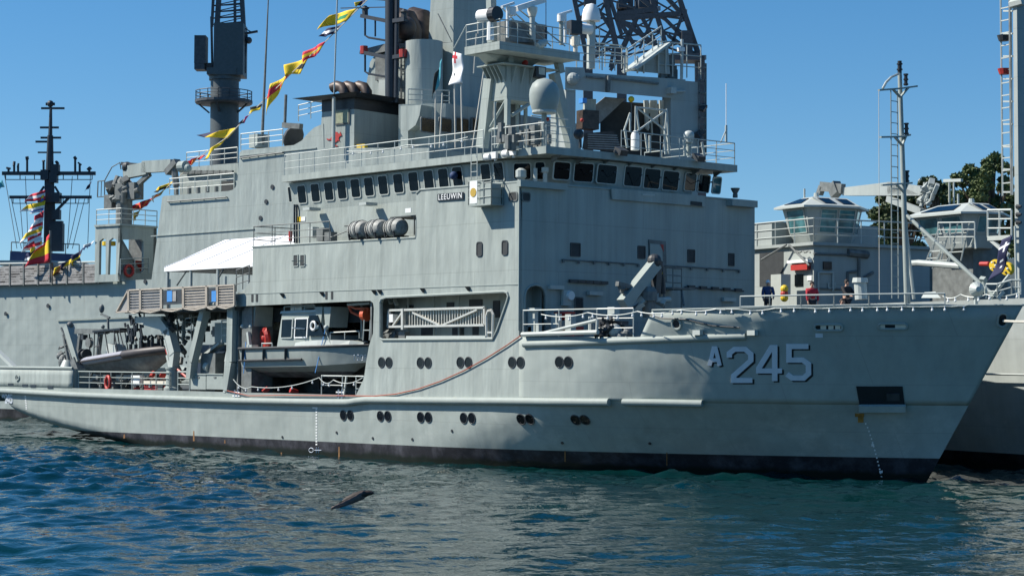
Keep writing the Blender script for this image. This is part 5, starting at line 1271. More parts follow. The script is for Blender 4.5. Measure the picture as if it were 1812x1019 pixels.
for i in range(17):
    t = i / 16; y = tube_y(t) * .95; kl = -.75 - .25 * math.sin(t * 2.2) + (.9 * max(0, t - .75) / .25 if t > .75 else 0) - .12 * t
    rows.append([T(Lr * t, -y, -.1), T(Lr * t, -y * .8, lerp(-.1, kl, .5)), T(Lr * t, 0, kl), T(Lr * t, y * .8, lerp(-.1, kl, .5)), T(Lr * t, y, -.1)])
MB().grid(rows).add(rows[0], [(0, 1, 2, 3, 4)]).build('hull', m_mid, rb, smooth=True)
MB().plate([[T(.1, -.85, .0), T(Lr * .6, -.85, .0), T(Lr * .9, -.3, .02), T(Lr * .9, .3, .02), T(Lr * .6, .85, 0), T(.1, .85, 0)]], T.u * .05).build('floor', m_mid, rb)
MB().hexa([T(Lr * .2, -.4, .05), T(Lr * .36, -.4, .05), T(Lr * .36, .4, .05), T(Lr * .2, .4, .05), T(Lr * .22, -.35, .9), T(Lr * .32, -.35, .75), T(Lr * .32, .35, .75), T(Lr * .22, .35, .9)]).build('console', m_rail, rb)
MB().plate([[T(Lr * .1, -.7, 1.62), T(Lr * .47, -.7, 1.5), T(Lr * .47, .7, 1.5), T(Lr * .1, .7, 1.62)]], T.u * .1).build('canopy', m_black, rb)
fr = MB()
for w_ in (-.65, .65):
    for a, b_ in (((.1, .2), (.12, 1.6)), ((.2, .2), (.16, 1.6)), ((.42, .2), (.38, 1.5)), ((.5, .5), (.45, 1.5)), ((.12, 1.6), (.46, 1.5)), ((.11, .8), (.19, .8)), ((.3, .2), (.26, 1.55))): fr.tube(T(Lr * a[0], w_, a[1]), T(Lr * b_[0], w_, b_[1]), .035, 5)
fr.build('canopy_frame', m_dark, rb)
mb = MB()
for k in range(14): a = T(Lr * rng.uniform(.5, .78), rng.uniform(-.5, .5), .1); mb.tube(a, a + Z * rng.uniform(.4, .8), .1, 8).ball(a + Z * .8, .12, 6)
tag(mb.build('seats_and_gear', m_dark, rb), kind='stuff')
# --- white marquee on the flight deck
tc = P(370, 508, -6.5)
mq = thing('marquee', 'white pitched marquee standing on the flight deck', 'tent', (tc.x, -3, zf))
e0 = P(291, 473.5, -6.8); r0_ = P(397, 424.5, -2.4); XE = XF1 + .4
ez, rz = e0.z, r0_.z; xE0, xR0 = e0.x, r0_.x
y0, y1, yr = -6.8, 2.0, -2.4
for pts in ([(xE0, y0, ez), (XE, y0, ez), (XE, yr, rz), (xR0, yr, rz)], [(XE, y1, ez), (xE0, y1, ez), (xR0, yr, rz), (XE, yr, rz)], [(xE0, y1, ez), (xE0, y0, ez), (xR0, yr, rz)]):
    pts = [V(q) for q in pts]
    n_ = (pts[1] - pts[0]).cross(pts[2] - pts[0]).normalized()
    MB().plate([pts], -n_ * .04).build('roof_panel', m_canvas, mq)
MB().box((xE0, y0 - .02, ez - .22), (XE, y0 + .02, ez)).build('valance', m_canvas, mq); MB().box((xE0 - .02, y0 + .03, ez - .22), (xE0 + .02, y1, ez)).build('valance', m_canvas, mq)
for x in (297, 338, 386): 
    q = P(x, 480, y0 + .1); MB().tube((q.x, q.y, zf), (q.x, q.y, ez), .09, 8).build('pole', m_rail, mq)
for x in (399, 300, 440):
    q = P(x, 480, y1 - .2); MB().tube((q.x, q.y, zf), (q.x, q.y, ez), .09, 8).build('pole', m_rail, mq)
for a, b_ in (((333, 475), (313, 505)), ((399, 470), (388, 490))): MB().tube(P(*a, y0 + .1), P(*b_, y0 + .1), .045, 6).build('brace', m_mid, mq)
for x in (291, 338, 386): a = P(x, 470, y0); k = (a.x - xE0) / (XE - xE0); MB().path([V((a.x, y0, ez + .02)), V((lerp(a.x, a.x, .5), (y0 + yr) / 2, (ez + rz) / 2 + .02)), V((max(a.x, xR0), yr, rz + .02))], .03, 4).build('seam', m_canvas, mq)
# railing of the flight deck by the tent
rl = MB(); railing(rl, [P(418, 516, -7.5), P(441, 508, -7.5)], 1.1, 3, .7, .03); rl.build('flight_deck_railing', m_mid, SHIP)
# ------------------------------------------------------------ festoon lights
def festoon(label, pins, sag, fn, bulbs=True, mcord=None):
    t = thing('festoon_lights', label, 'string lights', fn(*pins[0]), 'strings of festoon bulbs')
    cord = MB(); bl_ = MB()
    for a, b_ in zip(pins, pins[1:]):
        n = 10; pts = []
        for i in range(n + 1):
            s = i / n; pts.append(fn(lerp(a[0], b_[0], s), lerp(a[1], b_[1], s) + sag * 4 * s * (1 - s)))
        cord.path(pts, .024, 5)
        for i in (1, 4, 6, 9) if abs(b_[0] - a[0]) > 60 else (3, 7): q = pts[i]; bl_.tube(q, q - Z * .08, .03, 6).ball(q - Z * .13, .055, 5)
    cord.build('cord', mcord or m_rail, t)
    if bulbs: tag(bl_.build('bulbs', m_white, t), kind='stuff')
def bulw(x, y): return on_hull(min(x, 1722), max(y, 556 - (x - 1140) * .05), .12) if x > 1200 else P(x, y, -7.75)
festoon('string of white bulbs drooping along the forecastle bulwark', [(1128, 551), (1200, 546), (1286, 540.5)], 6, lambda x, y: P(x, y, -7.75) if x < 1180 else on_hull(x, y, .12) if y > 549 - (x - 1140) * .03 else on_hull(x, 551 - (x - 1140) * .033, .12))
def bedge(x, y):
    for k in range(12):
        d = ray(x, y + k); 
        for i in range(700):
            q = CAM + d * (55 + i * .06)
            if q.x < Xs(q.z) and q.y > -hb(q.x, q.z): break
        if q.z < ztop(q.x): return q + hull_n(q.x, q.z) * .1
    return q
festoon('string of white bulbs drooping along the bow bulwark under the foremast', [(1286, 541), (1394, 537.5), (1518, 533), (1605, 530), (1716, 527.5)], 9, bedge)
festoon('string of white bulbs across the cut-out beside the forecastle crane', [(958, 556), (1040, 553), (1128, 551)], 6, lambda x, y: P(x, y, -7.7))
festoon('string of white bulbs sagging below the grey launch', [(413, 671), (445, 684), (565, 668), (590, 672), (642, 668)], 8, lambda x, y: P(x, y, -7.55))
festoon('string of white bulbs along the bridge roof rail', [(614, 268), (720, 257), (828, 243)], 4, lambda x, y: P(x, y, -6.2))
festoon('string of white bulbs on the bow pulpit rail', [(1668, 524), (1700, 521), (1745, 521), (1806, 517)], 5, lambda x, y: P(x, y, -.9 if x < 1760 else -.3))
# string of cable on the bulwark side
cbm = MB().path([bedge(x, y) for x, y in ((1140, 552), (1170, 562), (1215, 564), (1262, 575), (1310, 578))], .03, 5); cbm.build('loose_cable', m_dark, SHIP)
# ================================================================== BIG SHIP BEHIND, LEFT
SA = thing('supply_ship', 'large pale grey navy ship moored behind, red kangaroo on its funnel', 'ship', A.w(0, 6, 0))
def a(x, y, v=0.0): return A.P(x, y, v)
zA = 10.3
ul = lambda u: 0 if u < 28 else 9 * ((u - 28) / 32) ** 1.8
def hullrow(u, s): z = lerp(-2, zA, s); k = 1 - .12 * (1 - s); return [A.w(u, ul(u) + (1 - k) * 3, z), A.w(u, 18 - ul(u) - (1 - k) * 3, z)]
us_ = list(np.linspace(-48, 28, 14)) + list(np.linspace(30, 59.5, 10))
for sd in (0, 1): MB().grid([[hullrow(u, s)[sd] for s in np.linspace(0, 1, 6)] for u in us_]).build('hull', m_hullA, SA)
MB().grid([[hullrow(u, 1)[0], hullrow(u, 1)[1]] for u in us_]).build('deck', m_deck, SA)
MB().add([hullrow(-48, 0)[0], hullrow(-48, 1)[0], hullrow(-48, 1)[1], hullrow(-48, 0)[1]], [(0, 1, 2, 3)]).build('transom', m_hullA, SA)
# slab side of the superstructure
pts = [(264, 520), (268, 496), (287, 350), (290, 347), (405, 338), (412, 336), (417, 331), (420, 322), (424, 270), (428, 266), (520, 257), (534, 249), (545, 236), (556, 226), (572, 219), (573, 262), (760, 262), (760, 520)]
MB().plate([[a(*q) for q in pts]], A.p * 14).build('superstructure', m_greyA, SA)
mb = MB()
for l in ([(268, 418), (450, 405)], [(330, 557), (100, 566)], [(424, 276), (560, 262)]): mb.tube(a(*l[0]) - A.p * .03, a(*l[1]) - A.p * .03, .05, 4)
each(mb, 'weld_line', m_greyA, SA)
mb = MB()
for l in ([(296, 357), (400, 349)], [(424, 280), (500, 270)]):
    p0, p1 = a(*l[0], -.12), a(*l[1], -.12); mb.tube(p0, p1, .05, 5)
    for k in range(6): q = p0.lerp(p1, k / 5); mb.tube(q, q + A.p * .12, .04, 4)
mb.build('hand_line', m_mid, SA)
for x, y in ((85, 541), (10, 555), (257, 498), (482, 331), (471, 357), (461, 386)): MB().lathe([(.16, 0), (.16, .04)], a(x, y, -.02), -A.p, 10).build('scupper', m_dark, SA)
# upper house behind the slab, top houses
MB().pbox(A, 318, 297, 421, 345, 5, 7).build('upper_house', m_greyA, SA)
MB().pbox(A, 391, 321, 414, 338, 4.9, .15).build('window', m_void, SA)
rl = MB(); railing(rl, [a(300, 344, 1), a(414, 335, 1)], 1.1, 3, 1.4, .035); railing(rl, [a(330, 297, 5), a(420, 288, 5)], 1.1, 3, 1.5, .035); rl.build('railing', m_rail, SA)
mb = MB()
for k in range(8): x = 330 + k * 11; mb.obox(a(x, 305, 4.8), A.f * .3, A.p * .1, Z * .12)
for k in range(4): x = 335 + k * 16; mb.tube(a(x, 345, 2), a(x, 330, 2), .15, 8)
mb.build('house_fittings', m_mid, SA)
rl = MB(); railing(rl, [a(426, 266, .2), a(500, 258, .2)], 1.1, 3, 1.3, .035); railing(rl, [a(528, 215, 3), a(572, 205, 3)], 1.1, 3, 1.2, .035); rl.build('railing', m_rail, SA)
mb = MB().bar(a(502, 222, .6), a(533, 224, .6), .35).tube(a(504, 222, .6), a(506, 168, .6), .1, 8); mb.build('aerial_bracket', m_mid, SA)
MB().lathe([(.9, 0), (.75, .3), (.4, .6)], a(520, 245, 2.5), (a(500, 235, 2.5) - a(520, 245, 2.5)), 14).build('dish', m_dark, SA)
MB().box(a(455, 262, 1.2) - V((.4, .4, 0)), a(455, 262, 1.2) + V((.6, .6, .9))).build('aerial_base', m_greyA, SA)
MB().tube(a(464, 243, 1.2), a(475, -5, 1.2), .11, 8, .04).tube(a(463, 256, 1.2), a(464, 240, 1.2), .2, 8).build('whip_aerial', m_mid, SA)
MB().tube(a(590, 262, -.5), a(591, 172, -.5), .12, 8).tube(a(591, 172, -.5), a(597, -5, -.5), .05, 6).build('whip_aerial', m_rail, SA)
# after balcony block with openings
XL, XR_ = 168, 212
u0 = A.uz(XL, 450, -.6)[0]; u1 = A.uz(XR_, 450, -.6)[0]; zt_ = A.uz(XR_, 399.5, -.6)[1]; zb_ = A.uz(XR_, 498, -.6)[1]
vR = (A.X(277, 450, u1) - A.O).dot(A.p)
def aw(x, y): q = A.P(x, y, -.6); return q
sp_o = [A.w(u0, -.6, zb_), A.w(u1, -.6, zb_), A.w(u1, -.6, zt_), A.w(u0, -.6, zt_)]
h1 = [aw(*q) for q in ((175, 486), (187, 485), (187, 424), (182, 422), (176, 427))]; h2 = [aw(*q) for q in ((191, 486), (205, 485), (206, 424), (199, 421), (193, 426))]
MB().plate([sp_o, h1, h2], A.p * .2).build('balcony_wall', m_greyA, SA)
fo = [A.w(u1, -.6, zb_), A.w(u1, vR, zb_), A.w(u1, vR, zt_), A.w(u1, -.6, zt_)]
af = lambda x, y: A.X(x, y, u1)
h3 = [af(*q) for q in ((209, 484), (250, 483), (254, 478), (254, 428), (250, 424), (217, 424), (212, 430))]
MB().plate([fo, h3], -A.f * .2).build('balcony_wall', m_greyA, SA)
MB().fbox(A, u0, u1 + .1, -.7, vR, zt_ + .004, zt_ + .15).build('balcony_roof', m_greyA, SA)
MB().fbox(A, u0, u1, vR - .3, vR, zb_, zt_).build('balcony_wall', m_mid, SA)
MB().fbox(A, u0, u1 - .25, 2.6, 2.9, zb_, zt_ - .05).build('inner_bulkhead', m_void, SA)
rl = MB(); railing(rl, [A.w(u0, -.5, zt_ + .15), A.w(u1, -.5, zt_ + .15), A.w(u1, vR, zt_ + .15)], 1.1, 3, 1.2, .035); railing(rl, [af(211, 486) + A.f * .1, af(262, 483) + A.f * .1], 1.1, 3, 1.2, .035); rl.build('railing', m_rail, SA)
lq = af(224, 479) + A.f * .25; lo_ = thing('lifebuoy', 'red and white lifebuoy on the balcony rail of the big ship behind', 'lifebuoy', lq)
MB().ring(lq, A.f, .38, .11, 18, 8).build('ring', m_red, lo_, smooth=True)
MB().tube(aw(183, 434) + A.p * .5, aw(183, 427) + A.p * .5, .5, 12).build('yellow_drum', m_yellow, SA)
MB().fbox(A, u1 - 1.2, u1 - .8, vR - 1.6, vR - .6, zb_ + .2, zb_ + 1.6).build('red_locker', m_red, SA)
# crane on the balcony roof
vk = 1.6
def k_(x, y, v=vk): return A.P(x, y, v)
MB().tube(k_(219, 400), k_(220, 352), .6, 14).lathe([(.75, -.1), (.75, .2)], k_(220, 352), Z, 14).build('deck_crane_pedestal', m_mid, SA)
mb = MB()
for i in range(26): mb.ball(k_(rng.uniform(195, 243), rng.uniform(318, 356), vk + rng.uniform(-.6, .6)), rng.uniform(.18, .42), 6)
mb.pbox(A, 203, 325, 237, 352, 1.2, .9).pbox(A, 184, 345, 197, 370, 1.2, .8).tube(k_(243, 330), k_(246, 352), .3); mb.build('deck_crane_machinery', m_mid, SA)
MB().bar(k_(222, 306), k_(262, 298), .9, .5, up=A.p).bar(k_(255, 296), k_(306, 293), .85, .5, up=A.p).build('deck_crane_boom', m_greyA, SA)
mb = MB().bar(k_(304, 292), k_(308, 300), 1.3, .6, up=A.p).bar(k_(312, 320), k_(312, 345), .25).tube(k_(308, 296), k_(312, 330), .25); mb.build('deck_crane_rest', m_mid, SA)
MB().lathe([(.25, -.35), (.4, -.3), (.4, .3), (.25, .35)], k_(324, 295), A.f, 14).ball(k_(332, 298), .3, 8).build('deck_crane_head', m_greyA, SA)
MB().bar(k_(234, 336), k_(265, 308), .3).build('ram', m_mid, SA)
mb = MB().ball(k_(225, 296), .4, 8).bar(k_(216, 290), k_(242, 292), .25); mb.build('winch', m_dark, SA)
rl = MB(); railing(rl, [k_(185, 348), k_(186, 320)], .8, 2, 1, .04, up=-A.f); rl.path([k_(185, 352), k_(185, 320), k_(198, 296), k_(212, 288), k_(214, 300)], .04); rl.build('railing', m_mid, SA)
# flight deck screens at the stern: posts, top rails and slatted screens
xs7 = [-40, -12, 18, 42.5, 68, 92, 119, 148, 175]
ty, by = (lambda x: 473 - x * .028), (lambda x: 503.5 - x * .03)
scr = thing  # (names stay plain)
for x in xs7[1:]: MB().bar(a(x, by(x) + 3, -.5), a(x, ty(x) - 5, -.5), .14, .14).build('screen_post', m_mid, SA)
MB().tube(a(-40, 467.5, -.5), a(177, 463.5, -.5), .07, 6).build('screen_top_rail', m_rail, SA)
MB().bar(a(-40, 504.5, -.3), a(177, 498, -.3), .3, .25).build('screen_sill', m_mid, SA)
for x0, x1 in zip(xs7, xs7[1:]):
    for k in range(7):
        t = (k + .5) / 7; MB().bar(a(x0 + 2, lerp(by(x0), ty(x0), t), -.5), a(x1 - 2, lerp(by(x1), ty(x1), t), -.5), .05, .30, up=Z).build('screen_slat', m_net, SA)
# funnel with kangaroo emblem
vF = .03
uF0, zF1 = A.uz(570, 198, vF); uF1, _ = A.uz(627, 194, vF)
vF1 = (A.X(709, 194, uF1) - A.O).dot(A.p); zF0 = 15.0; zFt = A.uz(627, 193, vF)[1]
def frus(mb, e0, e1, z0, z1, sl=0): return mb.hexa([A.w(uF0 - e0 - sl, vF - e0, z0), A.w(uF1 + e0, vF - e0, z0), A.w(uF1 + e0, vF1 + e0, z0), A.w(uF0 - e0 - sl, vF1 + e0, z0), A.w(uF0 - e1, vF - e1, z1), A.w(uF1 + e1, vF - e1, z1), A.w(uF1 + e1, vF1 + e1, z1), A.w(uF0 - e1, vF1 + e1, z1)])
frus(MB(), 0, 0, zF0, zFt, .6).build('funnel', m_greyA, SA)
zc0 = A.uz(627, 172, vF)[1]
fb = frus(MB(), .02, .02, zFt + .004, zc0).build('funnel_band', m_black, SA)
cp = MB().hexa([A.w(uF0 - .5, vF - .4, zc0 - .05), A.w(uF1 + .5, vF - .4, zc0 - .05), A.w(uF1 + .5, vF1 + .4, zc0 - .05), A.w(uF0 - .5, vF1 + .4, zc0 - .05), A.w(uF0 - 2.0, vF - .8, zc0 + .2), A.w(uF1 + .9, vF - .8, zc0 + .2), A.w(uF1 + .9, vF1 + .8, zc0 + .2), A.w(uF0 - 2.0, vF1 + .8, zc0 + .2)]).build('funnel_cap', m_black, SA)
for x, y in ((602, 168), (620, 168), (641, 168)):
    p0 = A.P(x + 8, y + 3, vF + 1.6 + (x - 602) * .02); MB().path([p0 - Z * .3, p0 + Z * .3, p0 + Z * .62 - A.f * .25, p0 + Z * .75 - A.f * .7, p0 + Z * .65 - A.f * 1.1], .36, 12).build('exhaust_pipe', m_brown, SA, smooth=True)
KANG = [(0, .45), (.06, .5), (.16, .46), (.28, .5), (.34, .62), (.42, .82), (.55, .95), (.70, .93), (.80, .80), (.86, .82), (.90, .95), (.95, .82), (1.0, .74), (.98, .68), (.90, .66), (.84, .60), (.80, .48), (.86, .34), (.84, .30), (.76, .40), (.70, .30), (.60, .26), (.56, .16), (.62, .06), (.74, .02), (.74, -.02), (.54, 0), (.46, .12), (.44, .28), (.34, .34), (.24, .40), (.12, .38)]
MB().plate([[A.P(578 + 27 * s, 259 - 27 * t, vF - .02) for s, t in KANG]], -A.p * .03).build('kangaroo_emblem', m_red, SA)
pf_ = MB().pbox(A, 592.5, 195, 618, 219, vF - .08, .08).build('plaque', m_mid, SA); MB().pbox(A, 594.5, 197, 616, 217, vF - .1, .03).build('plaque_face', mat('olive_plaque', (.28, .30, .20), .5, var=.2, scale=6), pf_)
MB().pbox(A, 631, 256, 645, 264, vF, .3).build('yellow_box', m_yellow, SA)
# casing, cylinder, black pole mast with yards and lamps
vC = 4.5
mb = MB().plate([[A.P(*q, vC) for q in ((642, 186), (655, 110), (662, 100), (735, 80), (735, 186))]], A.p * 3); mb.build('casing', m_greyA, SA)
MB().plate([[A.P(*q, vC - .3) for q in ((640, 88), (680, 78), (735, 76), (735, 80), (660, 96))]], A.p * 3.4).build('casing_roof', m_mid, SA)
MB().tube(A.P(750, 190, vC), A.P(750, 75, vC), 1.25, 20).build('exhaust_casing', m_greyA, SA, smooth=True)
for x0, y0, v in ((722, 78, vC + 1), (748, 76, vC + 2.6)):
    p0 = A.P(x0, y0, v); MB().path([p0, p0 + Z * .8, p0 + Z * 1.5 - A.f * .3, p0 + Z * 1.7 - A.f * 1.0], [.9, .95, .95, .85], 14).build('exhaust_elbow', m_brown, SA, smooth=True)
MB().ball(A.P(716, 50, vC), .8, 10).build('exhaust_elbow', m_brown, SA, smooth=True)
mb = MB()
for x in (706, 714, 722): ladder(mb, A.P(x, 186, vC - .15), A.P(x, 80, vC - .15), A.f, .3, .5, .03)
ladder(mb, A.P(767, 180, vC), A.P(767, 90, vC), A.f, .4, .5, .03); mb.build('casing_ladder', m_mid, SA)
MB().pbox(A, 664, 100, 690, 140, vC - .2, .3).build('louvre', m_mid, SA)
MB().pbox(A, 670, 140, 690, 170, vC - .2, .3).build('door', m_rail, SA)
vM = 3.2
def mm(x, y): return A.P(x, y, vM)
pm = MB().tube(mm(691, 182), mm(691, -8), .36, 12).build('pole_mast', m_navy, SA, smooth=True)
MB().tube(mm(700, 182), mm(703, -8), .16, 8).build('mast_conduit', m_navy, pm)
for y, xl, xr in ((37, 641, 718), (101, 640, 717)):
    mb = MB().bar(mm(691, y + 2), mm(xl, y - 8), .4, .25).bar(mm(691, y + 2), mm(xr, y - 2), .4, .25).path([mm(646, y - 4), mm(646, y + 26), mm(652, y + 30), mm(688, y + 36)], .07, 6)
    if y == 37: mb.tube(mm(664, y - 4), mm(664, y + 28), .06).bar(mm(691, y - 24), mm(603, y - 22), .06).bar(mm(691, 0), mm(655, -3), .2)
    mb.build('yardarm', m_navy, pm)
for x, y in ((646, 22), (715, 28)): MB().tube(mm(x, y + 6), mm(x, y - 6), .2, 8).lathe([(.3, 0), (.1, .2)], mm(x, y - 6), Z, 8).build('lamp', m_dark, pm)
for x, y in ((644, 88), (713, 94)): MB().tube(mm(x, y + 8), mm(x, y - 6), .26, 8).build('red_lamp', m_red, pm)
mb = MB(); ladder(mb, mm(699, 182), mm(699, -5), A.f, .45, .5, .03); mb.build('mast_ladder', m_navy, pm)
# tall tower and bridge with its windows
vT = 6.0
uT, _ = A.uz(802, 100, vT); uT0 = A.uz(757, 100, vT)[0]; vT1 = (A.X(872, 100, uT) - A.O).dot(A.p); zTt = A.uz(800, -40, vT)[1]
MB().hexa([A.w(uT0 - .6, vT, 15), A.w(uT, vT, 15), A.w(uT, vT1, 15), A.w(uT0 - .6, vT1, 15), A.w(uT0 + .3, vT, zTt), A.w(uT, vT, zTt), A.w(uT, vT1, zTt), A.w(uT0 + .3, vT1, zTt)]).build('tower', m_greyA, SA)
uW = A.uz(712, 215, 1.0)[0]
mb = MB().plate([[A.P(*q, 1.0) for q in ((709, 262), (709, 188), (745, 186), (742, 205), (735, 222), (722, 232), (722, 262))]], A.p * 2); mb.build('bridge_wing', m_greyA, SA)
uB = A.uz(722, 230, 1.0)[0]
MB().hexa([A.w(uB - 1, 1.2, 15), A.w(uB + 1.5, 2.5, 15), A.w(uB + 1.5, 17, 15), A.w(uB - 1, 17, 15), A.w(uB - 1, 1.2, A.X(745, 186, uB).z), A.w(uB + 1.9, 2.5, A.X(745, 186, uB).z), A.w(uB + 1.9, 17, A.X(745, 186, uB).z), A.w(uB - 1, 17, A.X(745, 186, uB).z)]).build('bridge_front', m_greyA, SA)
m_bronze = glass_mat('bronze_window_glass', (0.05, 0.035, 0.015), .15)
for x0, x1 in ((744, 770), (776, 800), (806, 830), (834, 852)):
    p0, p1 = A.X(x0, 222, uB + 1.95), A.X(x1, 222, uB + 1.95); window(SA, (p0 + p1) / 2, A.p, Z, (p1 - p0).length, 1.0, m_mid, m_bronze, .08, rad=.15)
rl = MB(); railing(rl, [A.X(722, 186, uB + 1.7), A.X(795, 188, uB + 1.7)], 1.0, 3, 1.2, .035); rl.build('railing', m_rail, SA)
mb = MB().path([A.P(775, 25, 5.5), A.P(800, 75, 5.5), A.P(765, 77, 5.5)], .04); mb.build('stay', m_mid, SA)
for x0, y0, x1, y1 in ((771, 160, 770, 262), (783, 165, 778, 262), (804, 130, 806, 262), (816, 140, 818, 262), (858, 115, 836, 262), (846, 60, 845, 30), (838, 130, 843, 60)): MB().tube(A.P(x0, y0, -1), A.P(x1, y1, -1), .05, 5).build('flag_halyard', m_rope, SA)
# ================================================================== FLAGS
_fm = {}
FC = {'y': (.75, .52, .02), 'r': (.62, .03, .05), 'w': (.8, .8, .8), 'n': (.012, .015, .06), 'k': (.02, .02, .02), 'g': (.02, .25, .1), 'o': (.75, .2, .04), 't': (.08, .35, .42), 'p': (.35, .04, .2), 'u': (.04, .12, .45)}
def fmat(c):
    if c not in _fm: _fm[c] = mat('flag_cloth', FC[c], .8, var=.08)
    return _fm[c]
FLAGGRP = 'signal flags strung from the masts'
def flag(label, quad, cols, v, along_u=True, group=FLAGGRP, fr=A, name='signal_flag', wave=.25, n=12, patt=None):
    """cloth between four photo corners (hoist top, hoist bottom, fly bottom, fly top), rippled in depth; cols = bands"""
    if group == FLAGGRP:
        cx_, cy_ = quad[0]; quad = [(cx_ + (x - cx_) * 1.22, cy_ + (y - cy_) * 1.22) for x, y in quad]
    h0, h1, f1, f0 = [fr.P(x, y, v) for x, y in quad]
    mb = MB(); rows = []; ph = rng.uniform(0, 6)
    for i in range(n + 1):
        s = i / n; row = []
        for j in range(7):
            t = j / 6; q = h0.lerp(f0, s).lerp(h1.lerp(f1, s), t)
            q = q + fr.p * (wave * (.15 + s) * math.sin(ph + s * 7 + t * 1.5)) + Z * (wave * .35 * s * math.sin(ph + 1 + s * 6)); row.append(q)
        rows.append(row)
    mb.grid(rows); cs_ = sorted(set(cols) | (set(patt[1]) if patt else set())); me_m = [fmat(c) for c in cs_]
    xs = [q.x for q in mb.v]; o_ = sum(mb.v, V((0, 0, 0))) / len(mb.v)
    ob = bpy.data.objects.new(name, mb.mesh(name, o_, me_m, True)); place(ob, None, o_)
    for k, p in enumerate(ob.data.polygons):
        i, j = divmod(k, 6); s, t = (i + .5) / n, (j + .5) / 6
        c = cols[min(len(cols) - 1, int((s if along_u else t) * len(cols)))]
        if patt and patt[0](s, t): c = patt[1]
        p.material_index = cs_.index(c)
    md = ob.modifiers.new('cloth', 'SOLIDIFY'); md.thickness = .02
    return tag(ob, label, 'flag', group)
vL = 3.0
cross = lambda s, t: abs(t - .5) < .2 or abs(s - .5) < .15
centre = lambda s, t: .3 < s < .7 and .25 < t < .75
flag('yellow and navy flag at the very top of the flag line', [(649, -2), (642, 9), (631, 8), (632, 4)], 'ny', vL)
flag('yellow flag with green middle near the top of the flag line', [(632, 15), (618, 33), (577, 46), (594, 25)], 'yyy', vL, patt=(lambda s, t: .15 < s < .55 and .3 < t < .75, 'g'))
flag('white flag with blue edges on the flag line', [(605, 44), (596, 57), (571, 63), (579, 51)], 'nwn', vL, False)
flag('red and yellow flag on the flag line below the white one', [(577, 73), (567, 90), (546, 104), (547, 88)], 'ryr', vL, False)
flag('broad yellow flag with black patch on the flag line', [(546, 103), (534, 126), (511, 128), (514, 112)], 'yyy', vL, patt=(lambda s, t: s < .45 and .25 < t < .75, 'k'))
flag('long yellow and red flag trailing downward on the flag line', [(518, 127), (505, 140), (481, 189), (489, 144)], 'yryy', vL, False)
flag('small yellow and navy flag halfway down the flag line', [(487, 160), (480, 170), (474, 172), (476, 167)], 'ny', vL)
flag('black over yellow flag beside the tall whip aerial', [(465, 184), (460, 193), (442, 199), (444, 190)], 'ky', vL, False)
flag('purple and navy flag right of the dark crane column', [(441, 203), (436, 211), (428, 219), (432, 210)], 'pn', vL)
flag('navy and yellow flag in front of the dark crane column', [(420, 226), (405, 242), (357, 238), (385, 232)], 'yyn', vL)
flag('narrow yellow flag at the foot of the dark crane column', [(402, 242), (394, 252), (366, 278), (372, 265)], 'yy', vL)
flag('small red flag beside the crane head', [(366, 274), (358, 280), (342, 284), (348, 279)], 'rr', vL)
flag('small orange and red flag at the crane head', [(350, 279), (342, 290), (332, 294), (336, 284)], 'or', vL)
flag('olive and yellow flag under the grey crane boom', [(311, 318), (300, 330), (277, 338), (280, 332)], 'yk', vL, False)
flag('yellow and white flag under the grey crane boom', [(293, 334), (287, 342), (272, 353), (275, 345)], 'yow', vL)
flag('red and orange striped flag beside the crane pedestal', [(270, 350), (262, 362), (237, 372), (240, 361)], 'rororor', vL)
flag('small yellow flag below the striped one', [(248, 371), (244, 380), (238, 386), (239, 376)], 'yy', vL)
ln = MB().path([A.P(*q, vL) for q in ((660, -10), (577, 73), (518, 128), (441, 203), (402, 243), (350, 280), (312, 318), (248, 371), (236, 392))], .035, 4); tag(ln.build('flag_line', m_rope), 'thin line carrying the signal flags down to the after balcony', 'rope')
flag('blue flag hanging on a halyard before the tower', [(782, 104), (780, 140), (766, 174), (772, 130)], 'ttk', -1, True, 'ensigns on the halyards', wave=.15)
flag('white ensign with red and blue canton hanging before the tower', [(803, 92), (818, 96), (820, 146), (797, 150)], 'www', -1, True, 'ensigns on the halyards', wave=.15, n=20, patt=(lambda s, t: (s < .34 and .16 < t < .34) or (.12 < s < .2 and t < .5), 'r'))
# ================================================================== WARSHIP FAR LEFT (only its mast and canvas show)
D0 = 205
def w0(x, y, d=D0): return PD(x, y, d)
WS = thing('warship', 'distant dark warship mast and navy blue canvas at the left edge', 'ship', w0(88, 560))
base = w0(88, 560); base.z = 0
MB().obox(V((base.x, base.y, 3.5)), RIGHT * 22, LOOK * 6, Z * 5).build('hull', m_greyA, WS)
MB().obox(w0(78, 468), RIGHT * 3.9, LOOK * 3, Z * .25).build('canvas_ledge', m_greyA, WS)
MB().obox(w0(80, 490), RIGHT * 3.5, LOOK * 2.6, Z * 1.3).build('deckhouse', m_greyA, WS)
MB().hexa([w0(17, 467), w0(145, 467), w0(145, 467, D0 + 4), w0(17, 467, D0 + 4), w0(18, 444), w0(140, 450), w0(140, 450, D0 + 4), w0(18, 444, D0 + 4)]).build('canvas', m_navyb, WS)
mast = MB().hexa([w0(77, 445), w0(101, 445), w0(101, 445, D0 + 1.4), w0(77, 445, D0 + 1.4), w0(79, 300), w0(95, 300), w0(95, 300, D0 + 1), w0(79, 300, D0 + 1)]).tube(w0(88, 302), w0(89, 240), .42, 10, .3).tube(w0(89, 240), w0(90, 190), .22, 8, .14); mt = mast.build('mast', m_navy, WS)
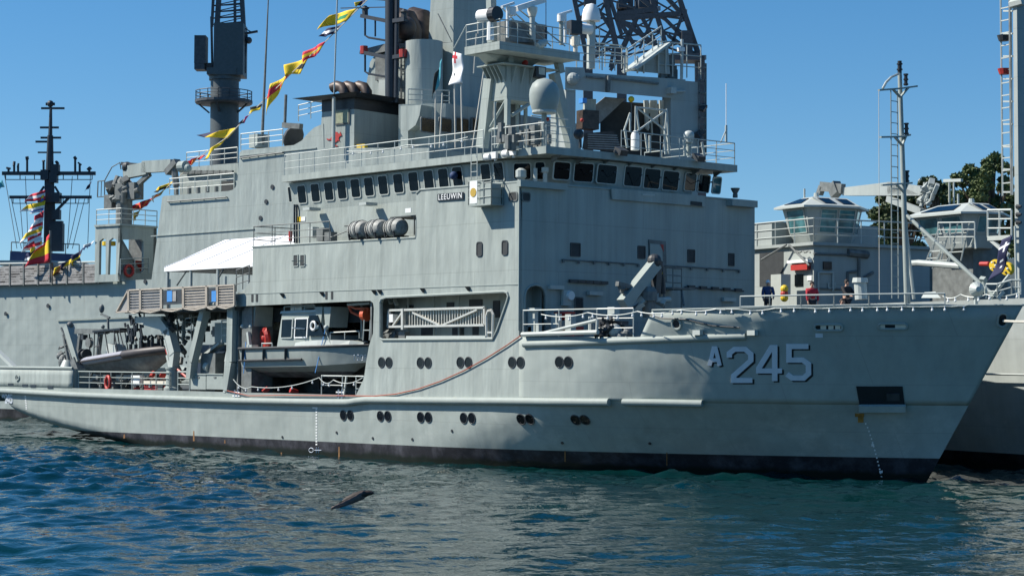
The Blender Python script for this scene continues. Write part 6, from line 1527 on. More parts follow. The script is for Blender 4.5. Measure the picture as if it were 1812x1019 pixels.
for y, xl, xr, t in ((192, 73, 114, .2), (226, 71, 104, .2), (244, 72, 108, .2), (251, 63, 86, .2), (270, 67, 108, .15), (307, 4, 169, .36), (349, 17, 162, .3)):
    mb = MB().bar(w0(xl, y), w0(xr, y), t, t)
    if y > 300:
        mb.bar(w0(xl + 6, y + 11), w0(xr - 6, y + 11), .08); n_ = 6
        for k in range(n_ + 1): x = lerp(xl + 6, xr - 6, k / n_); mb.bar(w0(x, y), w0(x, y + 11), .08)
        mb.bar(w0(88, y + 3), w0(70, y), .4).bar(w0(88, y + 3), w0(106, y), .4)
    mb.build('yardarm', m_navy, mt)
MB().ball(w0(89, 184), .35, 8).bar(w0(82, 184), w0(97, 184), .12).tube(w0(82, 182), w0(82, 187), .08).tube(w0(96, 182), w0(96, 187), .08).build('masthead', m_navy, mt)
mb = MB()
for x, y in ((25, 290), (32, 293), (48, 280), (133, 280), (141, 290), (77, 285), (101, 288), (15, 298), (158, 299)): mb.tube(w0(x, 305), w0(x, y), .12, 6).ball(w0(x, y), .22, 6)
tag(mb.build('yard_lamps', m_navy, mt), kind='stuff')
mb = MB().bar(w0(98, 375), w0(122, 350), .25).bar(w0(97, 330), w0(106, 345), .2).bar(w0(78, 330), w0(68, 345), .2).obox(w0(100, 420), RIGHT * .7, LOOK * .5, Z * 1.4).obox(w0(88, 350), RIGHT * 1.1, LOOK * .6, Z * .5)
for x, y in ((100, 380), (104, 400), (80, 310), (95, 315), (98, 300)): mb.obox(w0(x, y), RIGHT * .4, LOOK * .4, Z * .5)
mb.build('mast_brackets', m_navy, mt)
for x0, y0, x1, y1 in ((8, 310, 30, 440), (20, 352, 38, 440), (35, 352, 42, 440), (160, 310, 155, 440), (150, 352, 128, 440), (128, 312, 119, 440), (140, 352, 120, 440), (45, 312, 50, 440)): MB().tube(w0(x0, y0), w0(x1, y1), .035, 4).build('rigging', m_mid, WS)
mb = MB(); railing(mb, [w0(20, 446), w0(140, 450)], 1.0, 1, 1.5, .05); mb.build('railing', m_mid, WS)
class Far:
    p = LOOK
    def P(s, x, y, v): return PD(x, y, D0 + v)
FAR = Far()
BG = 'signal flags hanging in a bunch at the distant mast'
bunch = [((80, 336), (80, 348), (53, 353), (60, 343), 'rwr', 'red and white flag topmost in the bunch'), ((80, 342), (78, 352), (70, 355), (73, 348), 'yu', 'small yellow and blue flag in the bunch'), ((80, 355), (79, 364), (46, 371), (55, 362), 'yyw', 'pale yellow flag with long fly in the bunch'), ((78, 364), (77, 373), (58, 374), (62, 369), 'wuw', 'white and blue flag in the bunch'), ((78, 373), (77, 386), (64, 388), (66, 379), 'rrw', 'red flag with white edge in the bunch'), ((76, 386), (76, 400), (55, 404), (62, 394), 'wrw', 'white and red striped flag in the bunch'), ((75, 400), (74, 410), (44, 421), (54, 409), 'yyw', 'pale yellow flag below the striped one'), ((74, 411), (73, 422), (54, 432), (56, 418), 'rwr', 'red and white flag low in the bunch'), ((75, 420), (74, 434), (48, 440), (55, 428), 'wrw', 'white flag with red bar low in the bunch'), ((74, 427), (73, 440), (57, 445), (60, 436), 'yyk', 'yellow flag lowest in the bunch'), ((64, 440), (62, 452), (48, 460), (50, 448), 'nw', 'navy and white flag below the bunch')]
def grown(q4, k=1.35):
    cx_, cy_ = q4[0]; return [(cx_ + (x - cx_) * k, cy_ + (y - cy_) * k) for x, y in q4]
bunch = [(*grown(q[:4]), q[4], q[5]) for q in bunch]
for q in bunch: flag(q[5], q[:4], q[4], -1.5, False, BG, FAR, wave=.3)
flag('red and yellow striped Spanish ensign at the big ship stern rail', [(88, 414), (88, 464), (44, 472), (70, 440)], 'ryyr', -.9, False, 'ensigns on the halyards', A, 'ensign', wave=.3)
MB().tube(A.P(89, 500, -.8), A.P(89, 408, -.8), .08, 8).build('flagstaff', m_mid, SA)
flag('white and blue flag at the upper end of the stern flag line', [(168, 425), (160, 434), (147, 440), (150, 434)], 'wwu', -.7, False)
flag('navy and yellow flag on the stern flag line', [(148, 438), (142, 452), (128, 466), (130, 452)], 'nny', -.7, False)
flag('yellow and navy flag lower on the stern flag line', [(130, 456), (124, 466), (110, 474), (114, 464)], 'yn', -.7)
flag('orange flag at the lower end of the stern flag line', [(112, 466), (106, 478), (90, 487), (96, 476)], 'oyr', -.7)
flag('teal flag at the left tip of the distant yard', [(4, 318), (8, 331), (0, 333), (-4, 326)], 'tt', -1.5, True, BG, FAR)
flag('dark navy flag at the right tip of the distant yard', [(163, 320), (157, 334), (149, 338), (154, 330)], 'nn', -1.5, True, BG, FAR)
# ================================================================== QUAY, CRANES, TREES BEHIND
qd = 150

qp = [PD(-1200, 641, 330), PD(1350, 641, 215), PD(2400, 641, 120), PD(3600, 641, 500), PD(2000, 641, 1500), PD(-1500, 641, 1500)]
mb = MB().plate([[V((q.x, q.y, 1.8)) for q in qp]], V((0, 0, -3.5))); qy = mb.build('quay', mat('concrete_quay', (.3, .29, .27), .8, var=.15), None); tag(qy, kind='structure')
# dark column crane
dc = 232
def cc(x, y, d=dc): return PD(x, y, d)
CRN = thing('column_crane', 'dark column crane with ring platform rising behind the big ship', 'crane', V((*cc(395, 640)[:2], 1.8)))
k1 = dc / FPX
b_ = cc(394, 640); col_ = MB().tube(V((b_.x, b_.y, 1.8)), cc(398, 130), 27 * k1, 22, 25 * k1); col_.lathe([(28 * k1, 0), (28 * k1, .5)], cc(398, 143), Z, 22); col_.build('column', m_column, CRN, smooth=True)
pl = MB().lathe([(26 * k1, 0), (49 * k1, .0), (51 * k1, .15), (51 * k1, .45), (26 * k1, .45)], cc(396, 185), Z, 22)
ang = np.linspace(0, 2 * math.pi, 17)
railing(pl, [cc(396, 181) + V((math.cos(t) * 50 * k1, math.sin(t) * 50 * k1, 0)) for t in ang], 1.2, 3, 1.5, .05)
for t in (0.6, 2.2, 3.9, 5.4): pl.bar(cc(396, 182) + V((math.cos(t) * 48 * k1, math.sin(t) * 48 * k1, 0)), cc(396, 200) + V((math.cos(t) * 26 * k1, math.sin(t) * 26 * k1, 0)), .18)
pl.build('ring_platform', m_steel, CRN)
mb = MB().obox(cc(408, 91), RIGHT * 26 * k1, LOOK * 1.8, Z * 46 * k1 ).obox(cc(396, 130), RIGHT * 26 * k1, LOOK * 1.9, Z * 6 * k1); mb.build('machinery_house', m_column, CRN)
mb = MB().obox(cc(356, 90), RIGHT * 10 * k1, LOOK * 1.0, Z * 25 * k1).obox(cc(355, 120), RIGHT * 9 * k1, LOOK * 1.0, Z * 5 * k1).bar(cc(362, 116), cc(376, 116), .5).bar(cc(350, 120), cc(374, 124), .3); mb.build('operator_cab', m_steel, CRN)
mb = MB()
for x0, x1, t in ((375, 379, .3), (384, 390, .55), (431, 424, .5), (416, 414, .3)):
    for dd in (0, 3): mb.bar(cc(x0, 48, dc + dd), cc(x1 + 1, -60, dc + dd), t)
for k in range(9):
    y = 44 - k * 11; mb.bar(cc(376, y), cc(430, y - 3), .12); mb.bar(cc(376, y), cc(430, y - 12), .1); mb.bar(cc(376, y, dc + 3), cc(430, y - 5, dc + 3), .12)
mb.build('lattice_jib', m_steel, CRN)
mb = MB().bar(cc(434, 60), cc(456, 56), .25).bar(cc(432, 50), cc(446, 58), .12).ball(cc(440, 72), .4, 8).bar(cc(437, 62), cc(434, 100), .2).bar(cc(434, 60), cc(434, 130), .15).bar(cc(374, 30), cc(376, 130), .25); mb.build('crane_fittings', m_steel, CRN)
# hammerhead crane lattice tower
dh = 300
def hh(x, y, d=dh): return PD(x, y, d)
HC = thing('hammerhead_crane', 'dark riveted steel lattice tower of a hammerhead crane on the quay', 'crane', V((*hh(1130, 640)[:2], 1.8)))
mem = [((1016, -2), (1038, 100), 1.1), ((1071, -4), (1095, 104), 1.3), ((1079, -2), (1100, 62), .9), ((1153, -4), (1178, 80), 1.1), ((1200, -8), (1239, 106), 1.2), ((1092, 26), (1157, 17.5), 1.2), ((1089, 33), (1205, 25), 1.2), ((1095, 34), (1165, 83), 1.0), ((1058, 16), (1090, 66), .8), ((1127, 30), (1097, 92), .9), ((1097, 38), (1123, 82), .9), ((1168, 25), (1210, 68), .8), ((1207, 28), (1188, 82), .8), ((1178, -6), (1206, 25), 1.0), ((1050, 102), (1087, 80), .9), ((1052, 100), (1082, 52), .8), ((1137, 33), (1160, 76), .9), ((1182, 63), (1238, 102), .8), ((1133, -3), (1157, 17), .9), ((1042, 40), (1060, 92), .6), ((1022, 12), (1038, 4), .6), ((1115, 28), (1150, 80), .6), ((1190, 45), (1222, 92), .6), ((1104, 88), (1128, 34), .6), ((1155, 30), (1132, 86), .6), ((1075, 0), (1060, 25), .6)]
for i, (p_, q_, t) in enumerate(mem):
    t *= .62
    MB().bar(hh(*p_), hh(*q_), t, t).build('lattice_member', m_steel, HC)
    if t > 1.05: MB().bar(hh(p_[0] + 9, p_[1] - 2, dh + 13), hh(q_[0] + 7, q_[1] - 3, dh + 13), t * .9, t * .9).build('lattice_member', m_steel, HC)
for x, y in ((1095, 30), (1157, 18), (1204, 24), (1178, 80), (1095, 100), (1238, 105)): MB().bar(hh(x, y), hh(x + 8, y - 3, dh + 13), .7).build('lattice_member', m_steel, HC)
legs_ = [((1018, 0), (1038, 96)), ((1078, 0), (1098, 100)), ((1155, 0), (1180, 84)), ((1203, 0), (1238, 104))]
for (a0, a1), (b0, b1) in zip(legs_, legs_[1:]):
    for dd in (0, 13):
        for k in range(3):
            t0_, t1_ = k / 3, (k + 1) / 3
            pa0, pa1 = [(lerp(a0[0], a1[0], t), lerp(a0[1], a1[1], t)) for t in (t0_, t1_)]; pb0, pb1 = [(lerp(b0[0], b1[0], t), lerp(b0[1], b1[1], t)) for t in (t0_, t1_)]
            if (k + dd) % 2 == 0 or dd == 6: MB().bar(hh(*pa0, dh + dd), hh(*pb1, dh + dd), .24).build('lattice_brace', m_steel, HC)
            else: MB().bar(hh(*pb0, dh + dd), hh(*pa1, dh + dd), .24).build('lattice_brace', m_steel, HC)
            if dd != 6: MB().bar(hh(*pa1, dh + dd), hh(*pb1, dh + dd), .28).build('lattice_brace', m_steel, HC)
mb = MB()
for k in range(34): q = hh(rng.uniform(1095, 1160), rng.uniform(-3, 24), dh + rng.uniform(3, 12)); mb.obox(q, RIGHT * rng.uniform(.2, .7), LOOK * .5, Z * rng.uniform(.2, .9))
tag(mb.build('hoist_machinery', m_steel, HC), kind='stuff')
MB().obox(hh(1044, 2), RIGHT * .9, LOOK * 1, Z * .7).build('jib_end', m_steel, HC)
MB().obox(hh(1215, 79), RIGHT * .8, LOOK * 1.2, Z * 1.9).build('cabin', m_steel, HC)
MB().obox(hh(1212, 104), RIGHT * 2.3, LOOK * 2, Z * .5).build('tower_base', m_steel, HC)
for x0, x1 in ((1040, 1042), (1100, 1100), (1180, 1182), (1238, 1242)):
    for dd in (0, 13): q = hh(x1 + 2, 640, dh + dd); MB().bar(hh(x0, 100, dh + dd), V((q.x, q.y, 1.8)), 1.4).build('tower_leg', m_steel, HC)
mb = MB().bar(hh(1046, 78), hh(1042, 120), .5).bar(hh(1100, 95), hh(1080, 125), .5).bar(hh(1087, 80), hh(1080, 120), .5); mb.build('lattice_member', m_steel, HC)
# trees
m_leaf = mat('pine_foliage', (0.085, 0.115, 0.036), .6, var=.45, scale=.9)
m_leaf2 = mat('dark_foliage', (0.06, 0.085, 0.03), .6, var=.4, scale=.9)
m_bark = mat('bark', (.09, .07, .05), .8, var=.3)
def tree(label, d, clumps, base, leaf=m_leaf, dens=330, ls=.26):
    g = PD(base[0], 641, d); g.z = 1.8
    t = thing('tree', label, 'tree', g, 'trees on the shore behind the ships')
    k = d / FPX; top = PD(base[0], min(c[1] for c in clumps) + 20, d)
    tr = MB().path([g, g.lerp(top, .5) + RIGHT * .3, top], [.7, .45, .15], 8)
    for c in clumps:
        q = PD(c[0], c[1], d + c[3]); tr.tube(g.lerp(top, .55 + .3 * rng.random()), q, .2, 5, .06)
    tr.build('trunk', m_bark, t, smooth=True)
    vs = []; fs = []
    for cx_, cy_, r_, dz in clumps:
        c = PD(cx_, cy_, d + dz); r = r_ * k; n = int(dens * (r_ / 14) ** 1.6)
        for i in range(n):
            u = rng.normal(size=3); u /= np.linalg.norm(u); rr = r * (.45 + .6 * rng.random() ** .6)
            p_ = c + V(u) * rr * 1.0; p_.z = c.z + u[2] * rr * .72
            s = ls * (.6 + .8 * rng.random()); x = V(rng.normal(size=3)).normalized(); y = x.orthogonal().normalized()
            b0 = len(vs); vs += [p_ - x * s, p_ + y * s * .5, p_ + x * s, p_ - y * s * .5]; fs.append((b0, b0 + 1, b0 + 2, b0 + 3))
    me = bpy.data.meshes.new('crown'); me.from_pydata([tuple(q - g) for q in vs], [], fs); me.materials.append(leaf)
    o = bpy.data.objects.new('crown', me); place(o, t, g)
def cl(n, x0, x1, y0, y1, r0, r1, f=None):
    out = []
    while len(out) < n:
        x, y = rng.uniform(x0, x1), rng.uniform(y0, y1)
        if f is None or f(x, y): out.append((x, y, rng.uniform(r0, r1), rng.uniform(-3, 3)))
    return out
tree('tall green pine behind the right-hand lattice mast', 200, cl(80, 1690, 1800, 282, 450, 8, 16, lambda x, y: y > 284 + max(0, (1755 - x)) * .55 and y < 470) + [(1762, 280, 12, 0), (1748, 288, 11, 0), (1715, 300, 11, 0), (1702, 312, 9, 0), (1690, 312, 6, 0), (1700, 345, 10, 1)], (1755, 641))
tree('dark bushy tree between the two wheelhouses', 215, cl(34, 1550, 1640, 345, 450, 10, 17) + [(1560, 352, 10, 0), (1590, 350, 12, 0)], (1600, 641), m_leaf2)
tree('dark ragged tree behind the crane jib on the right', 208, cl(22, 1635, 1690, 322, 420, 8, 13) + [(1642, 322, 9, 0), (1650, 318, 7, 0), (1676, 330, 8, 0), (1628, 340, 9, 0)], (1660, 641), m_leaf2)
# ================================================================== SHIP BEHIND, RIGHT
SB = thing('landing_ship', 'grey ship rafted beyond the bow, two wheelhouses and a crane on its deck', 'ship', B.w(-15, 5, 0))
def b(x, y, v=0.0): return B.P(x, y, v)
zB = 7.45
ubow = lambda z: 12 + .5 * z
def bside(u, z, sg):
    vo = float(np.interp(z, [-2, 0, 1.5, 4, zB], [1.6, 1.0, .7, .35, 0])); t = max(0, (u + 3) / (ubow(z) + 3)); v = vo + (8 - vo) * t ** 2.3
    return B.w(u, v if sg < 0 else 16 - v, z)
for sg in (-1, 1):
    MB().grid([[bside(-60 + (ubow(z) + 60) * f, z, sg) for z in (-2, -.5, 0, .7, 1.5, 3, 5, zB)] for f in [i / 12 * .78 for i in range(12)] + [.78 + .22 * i / 16 for i in range(17)]]).build('hull', m_hullB, SB, smooth=True)
MB().grid([[B.w(-60, 0, z), B.w(-60, 16, z)] for z in (-2, zB)]).build('transom', m_hullB, SB)
MB().grid([[bside(u, zB, -1) - Z * .02, bside(u, zB, 1) - Z * .02] for u in [-60, -30, -10, -3, 0, 3, 6, 9, 12, 14, 15.5]]).build('deck', m_deck, SB)
MB().tube(b(1745, 661.5, -.0), b(1830, 663, -.0), .05, 5).build('weld_line', m_hullB, SB)
v1 = 1.6
uc, ztp = B.uz(1440, 436, v1)
ua = B.uz(1335, 440, v1)[0]
vq = (B.X(1645, 440, uc) - B.O).dot(B.p)
zt1 = B.uz(1440, 434, v1)[1]
MB().fbox(B, ua - 12, uc, v1, vq, zB, zt1).build('deckhouse', m_greyB, SB)
MB().fbox(B, ua - 12, uc + .2, v1 - .2, vq + .2, zt1 + .003, zt1 + .16).build('deckhouse_roof', m_greyB, SB)
MB().fbox(B, ua - 16, ua + 1.5, v1 + .02, vq - .5, zt1, zt1 + 1.4).build('upper_box', m_greyB, SB)
vq2 = min((B.X(1790, 440, uc - 1) - B.O).dot(B.p), 14.5)
MB().fbox(B, uc - 10, uc - 1, vq, vq2, zB, zt1 - .4).build('forward_house', m_mid, SB)
MB().pbox(B, 1344, 448, 1386, 505, v1 - .02, .1).build('recess', m_void, SB)
MB().pbox(B, 1392, 461, 1429, 464, v1 - .3, .28).build('awning_rail', m_white, SB)
MB().pbox(B, 1399, 469, 1428, 477, v1 - .25, .22).build('red_canister', m_red, SB)
MB().pbox(B, 1406, 486, 1420, 506, v1 - .05, .06).build('port_window', m_glass, SB)
MB().pbox(B, 1428, 488, 1436, 496, v1 - .04, .04).build('notice', m_white, SB)
MB().pbox(B, 1364, 486, 1382, 522, v1 - 1.3, .6).build('deck_locker', m_rail, SB)
mb = MB()
for x in (1406, 1416, 1426): mb.path([b(x, 447, v1 - .3), b(x + 4, 444, v1 - .3), b(x + 8, 447, v1 - .3)], .04, 5)
mb.tube(b(1347, 460, v1 - .8), b(1392, 433, v1 - .3), .05).tube(b(1396, 433, v1 - .3), b(1432, 470, v1 - .8), .05); mb.build('pipework', m_mid, SB)
fB = lambda x, y: B.X(x, y, uc + .06)
mb = MB().tube(fB(1440, 449), fB(1510, 451), .06).tube(fB(1500, 447), fB(1535, 451), .2, 8).tube(fB(1520, 455), fB(1520, 510), .08).path([fB(1535, 500), fB(1530, 490), fB(1545, 482)], .08).path([fB(1500, 500), fB(1500, 482), fB(1515, 480)], .08).tube(fB(1440, 510), fB(1500, 512), .05); mb.build('pipework', m_mid, SB)
MB().obox(fB(1464, 470), B.p * .25, B.f * .05, Z * .2).build('rusty_vent', m_brown, SB)
mb = MB(); 
for p_, q_ in (((1448, 482), (1448, 515)), ((1474, 482), (1474, 515)), ((1448, 482), (1474, 482))): mb.tube(fB(*p_), fB(*q_), .06)
mb.path([fB(1466, 500), fB(1466, 510), fB(1477, 511), fB(1477, 500)], .05); mb.build('hose_frame', m_rail, SB)
rl = MB(); railing(rl, [B.w(ua - 3, v1, zt1 + .16), B.w(uc, v1, zt1 + .16), B.w(uc, vq, zt1 + .16)], 1.2, 3, 1.5, .035); rl.build('railing', m_rail, SB)
def wheelhouse(x0, xc, y_roof, y_sill, y_base, vside, wv, nm):
    uc_, zr = B.uz(xc, y_roof, vside); _, zs = B.uz(xc, y_sill, vside); _, z0 = B.uz(xc, y_base, vside); ul_ = B.uz(x0, y_roof, vside)[0]
    du = uc_ - ul_
    def ring(z, o): return [B.w(ul_ - o, vside - o, z), B.w(uc_ - .3 + o * .6, vside - o, z), B.w(uc_ + o, vside + .3, z), B.w(uc_ + o, vside + wv - 1.0, z), B.w(uc_ - 1.0 + o * .5, vside + wv + o, z), B.w(ul_ - o, vside + wv + o, z)]
    h = thing('x', '', '') if False else None
    zm = lerp(zr, zs, .12)
    loft([ring(z0, -.25), ring(zs, 0)]).build('wheelhouse', m_greyB, SB)
    loft([ring(zs, 0), ring(zr, .28)]).build('wheelhouse', m_greyB, SB)
    rf = loft([ring(zr + .003, .6), ring(zr + .1, .6), ring(zr + .6, -.5)]).build('wheelhouse_roof', m_rail, SB)
    r_a, r_b = ring(zs, 0), ring(zr, .28)
    for i, n_ in ((0, max(1, round(du / 1.6))), (2, 2), (3, 1)):
        p0, p1, q0, q1 = r_a[i], r_a[i + 1], r_b[i], r_b[i + 1]
        right = (p1 - p0).normalized(); up = ((q0 + q1) - (p0 + p1)).normalized(); w_ = (p1 - p0).length / n_; hgt = ((q0 + q1) / 2 - (p0 + p1) / 2).length
        nrm = right.cross(up)
        for k in range(n_):
            c = p0.lerp(p1, (k + .5) / n_) * .5 + q0.lerp(q1, (k + .5) / n_) * .5 + nrm * .012
            window(SB, c, right, up, w_ * .95, hgt * .94, m_greyB, m_glassb, .06, rad=.06)
    # skylight panes on the sloping roof
    r_c, r_d = ring(zr + .1, .6), ring(zr + .6, -.5)
    for i in (0, 2):
        p0, p1, q0, q1 = r_c[i], r_c[i + 1], r_d[i], r_d[i + 1]; nn = (p1 - p0).cross(q0 - p0).normalized()
        for k in range(1 if i == 0 else 2):
            n_ = 1 if i == 0 else 2
            f0_, f1_ = (k + .18) / n_, (k + .82) / n_
            MB().plate([[p0.lerp(p1, f0_).lerp(q0.lerp(q1, f0_), .2) + nn * .005, p0.lerp(p1, f1_).lerp(q0.lerp(q1, f1_), .2) + nn * .005, p0.lerp(p1, f1_).lerp(q0.lerp(q1, f1_), .8) + nn * .005, p0.lerp(p1, f0_).lerp(q0.lerp(q1, f0_), .8) + nn * .005]], nn * .03).build('skylight', m_glass, rf)
    mb = MB(); mb.lathe([(.15, 0), (.12, .25)], B.w(uc_ - 1, vside + 1, zr + .6), Z, 8).tube(B.w(uc_ - 1.6, vside + .7, zr + .5), B.w(uc_ - 1.6, vside + .7, zr + 1.1), .05); mb.build('roof_fitting', m_rail, rf)
wheelhouse(1398, 1438, 367, 413, 431, v1 + .9, 3.6, 1)
vs2 = v1 + 2.6
wheelhouse(1634, 1716, 379, 412, 437, vs2, 2.6, 2)
MB().pbox(B, 1650, 437, 1722, 540, vs2 + 1.1, 2.2).build('wheelhouse_trunk', m_mid, SB)  # darker paint carries the shade below the wheelhouse
MB().pbox(B, 1560, 380, 1, 1, 5, 1) if False else None
# crane jib lying fore and aft over the deck, its machinery and post
vj = v1 + 5
def j_(x, y): return b(x, y, vj)
MB().hexa([j_(1490, 346), j_(1630, 346), j_(1630, 346) + B.p * .6, j_(1490, 346) + B.p * .6, j_(1492, 332), j_(1575, 322), j_(1575, 322) + B.p * .6, j_(1492, 332) + B.p * .6]).build('crane_jib', m_greyB, SB)
MB().hexa([j_(1570, 344), j_(1632, 344), j_(1632, 344) + B.p * .6, j_(1570, 344) + B.p * .6, j_(1570, 322), j_(1628, 330), j_(1628, 330) + B.p * .6, j_(1570, 322) + B.p * .6]).build('crane_jib', m_greyB, SB)
mb = MB().bar(j_(1450, 344), j_(1455, 330), .3).bar(j_(1454, 330), j_(1492, 334), .3, .5).bar(j_(1475, 326), j_(1482, 345), .5, .6); mb.build('jib_head', m_mid, SB)
mb = MB()
for k in range(22): mb.ball(j_(rng.uniform(1626, 1662), rng.uniform(316, 362)), rng.uniform(.1, .24), 6)
mb.build('crane_machinery', m_greyB, SB)
MB().bar(j_(1572, 352), j_(1632, 375), .3).build('ram', m_greyB, SB)
mb = MB().tube(b(1688, 365, v1 + 6), b(1688, 318, v1 + 6), .05).bar(b(1671, 320, v1 + 6), b(1702, 319, v1 + 6), .15).tube(b(1680, 362, v1 + 6), b(1680, 322, v1 + 6), .05); mb.build('radar_mast', m_rail, SB)
# stairs, pipes, forward rails
mb = MB()
for (x0, y0, x1, y1) in ((1645, 470, 1662, 430), (1660, 475, 1680, 432), (1655, 460, 1672, 398), (1690, 462, 1705, 396)): ladder(mb, b(x0, y0, v1 + 1), b(x1, y1, v1 + 1), B.f, .8, .4, .04)
railing(mb, [b(1660, 432, v1 + .8), b(1725, 432, v1 + .8)], 1.0, 3, .9, .035); mb.build('companionway', m_rail, SB)
mb = MB().path([b(1603, 467, -.2), b(1625, 465, -.2), b(1700, 471, -.2)], .14, 8); mb.build('fender_boom', m_rail, SB)
MB().path([b(1719, 432, v1 + .5), b(1725, 418, v1 + .5), b(1727, 440, v1 + .5)], .06, 6).build('handrail', m_rail, SB)
rl = MB(); railing(rl, [b(1748, 420, .8), b(1790, 420, .8)], 1.2, 3, .9, .05); rl.bar(b(1750, 422, .8), b(1790, 420, .8), .2).bar(b(1753, 424, .8), b(1785, 452, .8), .14); rl.build('platform_railing', m_rail, SB)
for k in range(2): MB().tube(b(1600 + 0, 480, v1), b(1600, 481, v1), .01)
# right-hand mast column with ladder
def rc(x, y): return b(x, y, 1.2)
MB().hexa([rc(1797, 530), rc(1804, 530), rc(1804, 530) + B.p * 2, rc(1797, 530) + B.p * 2, rc(1792, -30), rc(1799, -30), rc(1799, -30) + B.p * 2, rc(1792, -30) + B.p * 2]).build('mast_column', m_greyB, SB)
MB().bar(rc(1790.5, 345), rc(1787, -30), .1).build('mast_conduit', m_mid, SB)
mb = MB(); ladder(mb, rc(1783, 346), rc(1779, -30), B.f, .62, .55, .045)
for k in range(9): y = 340 - k * 40; mb.bar(rc(1776, y), rc(1792, y), .07)
mb.build('mast_ladder', m_rail, SB)
for x, y, m_ in ((1776, 63, m_dark), (1777, 122, m_red)): MB().lathe([(.3, 0), (.22, -.25)], rc(x, y), Z, 10).build('mast_lamp', m_, SB)
MB().tube(rc(1790, 8), rc(1812, 2), .2).build('mast_arm', m_rail, SB)
mb = MB()
for k in range(3): mb.lathe([(.12, 0), (.05, .25)], rc(1800, 366 + k * 14), B.f, 6)
each(mb, 'mast_cleat', m_dark, SB)
# gantry mast amidships: shaded beam, leg, ladder, platform rail and sloping housing
vg = 3.0
ug = B.uz(1003, 140, vg)[0]
def gg(x, y, o=0.0): return B.X(x, y, ug + o)
gb = MB().hexa([gg(1003, 158), gg(1213, 176), gg(1213, 176, -2), gg(1003, 158, -2), gg(1003, 127), gg(1213, 141), gg(1213, 141, -2), gg(1003, 127, -2)]); gb.build('gantry_beam', m_greyB, SB)
MB().hexa([gg(1000, 160, .1), gg(1036, 134, .1), gg(1036, 134, -2.1), gg(1000, 160, -2.1), gg(1000, 119, .1), gg(1034, 120, .1), gg(1034, 120, -2.1), gg(1000, 119, -2.1)]).build('gantry_beam', m_greyB, SB)
mb = MB().bar(gg(1076, 135, .12), gg(1075, 163, .12), .35, .2).bar(gg(1038, 136, .12), gg(1070, 139, .12), .12).bar(gg(1080, 139, .12), gg(1165, 148, .12), .12); mb.build('beam_stiffener', m_mid, SB)
MB().obox(gg(1188, 161, .3), B.p * .2, B.f * .3, Z * .2).tube(gg(1182, 162, .2), gg(1212, 162, .2), .08).build('flood_lamp', m_rail, SB)
MB().ball(gg(1014, 140, .3), .4, 8).tube(gg(1006, 142, .3), gg(1024, 138, .3), .2).build('flood_lamp', m_greyB, SB)
zdk2 = 7.4
def leg(x0, x1, yt, o0, o1, name='gantry_leg', m=m_greyB):
    t0_, t1_ = gg(x0, yt), gg(x1, yt); v0, v1_ = (t0_ - B.O).dot(B.p), (t1_ - B.O).dot(B.p); MB().fbox(B, ug + o0, ug + o1, v0, v1_, zdk2, t0_.z).build(name, m, SB)
leg(1188, 1236, 141, -.9, -.05); leg(1003, 1020, 158, -2.0, -.1); MB().hexa([gg(1062, 285, -3.4), gg(1196, 292, -3.4), gg(1196, 292, -5), gg(1062, 285, -5), gg(1062, 178, -3.4), gg(1196, 186, -3.4), gg(1196, 186, -5), gg(1062, 178, -5)]).build('casing', m_void, SB)  # last block: dark backdrop added to fill the gap under the beam
rl = MB(); railing(rl, [gg(1020, 122, -.1), gg(1110, 127, -.1)], 1.5, 3, 1.0, .045); railing(rl, [gg(1165, 134, -.1), gg(1240, 140, -.1)], 2.2, 3, 1.0, .045); railing(rl, [gg(1040, 116, -1.8), gg(1100, 122, -1.8)], 1.5, 3, 1.3, .04); railing(rl, [gg(1108, 122, -.2), gg(1170, 80, -.2)], 1.2, 2, .8, .04); rl.build('gantry_railing', m_rail, SB)
mb = MB(); ladder(mb, gg(1243, 275), gg(1243, 112), B.p, .55, .6, .05)
for k in range(7): y = 120 + k * 22; mb.path([gg(1237, y), gg(1240, y, .5), gg(1248, y, .4), gg(1249, y)], .045, 5)
mb.tube(gg(1247, 112), gg(1247, 270), .05); mb.build('gantry_ladder', m_mid, SB)
for x, y in ((1235, 240), (1244, 191), (1240, 236)): MB().ball(gg(x, y, .3), .25, 6).build('ladder_lamp', m_dark, SB)
MB().hexa([gg(1113, 126, -.2), gg(1186, 132, -.2), gg(1186, 132, -1.7), gg(1113, 126, -1.7), gg(1172, 80, -.2), gg(1182, 77, -.2), gg(1182, 77, -1.7), gg(1172, 80, -1.7)]).build('sloping_housing', m_greyB, SB)
MB().bar(gg(1113, 125, -.1), gg(1174, 80, -.1), .15, 1.7, up=B.f).build('sloping_rail', m_rail, SB)
for x in (1105, 1128, 1139, 1178, 1165): MB().tube(gg(x, 130, -.05), gg(x, 100 if x < 1150 else 72, -.05), .06, 6).build('stanchion', m_rail, SB)
MB().tube(gg(1206, 140, 0), gg(1207, 70, 0), .1, 8).build('stanchion', m_rail, SB)
MB().bar(gg(1200, 88, 0), gg(1210, 88, 0), .25).build('lamp', m_white, SB)
mb = MB()
for k in range(16): mb.obox(gg(rng.uniform(1160, 1200), rng.uniform(105, 136), -.5), B.p * rng.uniform(.1, .3), B.f * .2, Z * rng.uniform(.1, .4))
tag(mb.build('gantry_gear', m_mid, SB), kind='stuff')
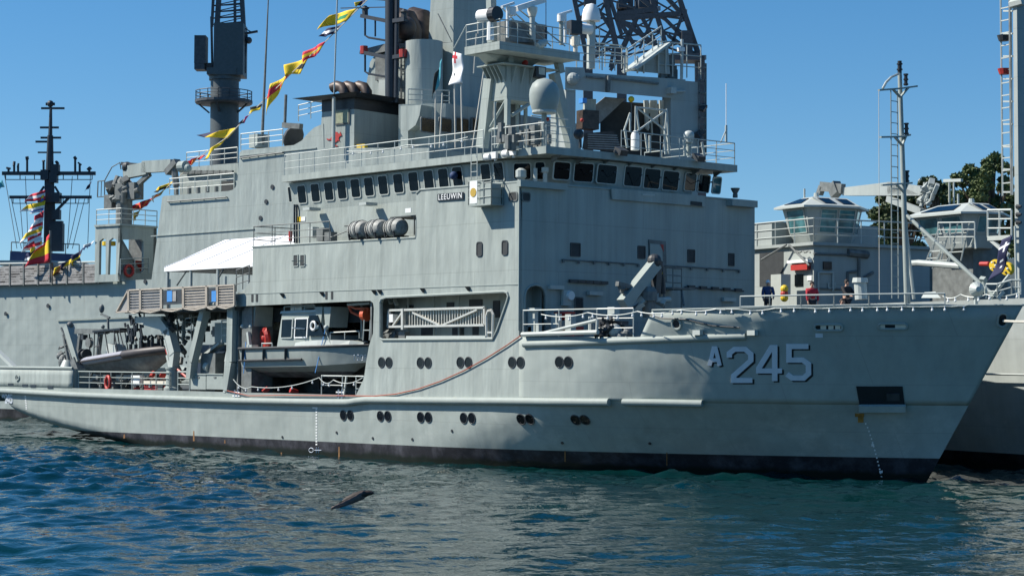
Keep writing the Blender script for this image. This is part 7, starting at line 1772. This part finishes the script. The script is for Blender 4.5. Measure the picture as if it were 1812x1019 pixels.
# white dome on its post, camera beside it
dq = gg(1046, 38, -.6); kk = (dq - CAM).dot(LOOK) / FPX
dm = MB().lathe([(16.5 * kk, 0), (16.5 * kk, .12), (16 * kk, 12 * kk), (14 * kk, 21 * kk), (9 * kk, 29 * kk), (0, 32 * kk)], dq, Z, 24).build('satellite_dome', m_white, SB, smooth=True)
MB().bar(gg(1044, 122, -.6), gg(1045, 38, -.6), .32, .32).tube(gg(1049, 122, -.6), gg(1050, 40, -.6), .14, 8).build('dome_post', m_rail, dm)
mb = MB(); ladder(mb, gg(1056, 122, -.6), gg(1056, 48, -.6), B.p, .4, .5, .04); mb.build('dome_ladder', m_rail, dm)
q = gg(1029, 51, -.4); MB().tube(q - B.p * .2, q + B.p * .7, .33, 14).build('camera_lamp', m_white, SB, smooth=True); MB().obox(q - B.p * .55, B.p * .4, B.f * .35, Z * .42).build('camera_housing', m_dark, SB)
MB().tube(gg(1019, 95, -.4), gg(1019, 78, -.4), .12, 8).obox(gg(1018, 72, -.4), B.p * .25, B.f * .2, Z * .28).build('beacon', m_cream, SB)
# sloping funnel casings under the beam
MB().hexa([gg(1050, 226, -2), gg(1056, 224, -2), gg(1056, 224, -4), gg(1050, 226, -4), gg(1048, 190, -2), gg(1106, 175, -2), gg(1106, 175, -4), gg(1048, 190, -4)]).build('sloping_casing', m_steel, SB)
MB().plate([[gg(1048, 190, -1.9), gg(1052, 226, -1.9), gg(1107, 175, -1.9), gg(1070, 172, -1.9)]], B.f * .05).build('sloping_panel', m_net, SB)
for k in range(4): MB().bar(gg(1036 + k * 5, 176, -1.6), gg(1035 + k * 5, 206, -1.6), .22, .2).build('louvre_strip', m_rail, SB)
MB().obox(gg(1040, 213, -1.6), B.p * .6, B.f * .4, Z * .6).build('vent_box', m_brown, SB)
lv = MB().hexa([gg(1030, 264, -1), gg(1105, 270, -1), gg(1105, 270, -3), gg(1030, 264, -3), gg(1034, 236, -1), gg(1085, 232, -1), gg(1085, 232, -3), gg(1034, 236, -3)]).build('louvred_casing', m_brown, SB)
for k in range(7): y = 238 + k * 4; MB().bar(gg(1040, y, -.97), gg(1092 + k, y + 2, -.97), .05, .06).build('slat', m_net, lv)
MB().ball(gg(1117, 176, .2), .2, 8).build('yellow_block', m_yellow, SB); MB().tube(gg(1117, 180, .2), gg(1117, 215, .2), .03, 4).build('hoist_wire', m_mid, SB)
mb = MB()
for k in range(14): x = rng.uniform(1135, 1180); mb.tube(gg(x, 178, -3), gg(x + 3, 178 + rng.uniform(20, 70), -3), rng.uniform(.06, .16), 6)
each(mb, 'casing_pipe', m_rail, SB)
MB().pbox(B, 1024, 175, 1031, 182, vg, .3).build('blue_panel', m_blue, SB)
# yellow floats and flag near the jackstaff
for x, y, s in ((1762, 470, 10), (1783, 476, 11)):
    q = B.P(x, y, -.3); f_ = thing('float', 'yellow round float hanging behind the jackstaff' + (', left of the blue flag' if x < 1770 else ', right of the blue flag'), 'float', q - Z * .4, 'yellow floats behind the jackstaff')
    k = (q - CAM).dot(LOOK) / FPX
    MB().lathe([(.02, -.16), (s * k, -.14), (s * k * 1.12, -.05), (s * k * 1.12, .05), (s * k, .14), (.02, .16)], q, -B.p * .9 + B.f * .3, 20).build('disc', m_yellow, f_, smooth=True)
    for t in range(6): MB().ball(q - B.p * .15 + (B.f * math.cos(t) + Z * math.sin(t)) * s * k * .6, .05, 6).build('stud', m_dark if t % 2 else m_white, f_)
MB().tube(B.P(1735, 467, -.3), B.P(1750, 467, -.3), .1, 8).build('red_spar', m_red, SB)
flag('dark blue Australian flag hanging at the jackstaff', [(1792, 416), (1774, 424), (1752, 498), (1774, 482)], 'nnnn', 0, True, 'ensigns on the halyards', L, 'ensign', wave=.12, n=16, patt=(lambda s, t: (.1 < s < .38 and (abs(t - .45) < .12 or abs(s - .22) < .05)) or (abs(s - .62) < .03 and abs(t - .5) < .1) or (abs(s - .78) < .03 and abs(t - .4) < .1), 'w'))
mo = MB().path([on_hull(1775, 566, .1), P(1800, 569, -1.5), P(1850, 570, -5)], .05, 6); tag(mo.build('mooring_line', m_rope), 'taut mooring line leaving the bow fairlead to the right', 'rope')
# ================================================================== PEOPLE
m_hair = mat('hair', (.03, .02, .015), .7)
def skin(name, parent, pts, edges, rad, m, root=0):
    me = bpy.data.meshes.new(name); o_ = WL[parent]; me.from_pydata([tuple(V(q) - o_) for q in pts], edges, []); me.materials.append(m)
    o = bpy.data.objects.new(name, me); place(o, parent, o_)
    md = o.modifiers.new('skin', 'SKIN'); md.use_smooth_shade = True
    for i, r_ in enumerate(rad): me.skin_vertices[0].data[i].radius = (r_, r_) if not isinstance(r_, tuple) else r_; me.skin_vertices[0].data[i].use_root = (i == root)
    sd = o.modifiers.new('sub', 'SUBSURF'); sd.levels = sd.render_levels = 2; return o
def person(label, q, face, top, legs, hgt=1.74, arm=(0.0, 0.0), hat=None):
    """standing figure at q facing the direction `face`; arm = how far each hand reaches forward"""
    f = V(face).normalized(); s = V((f.y, -f.x, 0)); k = hgt / 1.74; t = thing('person', label, 'person', q)
    def w_(a_, b_, c_): return V(q) + (s * a_ + f * b_ + Z * c_) * k
    J = [w_(0, 0, .93), w_(0, -.01, 1.15), w_(0, 0, 1.38), w_(0, .01, 1.5), w_(0, .03, 1.60), w_(0, .04, 1.70)]
    ed = [(i, i + 1) for i in range(5)]; rad = [.14, .135, .15, .055, .085, .075]
    hand = {}
    for sg, rc_ in ((-1, arm[0]), (1, arm[1])):
        b0 = len(J); sh, el = w_(sg * .2, 0, 1.4), w_(sg * .25, .05 + rc_ * .4, 1.12 + rc_ * .1); wr = w_(sg * .23, .12 + rc_, .88 + rc_ * .55); hd = wr + (wr - el).normalized() * .09
        J += [sh, el, wr, hd]; ed += [(2, b0), (b0, b0 + 1), (b0 + 1, b0 + 2), (b0 + 2, b0 + 3)]; rad += [.07, .05, .035, (.045, .025)]; hand[sg] = (sh, el, wr)
        for fi in range(4): J.append(hd + (wr - el).normalized() * (.07 + .015 * (fi in (1, 2))) + f * (.02 * (fi - 1.5))); ed.append((b0 + 3, len(J) - 1)); rad.append(.011)
        J.append(hd + f * .045 + s * (-sg * .02)); ed.append((b0 + 3, len(J) - 1)); rad.append(.012)
    lg = {}
    for sg in (-1, 1):
        b0 = len(J); hp_, kn_, an, to = w_(sg * .09, 0, .86), w_(sg * .1, .02 * sg, .5), w_(sg * .11, -.03 + .06 * sg, .08), w_(sg * .13, .15 + .06 * sg, .04)
        J += [hp_, kn_, an, to]; ed += [(0, b0), (b0, b0 + 1), (b0 + 1, b0 + 2), (b0 + 2, b0 + 3)]; rad += [.095, .06, .045, .04]; lg[sg] = (hp_, kn_, an)
    J.append(w_(0, .125, 1.615)); ed.append((4, len(J) - 1)); rad.append(.018)
    skin('body', t, J, ed, [r_ * k if not isinstance(r_, tuple) else (r_[0] * k, r_[1] * k) for r_ in rad], m_skin)
    JT = [J[0], J[1], J[2], w_(0, 0, 1.46)]; eT = [(0, 1), (1, 2), (2, 3)]; rT = [.165, .16, .17, .09]
    for sg in (-1, 1):
        b0 = len(JT); JT += list(hand[sg]); eT += [(2, b0), (b0, b0 + 1), (b0 + 1, b0 + 2)]; rT += [.09, .068, .052]
    skin('jacket', t, JT, eT, [r_ * k for r_ in rT], top)
    JL = [w_(0, 0, .92)]; eL = []; rL = [.155]
    for sg in (-1, 1):
        b0 = len(JL); JL += list(lg[sg]); eL += [(0, b0), (b0, b0 + 1), (b0 + 1, b0 + 2)]; rL += [.115, .08, .065]
    skin('trousers', t, JL, eL, [r_ * k for r_ in rL], legs)
    MB().ball(w_(0, .0, 1.68), .105 * k, 8, 1.05).build('hair' if not hat else 'cap', hat or m_hair, t, smooth=True)
    e = MB()
    for sg in (-1, 1): e.ball(w_(sg * .035, .115, 1.645), .012, 5)
    each(e, 'eye', m_dark, t)
    MB().bar(w_(-.025, .112, 1.575), w_(.025, .112, 1.575), .012).build('mouth', m_red, t)
    for sg in (-1, 1): MB().ball(w_(sg * .09, .02, 1.63), .025, 6).build('ear', m_skin, t)
    for sg in (-1, 1): MB().obox(w_(sg * .12, .06 + .06 * sg, .045), s * .045, f * .13, Z * .045).build('shoe', m_dark, t)
    return t
m_jred = mat('red_jacket', (.38, .015, .03), .8); m_jblk = mat('black_jacket', (.012, .012, .014), .8); m_jbl = mat('blue_overall', (.02, .05, .14), .8); m_trs = mat('dark_trousers', (.015, .017, .024), .8)
def onB(x, v, z=7.43): q = B.P(x, 520, v); q.z = z; return q
def fdk(x, Y): q = P(x, 520, Y); q.z = 5.95; return q
person('person in a red jacket standing at the bow deck below the left wheelhouse', fdk(1437, 3.2) + Z * .55, (.6, -.4, 0), m_jred, m_trs, 1.7)
MB().box(fdk(1437, 3.2) - V((.8, .8, 0)), fdk(1437, 3.2) + V((.8, .8, .55))).build('deck_step', m_mid, SHIP)
person('person in black leaning forward beside the vent post on the bow', fdk(1498, 2.6) + Z * .5, (.7, -.1, 0), m_jblk, m_trs, 1.75, (.35, .35))
MB().box(fdk(1498, 2.6) - V((.8, .8, 0)), fdk(1498, 2.6) + V((.8, .8, .5))).build('deck_step', m_mid, SHIP)
person('person in blue overalls and white cap at the corner of the grey front wall', fdk(1359, 4.6) + Z * .7, (.6, -.6, 0), m_jbl, m_trs, 1.75, (.2, .1), m_white)
MB().box(fdk(1359, 4.6) - V((.8, .8, 0)), fdk(1359, 4.6) + V((.8, .8, .7))).build('deck_step', m_mid, SHIP)
person('person in a red top low behind the bow bulwark beside the one in black', fdk(1490, .5) - Z * .15, (.7, -.5, 0), m_jred, m_trs, 1.5)
mb = MB()
for k, (y, m_) in enumerate(((511, m_yellow), (520, m_red), (527, m_yellow))): q = P(1388, y, 3.6); MB().ball(q, .18, 8).build('hanging_buoy', m_, SHIP)
# ================================================================== BIRD
m_bird = mat('dark_brown_feathers', (.028, .018, .014), .7, var=.35, scale=14); m_birdl = mat('grey_brown_flight_feathers', (.12, .085, .075), .7, var=.3, scale=20)
bd = 38.0
def bq(x, y, dd=0.0): return PD(x, y, bd + dd)
BD = thing('bird', 'dark brown seabird flying low over the water with wings swept down', 'bird', bq(628, 886))
kb = bd / FPX
body = MB().path([bq(606, 887), bq(615, 884), bq(628, 879), bq(641, 874.5), (bq(650, 872)), bq(656, 871.5), bq(661, 872)], [2.5 * kb, 6.5 * kb, 8 * kb, 7.6 * kb, 5 * kb, 4.2 * kb, 1.8 * kb], 12).build('body', m_bird, BD, smooth=True)
MB().path([bq(660, 872), bq(664, 873.5)], [1.3 * kb, .4 * kb], 6).build('beak', m_dark, BD)
MB().ball(bq(657.5, 870.5, -.035), .006, 6).build('eye', m_black, BD)
for sg, tip, mid_ in ((-1, (586, 898), (612, 890)), (1, (594, 894), (618, 886))):
    dd = sg * .10
    rootA, rootB = bq(645, 873, dd * .5), bq(622, 883, dd * .5)
    rows = []
    for i in range(9):
        t = i / 8; c0 = rootA.lerp(bq(*mid_, dd * 2.2), min(1, t * 1.6)).lerp(bq(*tip, dd * 2.6), max(0, t * 1.6 - .6) / 1.0)
        wdt = lerp(17, 4, t) * kb
        rows.append([c0 - Z * 0.0 + _U * wdt * .35, c0, c0 - _U * wdt * .55 + LOOK * sg * .01])
    o = MB().grid(rows).build('wing', m_bird if sg > 0 else m_birdl, BD, smooth=True); md = o.modifiers.new('t', 'SOLIDIFY'); md.thickness = .012
    for i in range(6):
        t = i / 6; p_ = rows[3 + i // 2][2]; MB().bar(p_, bq(lerp(606, tip[0], t) - 4, lerp(892, tip[1], t) + 2, dd * 2.4), .03, .008).build('feather', m_birdl, BD)
tl_ = MB()
for i in range(4): MB().bar(bq(610, 886), bq(600 - i, 889 + i * 1.2), .03, .008).build('tail_feather', m_bird, BD)
